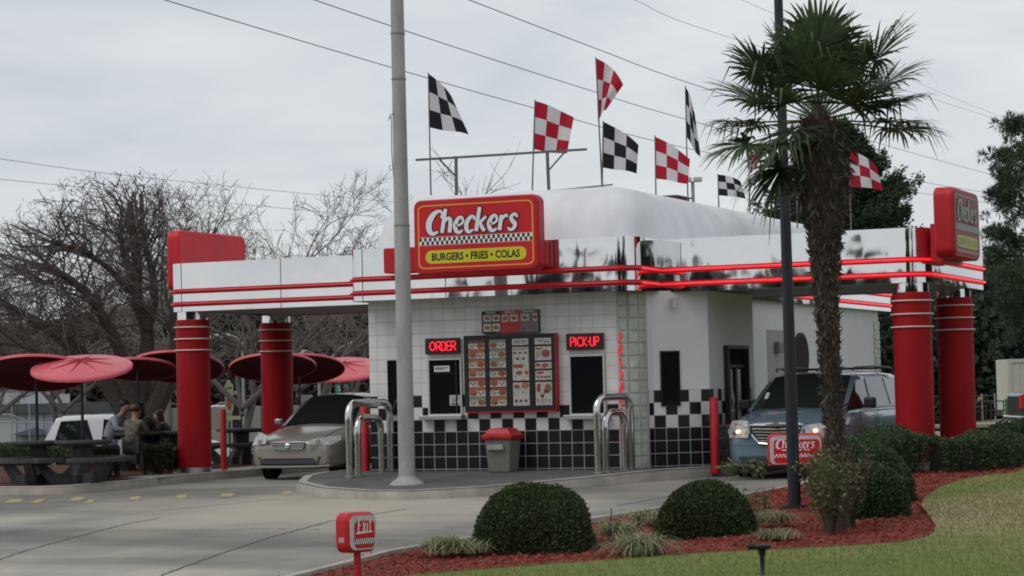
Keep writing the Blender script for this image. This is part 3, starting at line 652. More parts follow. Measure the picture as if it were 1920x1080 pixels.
# ------------------------------------------------------------------ signs
def sign_face(P, W, H, parent, faded=False, small=False):
    """2-D layout; P(u,v,w): u right, v up from the centre, w out of the face"""
    f = MB(); f.prism(rrect(-W/2, W/2, -H/2, H/2, .11), P, 0, .012); f.build('sign_face', REDFADE if faded else REDFACE, parent)
    GO = PINKGREY if faded else GOLD
    s_ = MB(); o1 = rrect(-W/2+.045, W/2-.045, -H/2+.045, H/2-.045, .1, 8); o2 = rrect(-W/2+.064, W/2-.064, -H/2+.064, H/2-.064, .085, 8); n = len(o1)
    for i in range(n):
        j = (i+1) % n; s_.quad(P(*o1[i], .0145), P(*o1[j], .0145), P(*o2[j], .0145), P(*o2[i], .0145))
    s_.build('sign_border', GO, parent)
    # lettering centre moved up
    up_ = H*.20
    PU = lambda u, v, w_: P(u-W*.02, v+up_, w_)
    sh = MB(); strokes_word(sh, 'Checkers', PU, H*.34, grow=H*.018, w=.0135, width=W*.76); sh.build('letter_outline', mat('letter_shadow', (.03, .004, .01), .5) if not faded else mat('faded_outline', (.12, .08, .08), .6), parent)
    lt = MB(); strokes_word(lt, 'Checkers', PU, H*.34, grow=H*.001, w=.0245, width=W*.76); lt.build('lettering', PINKGREY if faded else LETTER, parent)
    cw = MB(); ck = MB(); v0, v1 = -H*.115, -H*.015; n = 46; u0, u1 = -W/2+.066, W/2-.066; du = (u1-u0)/n; hv = (v1-v0)/2
    if faded:
        cw.quad(P(u0, v0, .0155), P(u1, v0, .0155), P(u1, v1, .0155), P(u0, v1, .0155)); cw.build('checker_band', mat('faded_grey_band', (.30, .31, .33), .6), parent)
    else:
        cw.quad(P(u0, v0-.012, .0145), P(u1, v0-.012, .0145), P(u1, v1+.012, .0145), P(u0, v1+.012, .0145)); cwo = cw.build('checker_band', WHITE, parent)
        rd = MB()
        for a, b in ((v0-.006, v0-.0005), (v1+.0005, v1+.006)): rd.quad(P(u0, a, .0152), P(u1, a, .0152), P(u1, b, .0152), P(u0, b, .0152))
        for i in range(n):
            v = v0 if i % 2 else v0+hv; ck.quad(P(u0+i*du, v, .0155), P(u0+i*du+du, v, .0155), P(u0+i*du+du, v+hv, .0155), P(u0+i*du, v+hv, .0155))
        rd.build('band_edge', REDFACE, cwo); ck.build('check_squares', BLACK, cwo)
    yl = MB(); a_, b_ = -H*.39, -H*.20; yl.prism(rrect(-W*.42, W*.42, a_, b_, (b_-a_)/2-.001, 7), P, .012, .016)
    yo = yl.build('slogan_panel', mat('faded_yellow_acrylic', (.50, .50, .20), .6) if faded else YELLOW, parent)
    q = text_obj('BURGERS \u2022 FRIES \u2022 COLAS', H*.150, lambda u, v, w_: (u, v, 0), BLACK, 't', bold=.006)
    ux = [v[0] for v in q.v]; vx = [v[1] for v in q.v]; um, vm = (max(ux)+min(ux))/2, (max(vx)+min(vx))/2; ks = W*.735/(max(ux)-min(ux)); q.v = [tuple(P((v[0]-um)*ks, v[1]-vm+(a_+b_)/2, .0175)) for v in q.v]
    q.build('slogan', mat('faded_slogan', (.33, .32, .16), .6) if faded else BLACK, yo)
REDFACE = mat('red_sign_acrylic', (.56, .014, .022), .35, spec=.4)
# main sign above the front
Y_S = -1.12
tl = at(784, 392, 1, Y_S); br_ = at(998, 500, 1, Y_S)
cxs = (at(779, 440, 1, Y_S).x+at(1004, 430, 1, Y_S).x)/2; Ws = at(1004, 430, 1, Y_S).x-at(779, 440, 1, Y_S).x
zt = at(890, 375, 1, Y_S).z; zb_ = at(890, 505, 1, Y_S).z; Hs = zt-zb_
ms = empty('restaurant_sign', (cxs, Y_S, (zt+zb_)/2), 0, 'big red Checkers sign with yellow slogan bar mounted above the menu board', 'sign', 'red box signs on the roof edge')
PM = lambda u, v, w_: (u, -w_, v)
def cabinet(W, H, D, parent, PP, r=.14, mt=RED):
    b_ = MB(); o0 = rrect(-W/2, W/2, -H/2, H/2, r, 8); o1 = rrect(-W/2+.025, W/2-.025, -H/2+.025, H/2-.025, r-.02, 8); n = len(o0)
    rings = [[PP(u, v, -.02) for u, v in o1], [PP(u, v, -.06) for u, v in o0], [PP(u, v, -D+.03) for u, v in o0], [PP(u, v, -D) for u, v in o1]]
    b_.add([p for r_ in rings for p in r_], [(a*n+i, a*n+(i+1) % n, (a+1)*n+(i+1) % n, (a+1)*n+i) for a in range(3) for i in range(n)]+[tuple(range(n-1, -1, -1)), tuple(range(3*n, 4*n))])
    return b_.build('cabinet', mt, parent, smooth=True, auto=30)
cabinet(Ws+.10, Hs+.10, .30, ms, PM)
PMF = lambda u, v, w_: (u, -w_+.025, v)
sign_face(PMF, Ws, Hs, ms)
rc = MB(); x0_, x1_ = at(722, 490, 1, -.72).x-cxs, at(1026, 470, 1, -.72).x-cxs; zc = (zt+zb_)/2
rc.prism(rrect(x0_, x1_, at(724, 513, 1, -.72).z-zc, at(724, 466, 1, -.72).z-zc, .03), lambda u, v, w_: (u, w_, v), .34, .50); rc.build('raceway', RED, ms, bevel=.01)
rq = MB()
for k in (0, 1): rq.cyl((x1_-.06-.09*k, .30, -.12), (x1_-.06-.09*k, .345, -.12), .012, n=8)
rq.build('bolt', STEEL, ms)
# sign on the right end, facing right ; blank back of its twin on the left
def end_sign(x, y0, y1, z0, z1, D, face, name, lab, faded):
    s_ = empty(name, (x, (y0+y1)/2, (z0+z1)/2), 0, lab, 'sign', 'red box signs on the roof edge')
    sgn = 1 if face > 0 else -1
    PP = lambda u, v, w_: (sgn*w_, sgn*u, v)
    cabinet(y1-y0, z1-z0, D, s_, PP, .16)
    if faded is not None: sign_face(lambda u, v, w_: PP(u, v, w_-.02), y1-y0-.12, z1-z0-.12, s_, faded)
    return s_
XR = 7.98
yr0, yr1 = at(1790, 420, 0, XR).y, at(1838, 420, 0, XR).y
zr1, zr0 = at(1790, 349, 0, XR).z, at(1790, 480, 0, XR).z
rs = end_sign(XR, yr0+.0, yr1, zr0, zr1, .34, 1, 'restaurant_sign', 'sun-faded red Checkers sign facing right above the two right columns', True)
q = MB(); q.box(-.50, -.3, -.55, .9, -.62, .0); q.build('raceway', RED, rs)
XL = -7.05
yl0, yl1 = at(336, 460, 0, XL+.1).y, at(461, 470, 0, XL+.1).y
zl1 = at(340, 431, 0, XL+.1).z
lsn = end_sign(XL-.2, yl0, yl1, zl1-1.15, zl1, .30, -1, 'restaurant_sign', 'blank red back of the sign above the two left columns', True)

# order / pick-up neon signs
def neon_sign(name, label, px0, px1, py0, py1, words, pyc):
    xc = (X0(px0, pyc)+X0(px1, pyc))/2; W = X0(px1, pyc)-X0(px0, pyc); mid = (px0+px1)/2
    z1, z0 = Z0(mid, py0), Z0(mid, py1); H = z1-z0
    o = empty(name, (xc, 0, (z0+z1)/2), 0, label, 'neon sign', 'neon word signs over the windows')
    b_ = MB(); b_.box(-W/2, W/2, -.09, -.012, -H/2, H/2); b_.build('sign_box', mat('maroon_black_box', (.028, .010, .014), .4), o, bevel=.006)
    t_ = MB()
    for st_ in words:
        pts = [(u*W, -.112, v*H) for u, v in st_]; t_.tube(pts, .0085, 6)
    t_.build('neon_letters', NEONSIGN, o, smooth=True, auto=80)
    return o
def L_(ch, x, w_, h=.27):
    z = lambda pts: [(x+a*w_, (b-.5)*2*h) for a, b in pts]
    D = {'O': [[(.5, 1), (.15, .85), (0, .5), (.15, .15), (.5, 0), (.85, .15), (1, .5), (.85, .85), (.5, 1)]],
     'R': [[(0, 0), (0, 1), (.7, 1), (.95, .85), (.95, .62), (.7, .48), (.05, .48), (.45, .45), (1, 0)]],
     'D': [[(0, 0), (0, 1), (.6, 1), (.95, .75), (.95, .25), (.6, 0), (0, 0)]],
     'E': [[(1, 0), (0, 0), (0, 1), (1, 1)], [(0, .5), (.85, .5)]],
     'P': [[(0, 0), (0, 1), (.7, 1), (.95, .85), (.95, .6), (.7, .45), (.02, .45)]],
     'I': [[(.5, 0), (.5, 1)]],
     'C': [[(1, .8), (.75, 1), (.3, .95), (0, .6), (0, .35), (.3, .03), (.75, 0), (1, .2)]],
     'K': [[(0, 0), (0, 1)], [(.95, 1), (.05, .45), (1, 0)]],
     '-': [[(0, .5), (1, .5)]],
     'U': [[(0, 1), (0, .25), (.25, 0), (.75, 0), (1, .25), (1, 1)]]}[ch]
    return [z(s) for s in D]
wd = []
for ch, x in zip('ORDER', (-.34, -.14, .01, .165, .30)): wd += L_(ch, x+.0, .125 if ch != 'O' else .16)
neon_sign('order_sign', 'dark box sign with the word ORDER in red neon above the order window', 801, 864, 634, 664, wd, 650)
wd = []
for ch, x, w_ in (('P', -.36, .10), ('I', -.235, .03), ('C', -.17, .12), ('K', -.01, .10), ('-', .105, .055), ('U', .18, .10), ('P', .315, .10)): wd += L_(ch, x, w_)
neon_sign('pickup_sign', 'dark box sign with the word PICK-UP in red neon above the pick-up window', 1065, 1133, 625, 656, wd, 640)

# menu board
def menu():
    x0, x1 = at(870, 700, 1, -.16).x, at(1041, 700, 1, -.16).x; z0 = at(955, 771, 1, -.16).z; z1 = at(955, 627, 1, -.16).z
    xc, zc = (x0+x1)/2, (z0+z1)/2; W, H = x1-x0, z1-z0
    o = empty('menu_board', (xc, 0, zc), 0, 'large wall-mounted menu board with four columns of food pictures', 'menu board')
    b_ = MB(); b_.box(-W/2, W/2, -.15, -.012, -H/2, H/2); b_.m = 1
    b_.box(W/2+.001, W/2+.012, -.15, -.013, -H/2+.01, H/2-.01); b_.box(-W/2, W/2, -.15, -.013, -H/2-.02, -H/2-.001)
    b_.build('board_case', [mat('black_maroon_case', (.012, .009, .011), .4), RED], o)
    CR = mat('menu_cream', (.50, .48, .44), .5, noise=.35, nscale=22, col2=(.30, .27, .24)); OR = mat('menu_orange', (.38, .12, .05), .5, noise=.4, nscale=30); RD = mat('menu_red', (.30, .05, .04), .5, noise=.3, nscale=25); GN = mat('menu_green', (.20, .26, .17), .5, noise=.3, nscale=25); DK = mat('menu_print', (.09, .055, .045), .5); BU = mat('menu_burger', (.26, .11, .045), .6, noise=.5, nscale=35)
    cols = [(.055, .235), (.29, .47), (.545, .725), (.795, .975)]
    Wm = W
    for ci, (a, b) in enumerate(cols):
        u0, u1 = -W/2+a*W*.985, -W/2+b*W*.985; p = MB()
        v0, v1 = -H/2+.07*H, H/2-(.06)*H
        def rect(mi, a0, b0, a1, b1, w_=-.152):
            p.m = mi; U = lambda t: u0+(u1-u0)*t; V = lambda t: v1-(v1-v0)*t
            p.prism([(U(a0), V(b1)), (U(a1), V(b1)), (U(a1), V(b0)), (U(a0), V(b0))], lambda u, v, w2: (u, w2, v), w_, w_+.001)
        def blob(mi, ca_, cb_, ra, rb_, w_=-.156):
            p.m = mi; pts = [(u0+(u1-u0)*(ca_+ra*math.cos(R(t))*(1+.12*math.sin(3*t))), v1-(v1-v0)*(cb_+rb_*math.sin(R(t)))) for t in range(0, 360, 24)]
            p.prism(pts, lambda u, v, w2: (u, w2, v), w_, w_+.0008)
        if ci < 2:
            for k in range(7):
                t0 = k/7; head = (4, 1, 1, 1, 2, 1, 3)[(k+ci*3) % 7] if ci == 0 else (3, 3, 3, 4, 2, 2, 1)[k]
                rect(head, 0, t0+.005, 1, t0+.05); rect(0, 0, t0+.052, 1, t0+.138)
                sd_ = .75 if (k+ci) % 2 == 0 else .25
                blob(5, sd_, t0+.085, .24, .042); blob(2, sd_+.02, t0+.10, .20, .012, -.1575)
                ox = .08 if sd_ > .5 else .56
                for j in range(3): rect(4, ox+j*.12, t0+.068+.02*(j % 2), ox+.08+j*.12, t0+.095+.02*(j % 2), -.155)
        elif ci == 2:
            rect(0, 0, .0, 1, .095); rect(0, 0, .125, 1, .625); rect(0, 0, .655, 1, 1)
            for j in range(2): rect(4, .1+.45*j, .03, .45+.4*j, .045, -.155); rect(4, .15+.45*j, .06, .4+.4*j, .072, -.155)
            rect(2, .05, .145, .8, .16, -.155)
            for j in range(3): blob(4, .17+.32*j, .215, .11, .016)
            for j in range(2): blob(4, .32+.36*j, .30, .1, .02)
            rect(2, .05, .385, .65, .435, -.155); blob(5, .4, .51, .2, .035); blob(2, .85, .51, .11, .03)
            blob(1, .75, .70, .22, .045); rect(2, .06, .69, .4, .74, -.155)
            for j in range(4): rect(4, .12+.22*j, .79, .15+.22*j, .84, -.155)
            for j in range(3): blob(4, .18+.3*j, .93, .1, .022)
        else:
            rect(0, 0, 0, 1, .095); rect(0, 0, .125, 1, .33); rect(0, 0, .36, 1, .455); rect(0, 0, .485, 1, .625); rect(0, 0, .655, 1, 1)
            rect(4, .1, .03, .5, .042, -.155); rect(4, .55, .05, .9, .062, -.155)
            rect(2, .05, .145, .4, .17, -.155); blob(5, .66, .23, .27, .06); blob(2, .66, .25, .2, .02, -.1575)
            for j in range(3): rect(4, .06, .20+.035*j, .3, .212+.035*j, -.155)
            rect(2, .06, .38, .3, .42, -.155); blob(5, .6, .41, .22, .032)
            rect(2, .08, .50, .5, .53, -.155)
            for j in range(4): blob(4, .16+.23*j, .58, .09, .016)
            rect(2, .08, .68, .3, .80, -.155); blob(5, .75, .75, .2, .07); blob(4, .4, .86, .12, .03); blob(2, .6, .80, .1, .03)
            for j in range(4): rect(4, .14+.22*j, .90, .18+.22*j, .96, -.155)
        p.build('menu_panel', [CR, OR, RD, GN, DK, BU], o)
    # promotional board on top
    x0, x1 = at(903, 605, 1, -.10).x, at(1009, 605, 1, -.10).x; zz1 = at(956, 582, 1, -.1).z; zz0 = at(956, 624, 1, -.1).z
    o2 = empty('promo_board', ((x0+x1)/2, 0, (zz0+zz1)/2), 0, 'small black, red and grey promotion board above the menu board', 'promotion board')
    W, H = x1-x0, zz1-zz0; b_ = MB(); b_.box(-W/2, W/2, -.09, -.012, -H/2, H/2); b_.build('board_case', BLACK, o2)
    p = MB(); PP = lambda u, v, w_: (u*W, -.091-w_, v*H)
    for mi, a, b in ((0, -.5, -.17), (1, -.168, .175), (2, .177, .5)): p.m = mi; p.prism([(a, -.5), (b, -.5), (b, .5), (a, .5)], PP, 0, .002)
    p.build('board_panel', [BLACK, mat('promo_red', (.36, .03, .04), .5), mat('promo_grey', (.16, .12, .13), .5, noise=.3, nscale=8)], o2)
    p = MB()
    for (a, b, c, d) in ((-.47, -.33, .02, .33), (-.31, -.18, .02, .33), (-.47, -.33, -.42, -.06), (-.31, -.18, -.42, -.06), (-.14, -.02, .0, .32), (.01, .14, .0, .32), (.2, .34, .02, .32), (.40, .48, .0, .34)):
        p.prism([(a, c), (b, c), (b, d), (a, d)], PP, .003, .005)
    for a in (-.42, -.08, .24): 
        for j in range(4): p.prism([(a+.045*j, .39), (a+.035+.045*j, .39), (a+.035+.045*j, .46), (a+.045*j, .46)], PP, .003, .005)
    pics = p.build('picture_cards', CR, o2); p = MB()
    for (a, b) in ((-.40, .17), (-.245, .17), (-.40, -.24), (-.245, -.24), (-.08, .15), (.075, .15), (.27, .16), (.44, .16)): p.prism([(a+.045*math.cos(R(t)), b+.09*math.sin(R(t))) for t in range(0, 360, 40)], PP, .006, .008)
    p.build('food_pictures', BU, pics)
menu()
# ------------------------------------------------------------------ poles, bollards, bins
def zpole(p): return max(g(p[0], p[1])+.12, walk(p[0], p[1]))
pp = (-.43, -2.62)
cp = empty('utility_pole', (pp[0], pp[1], zpole(pp)), 0, 'tall round grey concrete pole standing on the walkway kerb', 'pole')
b_ = MB(); b_.tube([(0, 0, 0), (0, 0, 4.2)], .13, 28, rs=[.136, .126]); b_.tube([(0, 0, 4.203), (0, 0, 8.6)], .12, 28, rs=[.122, .106]); b_.build('shaft', CONCP, cp, smooth=True)
b_ = MB(); b_.lathe([(.30, -.02), (.26, .03), (.16, .10), (.137, .13)], (0, 0, 0), 28); b_.build('footing', CONC, cp, smooth=True)
b_ = MB()
for z in (4.2, 6.6, 7.35): b_.lathe([(.128-(z-4)*.0035+.003, -.012), (.128-(z-4)*.0035+.003, .012)], (0, 0, z), 28)
b_.build('steel_strap', METALG, cp)
b_ = MB(); b_.tube([(-.10, -.06, 5.0), (-.12, -.07, 5.4), (-.115, -.07, 5.8), (-.12, -.06, 6.0), (-.16, -.09, 5.92), (-.13, -.07, 6.02), (-.05, -.13, 6.03)], .007, 5)
b_.tube([(-.14, -.07, 5.1), (-.17, -.08, 5.16), (-.14, -.07, 5.2)], .006, 5)
b_.build('loose_wire', DARKM, cp)
# dark slim pole in the bed
p = gnd(1490, 950, .12)
bp = empty('lamp_pole', p, 0, 'slim dark pole rising out of the mulch bed in front of the palm', 'pole')
topx = at(1457, 0, 2, 1)  # direction only
b_ = MB(); b_.tube([(0, 0, -.05), (0, 0, 7.5)], .08, 20, rs=[.088, .058]); b_.build('shaft', DARKM, bp, smooth=True)
bp.rotation_euler = (R(-.4), R(-.35), 0)
b_ = MB(); b_.box(-.13, .13, -.13, .13, -.05, .02); b_.build('base_plate', DARKM, bp)
# U-shaped chrome guards
def uguard(pa, pb, h, r, label, yaw=None):
    a, b = Vector(pa), Vector(pb); c = (a+b)/2; d = (b-a); W = d.length; ang = math.atan2(d.y, d.x)
    z = walk(c.x, c.y); o = empty('guard_rail', (c.x, c.y, z), ang, label, 'guard rail', 'U-shaped chrome guard rails beside the windows')
    pts = [(-W/2, 0, -.05), (-W/2, 0, h-.30)]; rc_ = .22
    for t in range(0, 91, 15): pts.append((-W/2+rc_-rc_*math.cos(R(t)), 0, h-rc_-.0+rc_*math.sin(R(t))))
    for t in range(0, 91, 15): pts.append((W/2-rc_+rc_*math.sin(R(t)), 0, h-rc_+rc_*math.cos(R(t))))
    pts += [(W/2, 0, h-.30), (W/2, 0, -.05)]
    m = MB(); m.tube(pts, r, 16); m.build('bent_tube', CHROMET, o, smooth=True)
    f = MB()
    for s in (-1, 1): f.cyl((s*W/2, 0, -.01), (s*W/2, 0, .012), r*1.5, n=18)
    f.build('foot_flange', STEEL, o); return o
def wk(px, py):
    d = ray(px, py); t = 30.
    while t < 60:
        q = CAM+d*t
        if q.z < walk(q.x, q.y): return (q.x, q.y)
        t += .01
L1, L2 = wk(656, 897), wk(733, 884)
L3, L4 = wk(672, 894), wk(716, 886)
uguard(L1, L2, 1.24, .065, 'tall outer chrome guard rail left of the concrete pole')
uguard(L3, L4, .98, .06, 'low inner chrome guard rail left of the concrete pole')
L1, L2 = wk(1122, 889), wk(1184, 880)
L3, L4 = wk(1137, 887), wk(1173, 881)
uguard(L1, L2, 1.24, .065, 'tall outer chrome guard rail beside the glass block corner')
uguard(L3, L4, .98, .06, 'low inner chrome guard rail beside the glass block corner')
REDB = mat('red_bollard_paint', (.42, .008, .014), .5, noise=.15, nscale=5)
def bollard(p, h, label, r=.075):
    b_ = MB(); b_.lathe([(r, -.1), (r, h-.02), (r*.8, h), (.01, h+.006)], (0, 0, 0), 20); o = b_.build('bollard', REDB, smooth=True); o.location = p
    return tag(o, label, 'bollard', 'red steel bollards by the lanes')
q = gnd(420, 880, .15); bollard(q, 1.15, 'red bollard on the kerb between the left column and the sedan', .062)
q = wk(686, 882); bollard((q[0], q[1], walk(*q)), 1.13, 'red bollard behind the left pair of guard rails')
bollard((3.66, .90, -.04), 1.18, 'red bollard at the tiled corner beside the minivan', .075)
q = gnd(179, 903, .14); bollard(q, .38, 'short red bollard in the picnic bed at far left', .06)
# litter bin
q = at(944, 879, 1, -.36)
tb = empty('litter_bin', (q.x, -.36, walk(q.x, -.36)), 0, 'stone-aggregate litter bin with red lid under the menu board', 'litter bin')
b_ = MB(); lo, hi = .27, .325
b_.add([(sx*a, sy*a, z) for a, z in ((lo, 0), (hi, .60)) for sx, sy in ((-1, -1), (1, -1), (1, 1), (-1, 1))], [(0, 1, 5, 4), (1, 2, 6, 5), (2, 3, 7, 6), (3, 0, 4, 7), (3, 2, 1, 0), (4, 5, 6, 7)])
b_.build('bin_body', mat('pebble_aggregate', (.20, .195, .17), .9, noise=.45, nscale=45, bump=.006, bscale=80), tb, bevel=.02)
b_ = MB(); b_.box(-.24, .16, -.40, -.31, .40, .50); b_.build('push_flap', CONC, tb, bevel=.015)
b_ = MB(); rr_ = [(.385, .60), (.385, .67), (.33, .70), (.25, .79), (.10, .80)]
b_.add([(sx*a, sy*a, z) for a, z in rr_ for sx, sy in ((-1, -1), (1, -1), (1, 1), (-1, 1))], [(k*4+i, k*4+(i+1) % 4, k*4+4+(i+1) % 4, k*4+4+i) for k in range(4) for i in range(4)]+[(16, 17, 18, 19), (3, 2, 1, 0)])
tb.scale = (.72, .72, .93)
ld = b_.build('lid', mat('red_plastic', (.46, .010, .016), .4), tb, bevel=.012)
q_ = text_obj('Thank You', .07, lambda u, v, w_: (u-.06, -.3865, .635+v), mat('dark_red_print', (.10, .004, .008), .5), 't', bold=.002); q_.build('lid_lettering', mat('dark_red_print'), ld)
# ------------------------------------------------------------------ small signs
def small_sign(name, label, cat, p, W, H, D, rz, draw, post, postr=.035):
    o = empty(name, p, rz, label, cat, 'small red lane signs'); 
    PP = lambda u, v, w_: (u, -w_, v+post+H/2)
    c = cabinet(W, H, D, o, lambda u, v, w_: PP(u, v, w_), .09, RED)
    b_ = MB(); b_.box(-postr, postr, D/2-postr, D/2+postr, -.5, post+.03); b_.build('post', REDB, o)
    P3 = lambda u, v, w_: PP(u, v, w_-.018)
    wf = MB(); wf.prism(rrect(-W/2+.03, W/2-.03, -H/2+.03, H/2-.03, .07), P3, 0, .006); wf.build('white_border', mat('weathered_white', (.55, .52, .54), .5, noise=.2, nscale=14), o)
    rf = MB(); rf.prism(rrect(-W/2+.085, W/2-.055, -H/2+.045, H/2-.085, .05), P3, .006, .009); rfo = rf.build('sign_face', REDFACE, o)
    draw(P3, W, H, rfo); return o
def d_exit(P3, W, H, o):
    l_ = MB(); strokes_word(l_, 'Exit', lambda u, v, w_: P3(u+.015, v+.075, w_), .165, slant=.05, w=.011, width=.19, grow=-.0025); l_.build('lettering', LETTER, o)
    l_ = MB(); l_.prism([(-.10, -.012), (.12, -.002), (.12, .012), (-.10, .006)], P3, .0095, .011); l_.build('underline', LETTER, o)
    l_ = MB(); n = 20; u0, u1 = -W/2+.088, W/2-.058; du = (u1-u0)/n; 
    for i in range(n):
        v = -.115+(.028 if i % 2 else 0); l_.quad(P3(u0+i*du, v, .0105), P3(u0+i*du+du, v, .0105), P3(u0+i*du+du, v+.028, .0105), P3(u0+i*du, v+.028, .0105))
    b2_ = MB(); b2_.quad(P3(u0, -.117, .0098), P3(u1, -.117, .0098), P3(u1, -.057, .0098), P3(u0, -.057, .0098)); bb = b2_.build('checker_band', BLACK, o); l_.build('check_squares', LETTER, bb)
def d_chk(P3, W, H, o):
    l_ = MB(); strokes_word(l_, 'Checkers', lambda u, v, w_: P3(u, v+.085, w_), .135, w=.011, width=W*.70, grow=-.0018); l_.build('lettering', LETTER, o)
    l_ = MB(); l_.prism([(-.20, -.008), (.20, -.008), (.20, .008), (-.20, .008)], P3, .0095, .011); l_.build('underline', LETTER, o)
    l_ = MB(); n = 26; u0, u1 = -W/2+.088, W/2-.058; du = (u1-u0)/n
    for i in range(n):
        v = -.105+(.024 if i % 2 else 0); l_.quad(P3(u0+i*du, v, .0105), P3(u0+i*du+du, v, .0105), P3(u0+i*du+du, v+.024, .0105), P3(u0+i*du, v+.024, .0105))
    l_.build('check_squares', LETTER, o)
pz = dep(683, 1000, 23.5)
zz = g(pz.x, pz.y)+.1
es = small_sign('exit_sign', 'small red lane sign reading Exit on a red post at the front kerb', 'lane sign', (pz.x, pz.y, zz), .42, .405, .22, R(70), d_exit, dep(683, 1036, 23.5).z-zz-.0, .026)
b_ = MB(); H_ = dep(683, 1036, 23.5).z-zz; b_.box(-.214, -.2105, .07, .15, H_+.11, H_+.16); b_.build('maker_plate', mat('grey_plate', (.40, .30, .30), .5), es)
pz = dep(1492, 843, 33.6); zz = g(pz.x, pz.y); zb2 = dep(1492, 874, 33.6).z
small_sign('lane_sign', 'small red Checkers lane sign behind the dark pole and in front of the minivan', 'lane sign', (pz.x, pz.y, zz), .80, .47, .2, R(20), d_chk, zb2-zz)
# spot light
pz = gnd(1430, 1080, .12)
o = empty('garden_spotlight', pz, R(20), 'small dark garden spotlight on a stake in the lawn', 'spotlight')
b_ = MB(); b_.lathe([(.028, -.05), (.028, .02), (.02, .03), (.024, .20), (.036, .22), (.036, .25)], (0, 0, 0), 12); b_.build('stake', BLACK, o, smooth=True)
b_ = MB(); b_.lathe([(.03, .0), (.09, .035), (.095, .06), (.05, .075)], (0, 0, .25), 16); b_.cyl((-.14, 0, .30), (.0, 0, .30), .035, .03, 12); b_.build('lamp_head', BLACK, o, smooth=True)
# ------------------------------------------------------------------ flags
FB = flag_mat('black_white_check', (.012, .012, .02), (.62, .62, .63)); FRm = flag_mat('red_white_check', (.42, .008, .03), (.66, .64, .65))
POLEM = mat('thin_flag_pole', (.16, .16, .17), .5, .4)
def flag(name, lab, ptop, pbot, D, corners, mt, seed, ph_=0, fold=.05):
    top, bot = dep(*ptop, D), dep(*pbot, D)
    o = empty('flag', bot, 0, lab, 'flag', 'checkered flags along the roof')
    b_ = MB(); b_.cyl((0, 0, 0), top-bot, .016, .011, 8); b_.build('flag_pole', POLEM, o)
    A, B_, Cc, Dd = corners   # hoist top, hoist bottom, fly bottom, fly top (pixels)
    A, B_, Cc, Dd = [dep(*c, D) for c in corners]; n = 18; rn = random.Random(seed); a0 = rn.uniform(0, 6)
    vs, fs, uv = [], [], []
    vd = Vector((-fw.x, -fw.y, 0)).normalized()
    for j in range(n+1):
        for i in range(n+1):
            u, v = i/n, j/n
            p = (A.lerp(Dd, u)).lerp(B_.lerp(Cc, u), v)
            bulge = math.sin(u*math.pi)*(.10 if v < .5 else -.02)*fold*4
            p = p+vd*(fold*math.sin(u*7+v*2.2+a0)*u)+Vector((0, 0, -fold*.35*math.sin(u*5+a0)*u+fold*.8*math.sin(u*math.pi)*(1-v)))
            vs.append(p-bot)
    for j in range(n):
        for i in range(n):
            fs.append((j*(n+1)+i, j*(n+1)+i+1, (j+1)*(n+1)+i+1, (j+1)*(n+1)+i))
            uv.append([((i+a)/n*.999, 1-(j+b)/n*.999) for a, b in ((0, 0), (1, 0), (1, 1), (0, 1))])
    m = MB(); m.add(vs, fs, uv); c = m.build('cloth', mt, o, smooth=True, auto=80)
    return o
def rD(px, py): # depth on the right roof shoulder
    q = at(px, py, 0, 1.75); return (q-CAM).dot(fw)
flag('f', 'black and white flag nearest the concrete pole', (803, 136), (808, 366), 41.6, [(803, 138), (806, 239), (879, 253), (846, 181)], FB, 1, fold=.06)
flag('f', 'red and white flag above the bare roof rail', (1003, 187), (998, 357), 41.0, [(1003, 189), (1000, 280), (1063, 290), (1076, 222)], FRm, 2, fold=.05)
flag('f', 'red and white flag flying highest of all over the roof corner', (1117, 107), (1129, 352), 40.4, [(1117, 109), (1121, 226), (1136, 205), (1168, 160)], FRm, 3, fold=.12)
flag('f', 'black and white flag just below the highest red one', (1131, 227), (1129, 352), 40.4, [(1131, 228), (1130, 314), (1194, 325), (1197, 272)], FB, 4, fold=.05)
flag('f', 'red and white flag over the rusty roof vent', (1228, 254), (1230, 372), rD(1230, 372), [(1228, 256), (1230, 335), (1290, 344), (1294, 297)], FRm, 5, fold=.04)
flag('f', 'tall narrow black and white flag just left of the palm fronds', (1285, 161), (1290, 384), rD(1290, 384), [(1285, 163), (1287, 256), (1313, 296), (1303, 212)], FB, 6, fold=.10)
flag('f', 'low black and white flag partly behind the palm fronds', (1346, 326), (1348, 394), rD(1348, 394), [(1346, 327), (1348, 366), (1399, 372), (1388, 339)], FB, 7, fold=.03)
flag('f', 'small curled red and white flag behind the palm fronds', (1404, 288), (1406, 406), rD(1406, 405), [(1404, 292), (1407, 326), (1419, 314), (1431, 278)], FRm, 8, fold=.06)
flag('f', 'red and white flag right of the palm trunk', (1592, 278), (1596, 434), 46, [(1592, 280), (1594, 350), (1656, 355), (1645, 313)], FRm, 9, fold=.05)
b_ = MB(); t_, q_ = dep(1494, 300, 48), dep(1495, 428, 48); b_.cyl((0, 0, 0), t_-q_, .016, .011, 8); o = b_.build('flag_pole', POLEM); o.location = q_; tag(o, 'bare thin flag pole behind the palm trunk', 'flag pole')
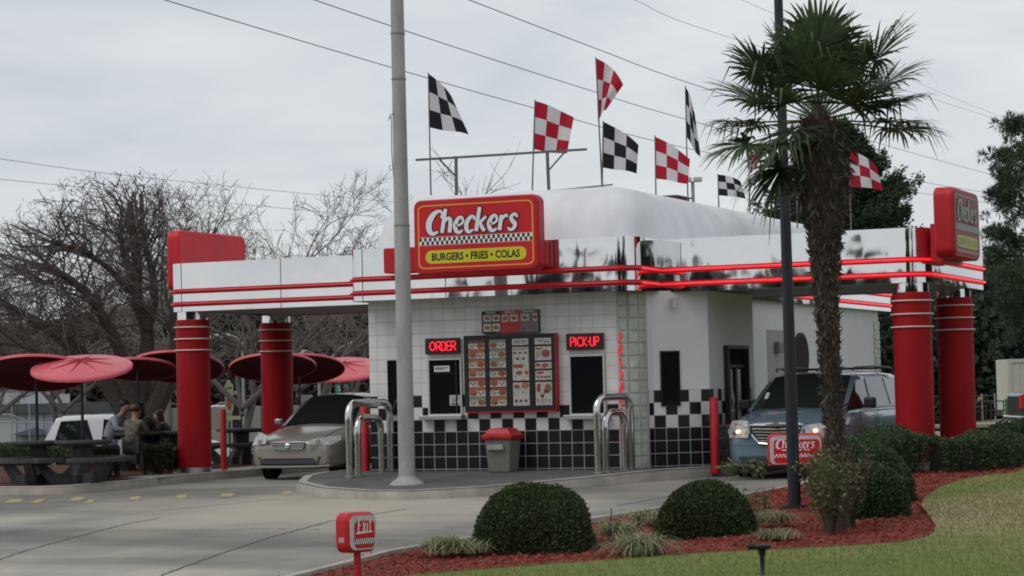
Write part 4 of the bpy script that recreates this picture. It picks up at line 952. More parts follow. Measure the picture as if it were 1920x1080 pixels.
# roof rail
DRR = 41.3
o = empty('roof_rail', dep(940, 357, DRR), 0, 'bare steel sign rail on two braced posts on the roof', 'roof rail')
orr = dep(940, 357, DRR); Q = lambda x, y: dep(x, y, DRR+(x-940)/109*-.40)-orr
RM = mat('weathered_steel', (.13, .12, .135), .6, .3)
b_ = MB(); b_.tube([Q(780, 300), Q(1100, 280)], .028, 4); b_.build('rail', RM, o)
for a, b in (((855, 293), (856, 366)), ((1026, 285), (1029, 356))): b_ = MB(); b_.tube([Q(*a), Q(*b)], .032, 4); b_.build('post', RM, o)
for a, b in (((824, 299), (853, 329)), ((1060, 284), (1030, 318))): b_ = MB(); b_.tube([Q(*a), Q(*b)], .018, 4); b_.build('brace', RM, o)
# ------------------------------------------------------------------ overhead wires
WM = mat('wire_black', (.10, .10, .11), .7)
def wire(lab, pts, r=.012):
    P = [dep(x, y, D) for x, y, D in pts]; Q2 = [Vector(q) for q in cat_spline([tuple(p) for p in P], 8)]
    b_ = MB(); b_.tube(Q2, r, 5); o = b_.build('power_line', WM); tag(o, lab, 'wire', 'overhead power lines')
wire('overhead wire passing lowest, behind the leftmost flag', [(200, -40, 44), (310, 0, 47), (770, 137, 58), (1000, 202, 66), (1293, 279, 80), (1690, 356, 110), (1990, 400, 140)], .011)
wire('middle overhead wire crossing behind the highest flag', [(480, -40, 46), (590, 0, 48), (858, 90, 56), (1115, 172, 66), (1284, 223, 76), (1690, 333, 108), (1990, 383, 140)], .011)
wire('highest overhead wire over the roof corner, ending behind the palm crown', [(800, -30, 48), (880, 0, 50), (1115, 90, 60), (1318, 164, 72), (1690, 281, 106), (1990, 362, 140)], .011)
wire('thin faint wire high above the palm crown at top', [(1100, -30, 70), (1190, 0, 74), (1330, 58, 84), (1700, 170, 120), (1990, 262, 150)], .008)
wire('thin faint wire at upper right by the palm top', [(1300, -30, 80), (1390, 0, 85), (1560, 75, 100), (1760, 172, 120), (1990, 262, 150)], .007)
wire('upper thin wire over the bare trees at left', [(-60, 290, 90), (0, 298, 92), (200, 325, 100), (430, 349, 112), (800, 385, 130)], .011)
wire('lower thin wire over the bare trees at left', [(-60, 330, 90), (0, 336, 92), (200, 356, 100), (420, 380, 112), (800, 415, 130)], .011)

# ------------------------------------------------------------------ vehicles
def vehicle(name, label, cat, paint, loc, rz, S, G, side_mats=None, group=None):
    """S body stations (y, half width, z bottom, z shoulder, crown, roundness); G glass-house stations (y, w0, z0, w1, z1)"""
    o = empty(name, loc, rz, label, cat, group)
    b_ = MB(); rings = []
    for (y, w_, zb, zs, cr_) in S:
        h = zs-zb
        half = [(0, zb), (w_*.80, zb), (w_*.93, zb+.05), (w_*.985, zb+.22*h), (w_, zb+.5*h), (w_*.99, zb+.70*h), (w_*.975, zs-.12*h), (w_*.93, zs-.02), (w_*.84, zs+.012), (w_*.5, zs+cr_*.8), (0, zs+cr_)]
        rings.append([(a, y, z) for a, z in half]+[(-a, y, z) for a, z in half[-2:0:-1]])
    n = len(rings[0]); b_.add([p for r_ in rings for p in r_], [(k*n+i, k*n+(i+1) % n, (k+1)*n+(i+1) % n, (k+1)*n+i) for k in range(len(S)-1) for i in range(n)]+[tuple(range(n-1, -1, -1)), tuple(range((len(S)-1)*n, len(S)*n))])
    bo = b_.build('body', paint, o, smooth=True, auto=38)
    sd = bo.modifiers.new('sub', 'SUBSURF'); sd.levels = 2; sd.render_levels = 2
    rings = []
    for (y0_, w0, z0_, y1_, w1, z1_, cr_) in G:
        half = [(w0, y0_, z0_), (w1+.035*(z1_ > z0_+.1), y0_+(y1_-y0_)*.85, z0_+(z1_-z0_)*.84), (w1, y1_, z1_-.03*(z1_ > z0_+.1)), (w1-.07, y1_, z1_), (w1*.5, y1_, z1_+cr_*.8), (0, y1_, z1_+cr_)]
        rings.append(half+[(-a, y, z) for a, y, z in half[-2::-1]])
    m = len(rings[0]); nG = len(G)
    pm_, gm_ = MB(), {}
    for k in range(nG-1):
        mid = m//2
        for i in range(m-1):
            f = [rings[k][i], rings[k][i+1], rings[k+1][i+1], rings[k+1][i]]
            side = i in (0, m-2); topp = i in range(3, m-4)
            kind = side_mats[k][0] if side else side_mats[k][1] if topp else 'p'
            if kind == 'p': pm_.quad(*f)
            else:
                key = kind+('L' if side and i == 0 else 'R' if side else '')
                gm_.setdefault((k, key), MB()).quad(*f)
    pm_.build('roof', paint, o, smooth=True, auto=45)
    for (k, key), mm in gm_.items():
        nm = {'g': 'side_window', 'w': 'windshield', 'r': 'rear_window', 'b': 'door_pillar'}[key[0]]
        mm.build(nm, BLACK if key[0] == 'b' else GLASSCAR, o, smooth=True, auto=60)
    return o
def wheel(o, x, y, r, wd, paint=None):
    s = 1 if x > 0 else -1; w_ = MB(); prof = [(r*.62, 0), (r*.9, 0), (r, .03), (r, wd-.03), (r*.9, wd)]
    vs = [(x-s*wd+s*(z), y+a*math.cos(2*math.pi*j/26), r+a*math.sin(2*math.pi*j/26)) for a, z in prof for j in range(26)]
    w_.add(vs, [(i*26+j, i*26+(j+1) % 26, (i+1)*26+(j+1) % 26, (i+1)*26+j) for i in range(4) for j in range(26)]+[tuple(range(26)), tuple(range(4*26, 5*26))])
    wo = w_.build('wheel', TYRE, o, smooth=True)
    rm_ = MB(); rm_.cyl((x-s*.005, y, r), (x+s*.004, y, r), r*.16, n=12)
    for k in range(7):
        t = 2*math.pi*k/7; rm_.tube([(x+s*.001, y+r*.1*math.cos(t), r+r*.1*math.sin(t)), (x+s*.003, y+r*.6*math.cos(t), r+r*.6*math.sin(t))], r*.06, 5)
    pts = [(x, y+r*.62*math.cos(2*math.pi*j/24), r+r*.62*math.sin(2*math.pi*j/24)) for j in range(25)]; rm_.tube(pts, r*.045, 5, False)
    rm_.build('rim', RIM, wo)
    ar = MB(); xx = x-s*.055; ar.add([(xx, y, r)]+[(xx, y+r*1.17*math.cos(2*math.pi*j/26), r+r*1.17*math.sin(2*math.pi*j/26)) for j in range(26)], [(0, 1+j, 1+(j+1) % 26) for j in range(26)])
    ar.build('wheel_arch', BLACK, wo)
LAMP = mat('headlamp_lens', (.50, .50, .48), .12, noise=.5, nscale=16, spec=.8, coat=.5)
BULB = mat('lit_headlight', (.9, .6, .4), .2, emit=(1, .62, .42), es=1.5)
PLATE = mat('licence_plate', (.55, .50, .40), .5)
def patch(o, name, mt, pts, th=.012, push=(0, 0, 0)):
    """thin moulded panel through 3-D corner points (ordered), thickened"""
    P = [Vector(p)+Vector(push) for p in pts]; c = sum(P, Vector())/len(P); nn = (P[1]-P[0]).cross(P[2]-P[1]).normalized()
    b_ = MB(); n = len(P); b_.add([p for p in P]+[p-nn*th for p in P], [tuple(range(n)), tuple(range(2*n-1, n-1, -1))]+[(i, (i+1) % n, n+(i+1) % n, n+i) for i in range(n)])
    return b_.build(name, mt, o, bevel=.004)
# sedan
SEDP = mat('champagne_car_paint', (.34, .315, .275), .26, .3, coat=.7, spec=.6)
sed = vehicle('parked_car', 'champagne-beige sedan waiting in the left drive-through lane', 'car', SEDP, (-4.37, .6, g(-4.4, 1)+.0), R(2.5),
    [(0.02, .55, .24, .60, .05), (.06, .74, .21, .64, .06), (.22, .86, .19, .69, .07), (.55, .90, .18, .75, .09), (1.0, .905, .20, .83, .10), (1.35, .91, .20, .91, .08), (2.4, .915, .20, .93, .05), (3.6, .91, .22, .95, .05), (4.3, .88, .24, .95, .04), (4.72, .80, .28, .88, .04), (4.8, .70, .34, .80, .03)],
    [(1.22, .80, .90, 1.30, .78, .93, .05), (1.45, .81, .92, 2.12, .63, 1.42, .05), (2.5, .82, .93, 2.55, .64, 1.455, .045), (2.58, .82, .93, 2.63, .64, 1.455, .045), (3.45, .81, .95, 3.25, .62, 1.42, .04), (4.15, .78, .96, 4.0, .72, .98, .04)],
    [('g', 'w'), ('g', 'p'), ('b', 'p'), ('g', 'p'), ('g', 'r')])
sed.scale = (1, 1, 1.05)
for x in (-.865, .865):
    for y in (.92, 3.75): wheel(sed, x*1.04, y, .315, .2)
gr = patch(sed, 'grille', BLACK, [(-.34, -.005, .66), (.34, -.005, .66), (.30, .0, .54), (-.30, .0, .54)])
for z, hw in ((.655, .345), (.625, .33), (.595, .32), (.565, .31), (.54, .30)):
    b_ = MB(); b_.tube([(-hw, -.02, z), (0, -.035, z-.004), (hw, -.02, z)], .009, 6); b_.build('grille_bar', STEEL, gr)
b_ = MB()
for rx, rz_ in ((.055, .032), (.028, .03)): b_.tube([(rx*math.cos(R(t)), -.05, .60+rz_*math.sin(R(t))) for t in range(0, 361, 30)], .006, 5, False)
b_.tube([(-.03, -.05, .622), (0, -.052, .612), (.03, -.05, .622)], .006, 5)
b_.build('badge', CHROME, gr)
for s in (-1, 1):
    hl = patch(sed, 'headlight', LAMP, [(s*.42, .02, .60), (s*.78, .20, .585), (s*.865, .42, .66), (s*.83, .50, .735), (s*.60, .15, .715), (s*.42, .04, .67)][::s], .10, (s*.02, -.075, .02))
    b_ = MB(); b_.cyl((s*.58, .0, .665), (s*.58, .035, .665), .045, n=14); b_.build('lamp_reflector', RIM, hl)
    patch(sed, 'fog_lamp_recess', mat('bumper_shadow_paint', (.16, .145, .12), .35, .5), [(s*.58, -.012, .40), (s*.80, .11, .39), (s*.82, .14, .29), (s*.54, .0, .27)][::s], .01, (0, .035, 0))
    b_ = MB(); b_.box(-.07, .07, -.05, .06, -.055, .055); mo = b_.build('door_mirror', SEDP, sed, bevel=.03); mo.location = (s*1.0, 1.62, 1.0)
patch(sed, 'bumper_intake', BLACK, [(-.50, -.022, .375), (.50, -.022, .375), (.56, -.018, .27), (-.56, -.018, .27)])
for z in (.34, .305): b_ = MB(); b_.tube([(-.53, -.035, z), (.53, -.035, z)], .006, 4); b_.build('intake_bar', METALG, sed)
b_ = MB(); b_.tube([(-.80, .06, .245), (-.55, -.03, .235), (0, -.045, .232), (.55, -.03, .235), (.80, .06, .245)], .014, 6); b_.build('bumper_lip', SEDP, sed)
b_ = MB(); b_.tube([(-.62, .10, .715), (-.40, .015, .682), (0, .0, .675), (.40, .015, .682), (.62, .10, .715), (.70, .6, .84), (.70, 1.2, .93)], .006, 4); b_.build('bonnet_seam', BLACK, sed)
patch(sed, 'dashboard_paper', mat('windscreen_paper', (.45, .47, .46), .5), [(-.66, 1.42, .99), (-.50, 1.38, .98), (-.46, 1.62, 1.12), (-.58, 1.66, 1.14)], .004)
# minivan
VANP = mat('steel_blue_car_paint', (.16, .235, .30), .22, .35, coat=.8, spec=.6)
van = vehicle('minivan', 'steel-blue minivan with lit headlights leaving the right drive-through lane', 'minivan', VANP, (5.04, -.05, g(5, 0)+.0), R(-1),
    [(0.03, .62, .26, .74, .05), (.07, .80, .22, .80, .06), (.24, .93, .20, .88, .08), (.6, .965, .20, .96, .10), (1.05, .975, .22, 1.06, .09), (1.5, .985, .22, 1.12, .05), (2.6, .99, .22, 1.13, .03), (4.4, .985, .22, 1.14, .03), (5.0, .96, .26, 1.12, .03), (5.14, .9, .34, 1.02, .02)],
    [(.98, .86, 1.06, 1.10, .86, 1.10, .05), (1.5, .90, 1.10, 2.10, .74, 1.66, .05), (2.40, .91, 1.12, 2.45, .755, 1.70, .045), (2.52, .91, 1.12, 2.57, .755, 1.70, .045), (3.70, .91, 1.13, 3.62, .75, 1.71, .045), (3.80, .91, 1.13, 3.72, .75, 1.71, .045), (4.85, .89, 1.13, 4.7, .73, 1.68, .04), (5.12, .87, 1.12, 5.0, .72, 1.60, .03)],
    [('g', 'w'), ('g', 'p'), ('b', 'p'), ('g', 'p'), ('b', 'p'), ('g', 'p'), ('p', 'r')])
for x in (-.93, .93):
    for y in (1.0, 4.05): wheel(van, x*1.045, y, .335, .21)
gr = patch(van, 'grille', BLACK, [(-.44, -.0, .86), (.44, -.0, .86), (.30, -.02, .58), (-.30, -.02, .58)])
for k, z in enumerate((.815, .765, .715, .665, .62)):
    hw = .42-.14*(.83-z)/.25; b_ = MB(); b_.tube([(-hw, -.025, z), (0, -.035, z-.012), (hw, -.025, z)], .010, 6); b_.build('grille_bar', STEEL, gr)
b_ = MB(); b_.tube([(-.46, -.012, .875), (.46, -.012, .875), (.42, -.03, .72), (.30, -.035, .585), (0, -.045, .555), (-.30, -.035, .585), (-.42, -.03, .72), (-.46, -.012, .875)], .017, 6); b_.build('grille_surround', CHROME, gr)
b_ = MB(); b_.tube([(-.40, .0, .885), (0, -.025, .90), (.40, .0, .885)], .018, 6); b_.cyl((0, -.055, .90), (0, -.03, .90), .05, .05, 16); b_.build('badge', CHROME, gr)
for s in (-1, 1):
    hl = patch(van, 'headlight', LAMP, [(s*.50, .0, .66), (s*.86, .15, .68), (s*.955, .40, .80), (s*.93, .46, .90), (s*.66, .10, .89), (s*.52, .02, .86)][::s], .08, (s*-.01, -.045, 0))
    b_ = MB(); b_.cyl((s*.66, -.045, .775), (s*.66, .03, .775), .032, n=16); b_.build('lit_bulb', BULB, hl)
    b_ = MB(); b_.cyl((s*.80, .02, .78), (s*.80, .08, .78), .05, n=16); b_.build('lamp_reflector', RIM, hl)
    b_ = MB(); b_.box(-.10, .10, -.06, .07, -.09, .09); mo = b_.build('door_mirror', BLACK, van, bevel=.035); mo.location = (s*1.10, 1.72, 1.20)
    b_ = MB(); b_.tube([(s*.68, 2.2, 1.76), (s*.70, 2.3, 1.80), (s*.70, 3.4, 1.82), (s*.70, 4.6, 1.79), (s*.68, 4.75, 1.74)], .018, 6); b_.build('roof_rail', DARKM, van)
    b_ = MB(); b_.tube([(s*.993, 1.65, 1.09), (s*1.0, 2.6, 1.12), (s*1.0, 4.7, 1.13)], .022, 6); b_.build('chrome_waist_strip', STEEL, van)
    b_ = MB()
    for y in (1.52, 2.60): b_.tube([(s*.965, y, .36), (s*.997, y-.0, .6), (s*.997, y, .85), (s*.975, y+.02, 1.09)], .007, 4)
    b_.build('door_seam', BLACK, van)
    b_ = MB(); b_.tube([(s*1.0, 1.5, .48), (s*1.0, 4.6, .50)], .012, 4); b_.build('side_moulding', mat('trim_blue', (.10, .15, .20), .4, .3), van)
    for y in (2.42, 2.72):
        b_ = MB(); b_.tube([(s*1.0, y-.09, .97), (s*1.035, y, .975), (s*1.0, y+.09, .98)], .012, 6); b_.build('door_handle', VANP, van)
b_ = MB(); b_.tube([(-.70, 2.6, 1.785), (.70, 2.6, 1.785)], .016, 6); b_.build('roof_crossbar', DARKM, van)
b_ = MB(); b_.tube([(-.70, 4.0, 1.785), (.70, 4.0, 1.785)], .016, 6); b_.build('roof_crossbar', DARKM, van)
patch(van, 'bumper_intake', mat('bumper_intake_dark', (.03, .035, .045), .5), [(-.66, -.005, .36), (.66, -.005, .36), (.60, -.01, .25), (-.60, -.01, .25)])
b_ = MB(); b_.tube([(-.90, .16, .34), (-.72, .0, .235), (0, -.05, .222), (.72, .0, .235), (.90, .16, .34)], .012, 6); b_.build('bumper_trim', STEEL, van)
b_ = MB(); b_.tube([(-.88, .12, .56), (-.6, -.01, .545), (0, -.035, .54), (.6, -.01, .545), (.88, .12, .56)], .004, 4); b_.build('bumper_seam', BLACK, van)
pl_ = patch(van, 'licence_plate', PLATE, [(-.15, -.045, .47), (.15, -.045, .47), (.15, -.045, .33), (-.15, -.045, .33)], .01)
b_ = MB(); b_.tube([(-.6, 1.12, 1.13), (.1, 1.3, 1.19)], .008, 4); b_.tube([(.1, 1.12, 1.13), (.7, 1.3, 1.17)], .008, 4); b_.build('wiper', BLACK, van)
b_ = MB(); b_.tube([(-.78, .14, .895), (-.45, .02, .89), (0, -.01, .91), (.45, .02, .89), (.78, .14, .895), (.83, .6, 1.0), (.80, 1.05, 1.10)], .006, 4); b_.build('bonnet_seam', BLACK, van)
patch(van, 'windscreen_sticker', mat('windscreen_paper'), [(-.66, 1.42, 1.30), (-.60, 1.42, 1.30), (-.59, 1.52, 1.40), (-.65, 1.52, 1.40)], .004)
# white SUV far left, side-on
SUVP = mat('white_car_paint', (.66, .67, .68), .3, coat=.5)
sp = dep(256, 880, 67); heading = math.atan2(fw.y, fw.x)-math.pi/2
suv = vehicle('white_suv', 'large white SUV parked beyond the picnic tables', 'SUV', SUVP, (0, 0, 0), 0,
    [(0.0, .80, .40, .80, .02), (.08, .93, .34, .98, .03), (.6, .98, .34, 1.12, .05), (1.4, .99, .36, 1.17, .04), (3.6, .99, .36, 1.18, .03), (5.0, .99, .38, 1.18, .03), (5.28, .95, .42, 1.12, .02), (5.33, .88, .5, 1.0, .01)],
    [(1.30, .92, 1.14, 1.42, .9, 1.2, .03), (1.72, .94, 1.16, 2.35, .78, 1.84, .04), (2.62, .94, 1.17, 2.62, .78, 1.88, .04), (2.78, .94, 1.17, 2.80, .78, 1.88, .04), (3.62, .94, 1.18, 3.55, .78, 1.90, .03), (3.85, .94, 1.18, 4.05, .78, 1.90, .03), (4.95, .94, 1.18, 4.72, .78, 1.87, .03), (5.25, .92, 1.17, 4.9, .76, 1.82, .02)],
    [('g', 'w'), ('g', 'p'), ('b', 'p'), ('g', 'p'), ('p', 'p'), ('g', 'p'), ('p', 'r')])
for x in (-.93, .93):
    for y in (1.0, 4.2): wheel(suv, x*1.04, y, .38, .24)
# nose points to screen right: local -Y -> +rt
ang = math.atan2(rt.y, rt.x)+math.pi/2+R(10)
suv.rotation_euler = (0, 0, ang); hd = Vector((math.sin(ang), -math.cos(ang), 0)); suv.location = Vector((sp.x, sp.y, -1.0))+hd*2.65; suv.scale = (1, 1.0, 1)
for s in (-1, 1):
    patch(suv, 'headlight', LAMP, [(s*.62, -.0, .78), (s*.93, .14, .80), (s*.95, .30, .98), (s*.64, .03, .98)][::s], .02)
    b_ = MB(); b_.box(-.1, .1, -.07, .07, -.1, .1); mo = b_.build('door_mirror', BLACK, suv, bevel=.03); mo.location = (s*1.1, 1.75, 1.25)
    b_ = MB(); b_.tube([(s*.995, .3, .62), (s*1.0, 5.1, .62)], .03, 4); b_.build('side_moulding', mat('grey_moulding', (.35, .35, .35), .5), suv)
    b_ = MB(); b_.box(-.02, .02, -.05, .05, -.14, .14); mo = b_.build('tail_lamp', RED, suv); mo.location = (s*.93, 5.22, 1.0)
patch(suv, 'grille', BLACK, [(-.55, -.02, .98), (.55, -.02, .98), (.55, -.02, .72), (-.55, -.02, .72)])
for z in (.60, .54, .47): b_ = MB(); b_.tube([(-.85, -.03, z), (.85, -.03, z)], .018, 6); b_.build('bumper_bar', STEEL, suv)
# ------------------------------------------------------------------ umbrellas and tables
UMU = mat('umbrella_underside_shade', (.085, .006, .012), .7)  # much darker red than the top, mostly shade put into the colour
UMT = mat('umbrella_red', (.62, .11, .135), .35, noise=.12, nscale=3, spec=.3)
UMR = mat('umbrella_rib_red', (.36, .012, .025), .5)
def umbrella(px, py, D, rad_px, tilt, az, label, pole_px=None, pole_h=None):
    c = dep(px, py, D); rr_ = rad_px/F_PX*D
    base = Vector((c.x, c.y, g(c.x, c.y)+.13)); o = empty('umbrella', base, 0, label, 'umbrella', 'round red umbrellas over the picnic tables')
    h = c.z-base.z
    M_ = Matrix.Translation((0, 0, h)) @ Matrix.Rotation(tilt, 4, Vector((math.cos(az), math.sin(az), 0)))
    b_ = MB(M_); n = 40; prof = [(0.0, .115), (rr_*.3, .095), (rr_*.9, .02), (rr_*.985, .005), (rr_, -.012), (rr_, -.05), (rr_*.97, -.05), (rr_*.9, -.012), (rr_*.3, .06), (0.0, .08)]
    vs = []; fs = []
    for r_, z in prof: vs += [(r_*math.cos(2*math.pi*j/n), r_*math.sin(2*math.pi*j/n), z) for j in range(n)]
    fs = [(i*n+j, i*n+(j+1) % n, (i+1)*n+(j+1) % n, (i+1)*n+j) for i in range(len(prof)-1) for j in range(n)]
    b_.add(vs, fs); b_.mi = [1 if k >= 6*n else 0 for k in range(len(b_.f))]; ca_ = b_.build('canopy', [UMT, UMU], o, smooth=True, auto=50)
    rb_ = MB(M_)
    for k in range(8):
        t = 2*math.pi*k/8+.25; a = Vector((math.cos(t), math.sin(t), 0)); s_ = Vector((-a.y, a.x, 0)); p0, p1 = a*.05, a*rr_*.66
        z0, z1 = .112, .052
        rb_.add([p0+s_*.035+Vector((0, 0, z0)), p0-s_*.035+Vector((0, 0, z0)), p1+Vector((0, 0, z1)), p0+Vector((0, 0, z0+.045)), p1+Vector((0, 0, z1+.004))], [(0, 3, 4, 2), (1, 2, 4, 3), (0, 1, 3)])
    rb_.build('canopy_rib', UMR, ca_)
    b_ = MB(); b_.cyl((0, 0, .0), (0, 0, h-.02), .028, n=10); b_.build('pole', DARKM, o); return o
fa_ = math.atan2(rt.y, rt.x)   # tilt axes given relative to the view's right
UMB = [
 (68, 697, 42.6, 104, R(-18), 0.1, 'dark-looking umbrella at the left edge of the photo, tilted to show its underside'),
 (153, 688, 41.6, 95, R(15), 0, 'bright umbrella at left, tilted to show its ribbed top'),
 (258, 690, 46.5, 76, R(-15), 0, 'umbrella mostly hidden behind the bright left one, over the seated people'),
 (333, 686, 47.0, 88, R(-19), -.06, 'umbrella behind the front left column, tilted to show its underside'),
 (511, 686, 50.0, 82, R(-17), .12, 'umbrella behind the rear left column, tilted to show its underside'),
 (561, 690, 52.5, 86, R(-18), .1, 'umbrella left of the building, tilted to show its dark underside above the sedan'),
 (641, 691, 55.0, 82, R(16), -.02, 'bright umbrella beside the building wall, tilted to show its ribbed top')]
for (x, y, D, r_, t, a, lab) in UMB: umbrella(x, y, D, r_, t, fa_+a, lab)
def picnic(p, rz, label, posts=True):
    o = empty('picnic_table', (p[0], p[1], g(p[0], p[1])+.13), rz, label, 'picnic table', 'round concrete picnic tables'); o.scale = (.86, .86, 1)
    b_ = MB(); b_.lathe([(.40, .66), (.58, .69), (.60, .72), (.59, .75)], (0, 0, 0), 28); b_.build('tabletop', CONCD, o, smooth=True, auto=30)
    b_ = MB(); b_.add([(x*s, y*s2_, z) for z, s, s2_ in ((-.05, 1.25, .9), (.14, 1.35, 1.0), (.30, .8, .8), (.67, .72, .75)) for x, y in ((-.22, -.2), (.22, -.2), (.22, .2), (-.22, .2))], [(k*4+i, k*4+(i+1) % 4, k*4+4+(i+1) % 4, k*4+4+i) for k in range(3) for i in range(4)]+[(12, 13, 14, 15)])
    b_.build('pedestal', CONCD, o, bevel=.02)
    for k in range(3):
        t0 = 2*math.pi*k/3+.4; b_ = MB(); pts_o, pts_i = [], []
        for j in range(9):
            t = t0-.72+1.44*j/8; pts_o.append((1.08*math.cos(t), 1.08*math.sin(t))); pts_i.append((.76*math.cos(t), .76*math.sin(t)))
        poly = pts_o+pts_i[::-1]; b_.prism(poly, lambda u, v, w_: (u, v, w_), .37, .45); se = b_.build('bench', CONCD, o, bevel=.012)
        a = Vector((math.cos(t0), math.sin(t0), 0)); s_ = Vector((-a.y, a.x, 0)); b_ = MB()
        b_.add([a*x+s_*sg*.09+Vector((0, 0, z)) for sg in (-1, 1) for x, z in ((.15, .0), (.62, -.05), (1.0, .37), (.82, .37), (.52, .14), (.15, .18))], [(0, 1, 2, 3, 4, 5), (11, 10, 9, 8, 7, 6)]+[(i, (i+1) % 6, 6+(i+1) % 6, 6+i) for i in range(6)])
        b_.build('bench_support', CONCD, se)
    return o
TB = [((70, 697, 42.0), .5, 'concrete picnic table at the far left edge'), ((153, 688, 41.6), 1.1, 'concrete picnic table under the bright left umbrella'),
      ((258, 690, 46.5), .2, 'concrete picnic table with people seated round it'), ((333, 686, 47.0), .9, 'concrete picnic table behind the front left column'),
      ((511, 686, 50.0), 1.5, 'concrete picnic table behind the sedan bonnet'), ((561, 690, 52.5), .3, 'concrete picnic table behind the sedan windscreen'), ((641, 691, 55.0), .7, 'concrete picnic table hidden low behind the sedan roof')]
TP = []
for (x, y, D), rz, lab in TB:
    c = dep(x, y, D); TP.append(c); picnic((c.x, c.y), rz, lab)
c = dep(452, 840, 49); picnic((c.x, c.y), .8, 'concrete picnic table between the red bollard and the sedan')
# ------------------------------------------------------------------ people (seated)
def skin_mesh(name, nodes, edges, mt, parent, sub=1, root=0):
    me = bpy.data.meshes.new(name); me.from_pydata([n[0] for n in nodes], edges, []); o = link(name, me, parent, [mt])
    md = o.modifiers.new('skin', 'SKIN'); md.use_smooth_shade = True
    for i, nd in enumerate(nodes):
        sv = me.skin_vertices[0].data[i]; rr2 = nd[1]; sv.radius = (rr2, rr2) if not isinstance(rr2, tuple) else rr2; sv.use_root = (i == root)
    s_ = o.modifiers.new('sub', 'SUBSURF'); s_.levels = sub; s_.render_levels = sub
    return o
SKIN = mat('skin', (.28, .16, .11), .55); SKIN2 = mat('skin_light', (.38, .24, .18), .55)
def person(loc, rz, label, jacket, trousers, hair, long_hair=False, lean=.15, scale=1, cap=False, skin=None, arms=(.42, .30)):
    o = empty('person', loc, rz, label, 'person'); o.scale = (scale,)*3
    # facing local -y, seated on a 0.45 m bench; origin on the ground
    L_n = lean
    N_ = [((0, 0, .52), .145), ((0, -.02*L_n-.02, .72), .14), ((0, -.35*L_n, .95), .155), ((0, -.48*L_n, 1.08), .075), ((0, -.58*L_n-.01, 1.16), .070), ((0, -.66*L_n-.02, 1.24), .115), ((0, -.72*L_n-.03, 1.35), .105)]
    E_ = [(0, 1), (1, 2), (2, 3), (3, 4), (4, 5), (5, 6)]
    for s in (-1, 1):
        b0 = len(N_); N_ += [((s*.17, -.38*L_n, 1.03), .062), ((s*.25, -.12-.3*L_n, .82), .05), ((s*.16, -arms[0]+.02, .80), .038), ((s*.10, -arms[0]-.10, .80), .03)]
        E_ += [(2, b0), (b0, b0+1), (b0+1, b0+2), (b0+2, b0+3)]
        b1 = len(N_); N_ += [((s*.10, -.04, .53), .095), ((s*.13, -.44, .53), .065), ((s*.13, -.42, .28), .048), ((s*.13, -.44, .07), .038), ((s*.13, -.56, .05), .035)]
        E_ += [(0, b1), (b1, b1+1), (b1+1, b1+2), (b1+2, b1+3), (b1+3, b1+4)]
    sk_ = skin or SKIN
    skin_mesh('body', N_, E_, sk_, o)
    J = [((0, 0, .55), .165), ((0, -.02, .74), .165), ((0, -.36*L_n, .96), .175), ((0, -.46*L_n, 1.07), .09)]; JE = [(0, 1), (1, 2), (2, 3)]
    for s in (-1, 1):
        b0 = len(J); J += [((s*.17, -.38*L_n, 1.03), .078), ((s*.25, -.12-.3*L_n, .82), .064), ((s*.165, -arms[0]+.06, .805), .052)]; JE += [(2, b0), (b0, b0+1), (b0+1, b0+2)]
    skin_mesh('jacket', J, JE, jacket, o)
    J = [((0, 0, .53), .15)]; JE = []
    for s in (-1, 1):
        b0 = len(J); J += [((s*.10, -.05, .53), .107), ((s*.13, -.44, .53), .077), ((s*.13, -.42, .28), .06), ((s*.13, -.43, .13), .055)]; JE += [(0, b0), (b0, b0+1), (b0+1, b0+2), (b0+2, b0+3)]
    skin_mesh('trousers', J, JE, trousers, o)
    hx = -.70*L_n-.01; Hn = [((0, hx-.0, 1.40), .115), ((0, hx+.045, 1.33), .13), ((0, hx+.06, 1.24), .115)]; HE = [(0, 1), (1, 2)]
    if long_hair: Hn += [((0, hx+.10, 1.13), .10), ((0, hx+.11, 1.0), .07)]; HE += [(2, 3), (3, 4)]
    skin_mesh('hair', Hn, HE, hair, o)
    f = MB(); fy = hx-.10
    f.add([(-.012, fy, 1.30), (.012, fy, 1.30), (0, fy-.025, 1.285), (0, fy, 1.34)], [(0, 2, 3), (2, 1, 3), (0, 1, 2)]); f.build('nose', sk_, o)
    for s in (-1, 1): f = MB(); f.box(s*.035-.012, s*.035+.012, fy+.004, fy+.012, 1.335, 1.347); f.build('eye', BLACK, o)
    f = MB(); f.box(-.022, .022, fy+.004, fy+.012, 1.252, 1.260); f.build('mouth', mat('lips', (.22, .07, .06), .5), o)
    return o
HAIRB = mat('black_hair', (.012, .009, .009), .5); HAIRR = mat('brown_hair', (.06, .025, .018), .5)
tb3 = TP[2]; zt_ = g(tb3.x, tb3.y)+.13
JG = mat('grey_blue_knit', (.26, .27, .31), .9, noise=.3, nscale=20); JC = mat('camouflage_cloth', (.14, .125, .10), .9, noise=.6, nscale=14, col2=(.05, .045, .035)); DKC = mat('dark_cloth', (.03, .03, .035), .9); DNM = mat('dark_denim', (.05, .06, .10), .9)
WHC = mat('white_cloth', (.55, .52, .53), .9)
def seat(px, D): c = dep(px, 860, D); return (c.x, c.y, g(c.x, c.y)+.13)
va = math.atan2(rt.y, rt.x)
person(seat(206, 46.4), va+R(72), 'seated woman with dark hair in a grey-blue knit top, bent over the picnic table', JG, DNM, HAIRB, False, .55, 1.0, arms=(.50, .3))
person(seat(248, 44.8), va+R(158), 'person in a brown camouflage jacket seated with their back turned', JC, DKC, HAIRR, False, .25, .93)
person(seat(289, 46.9), va+R(-60), 'seated person with long dark hair in a dark coat and white top', DKC, DNM, HAIRB, True, .5, .95)
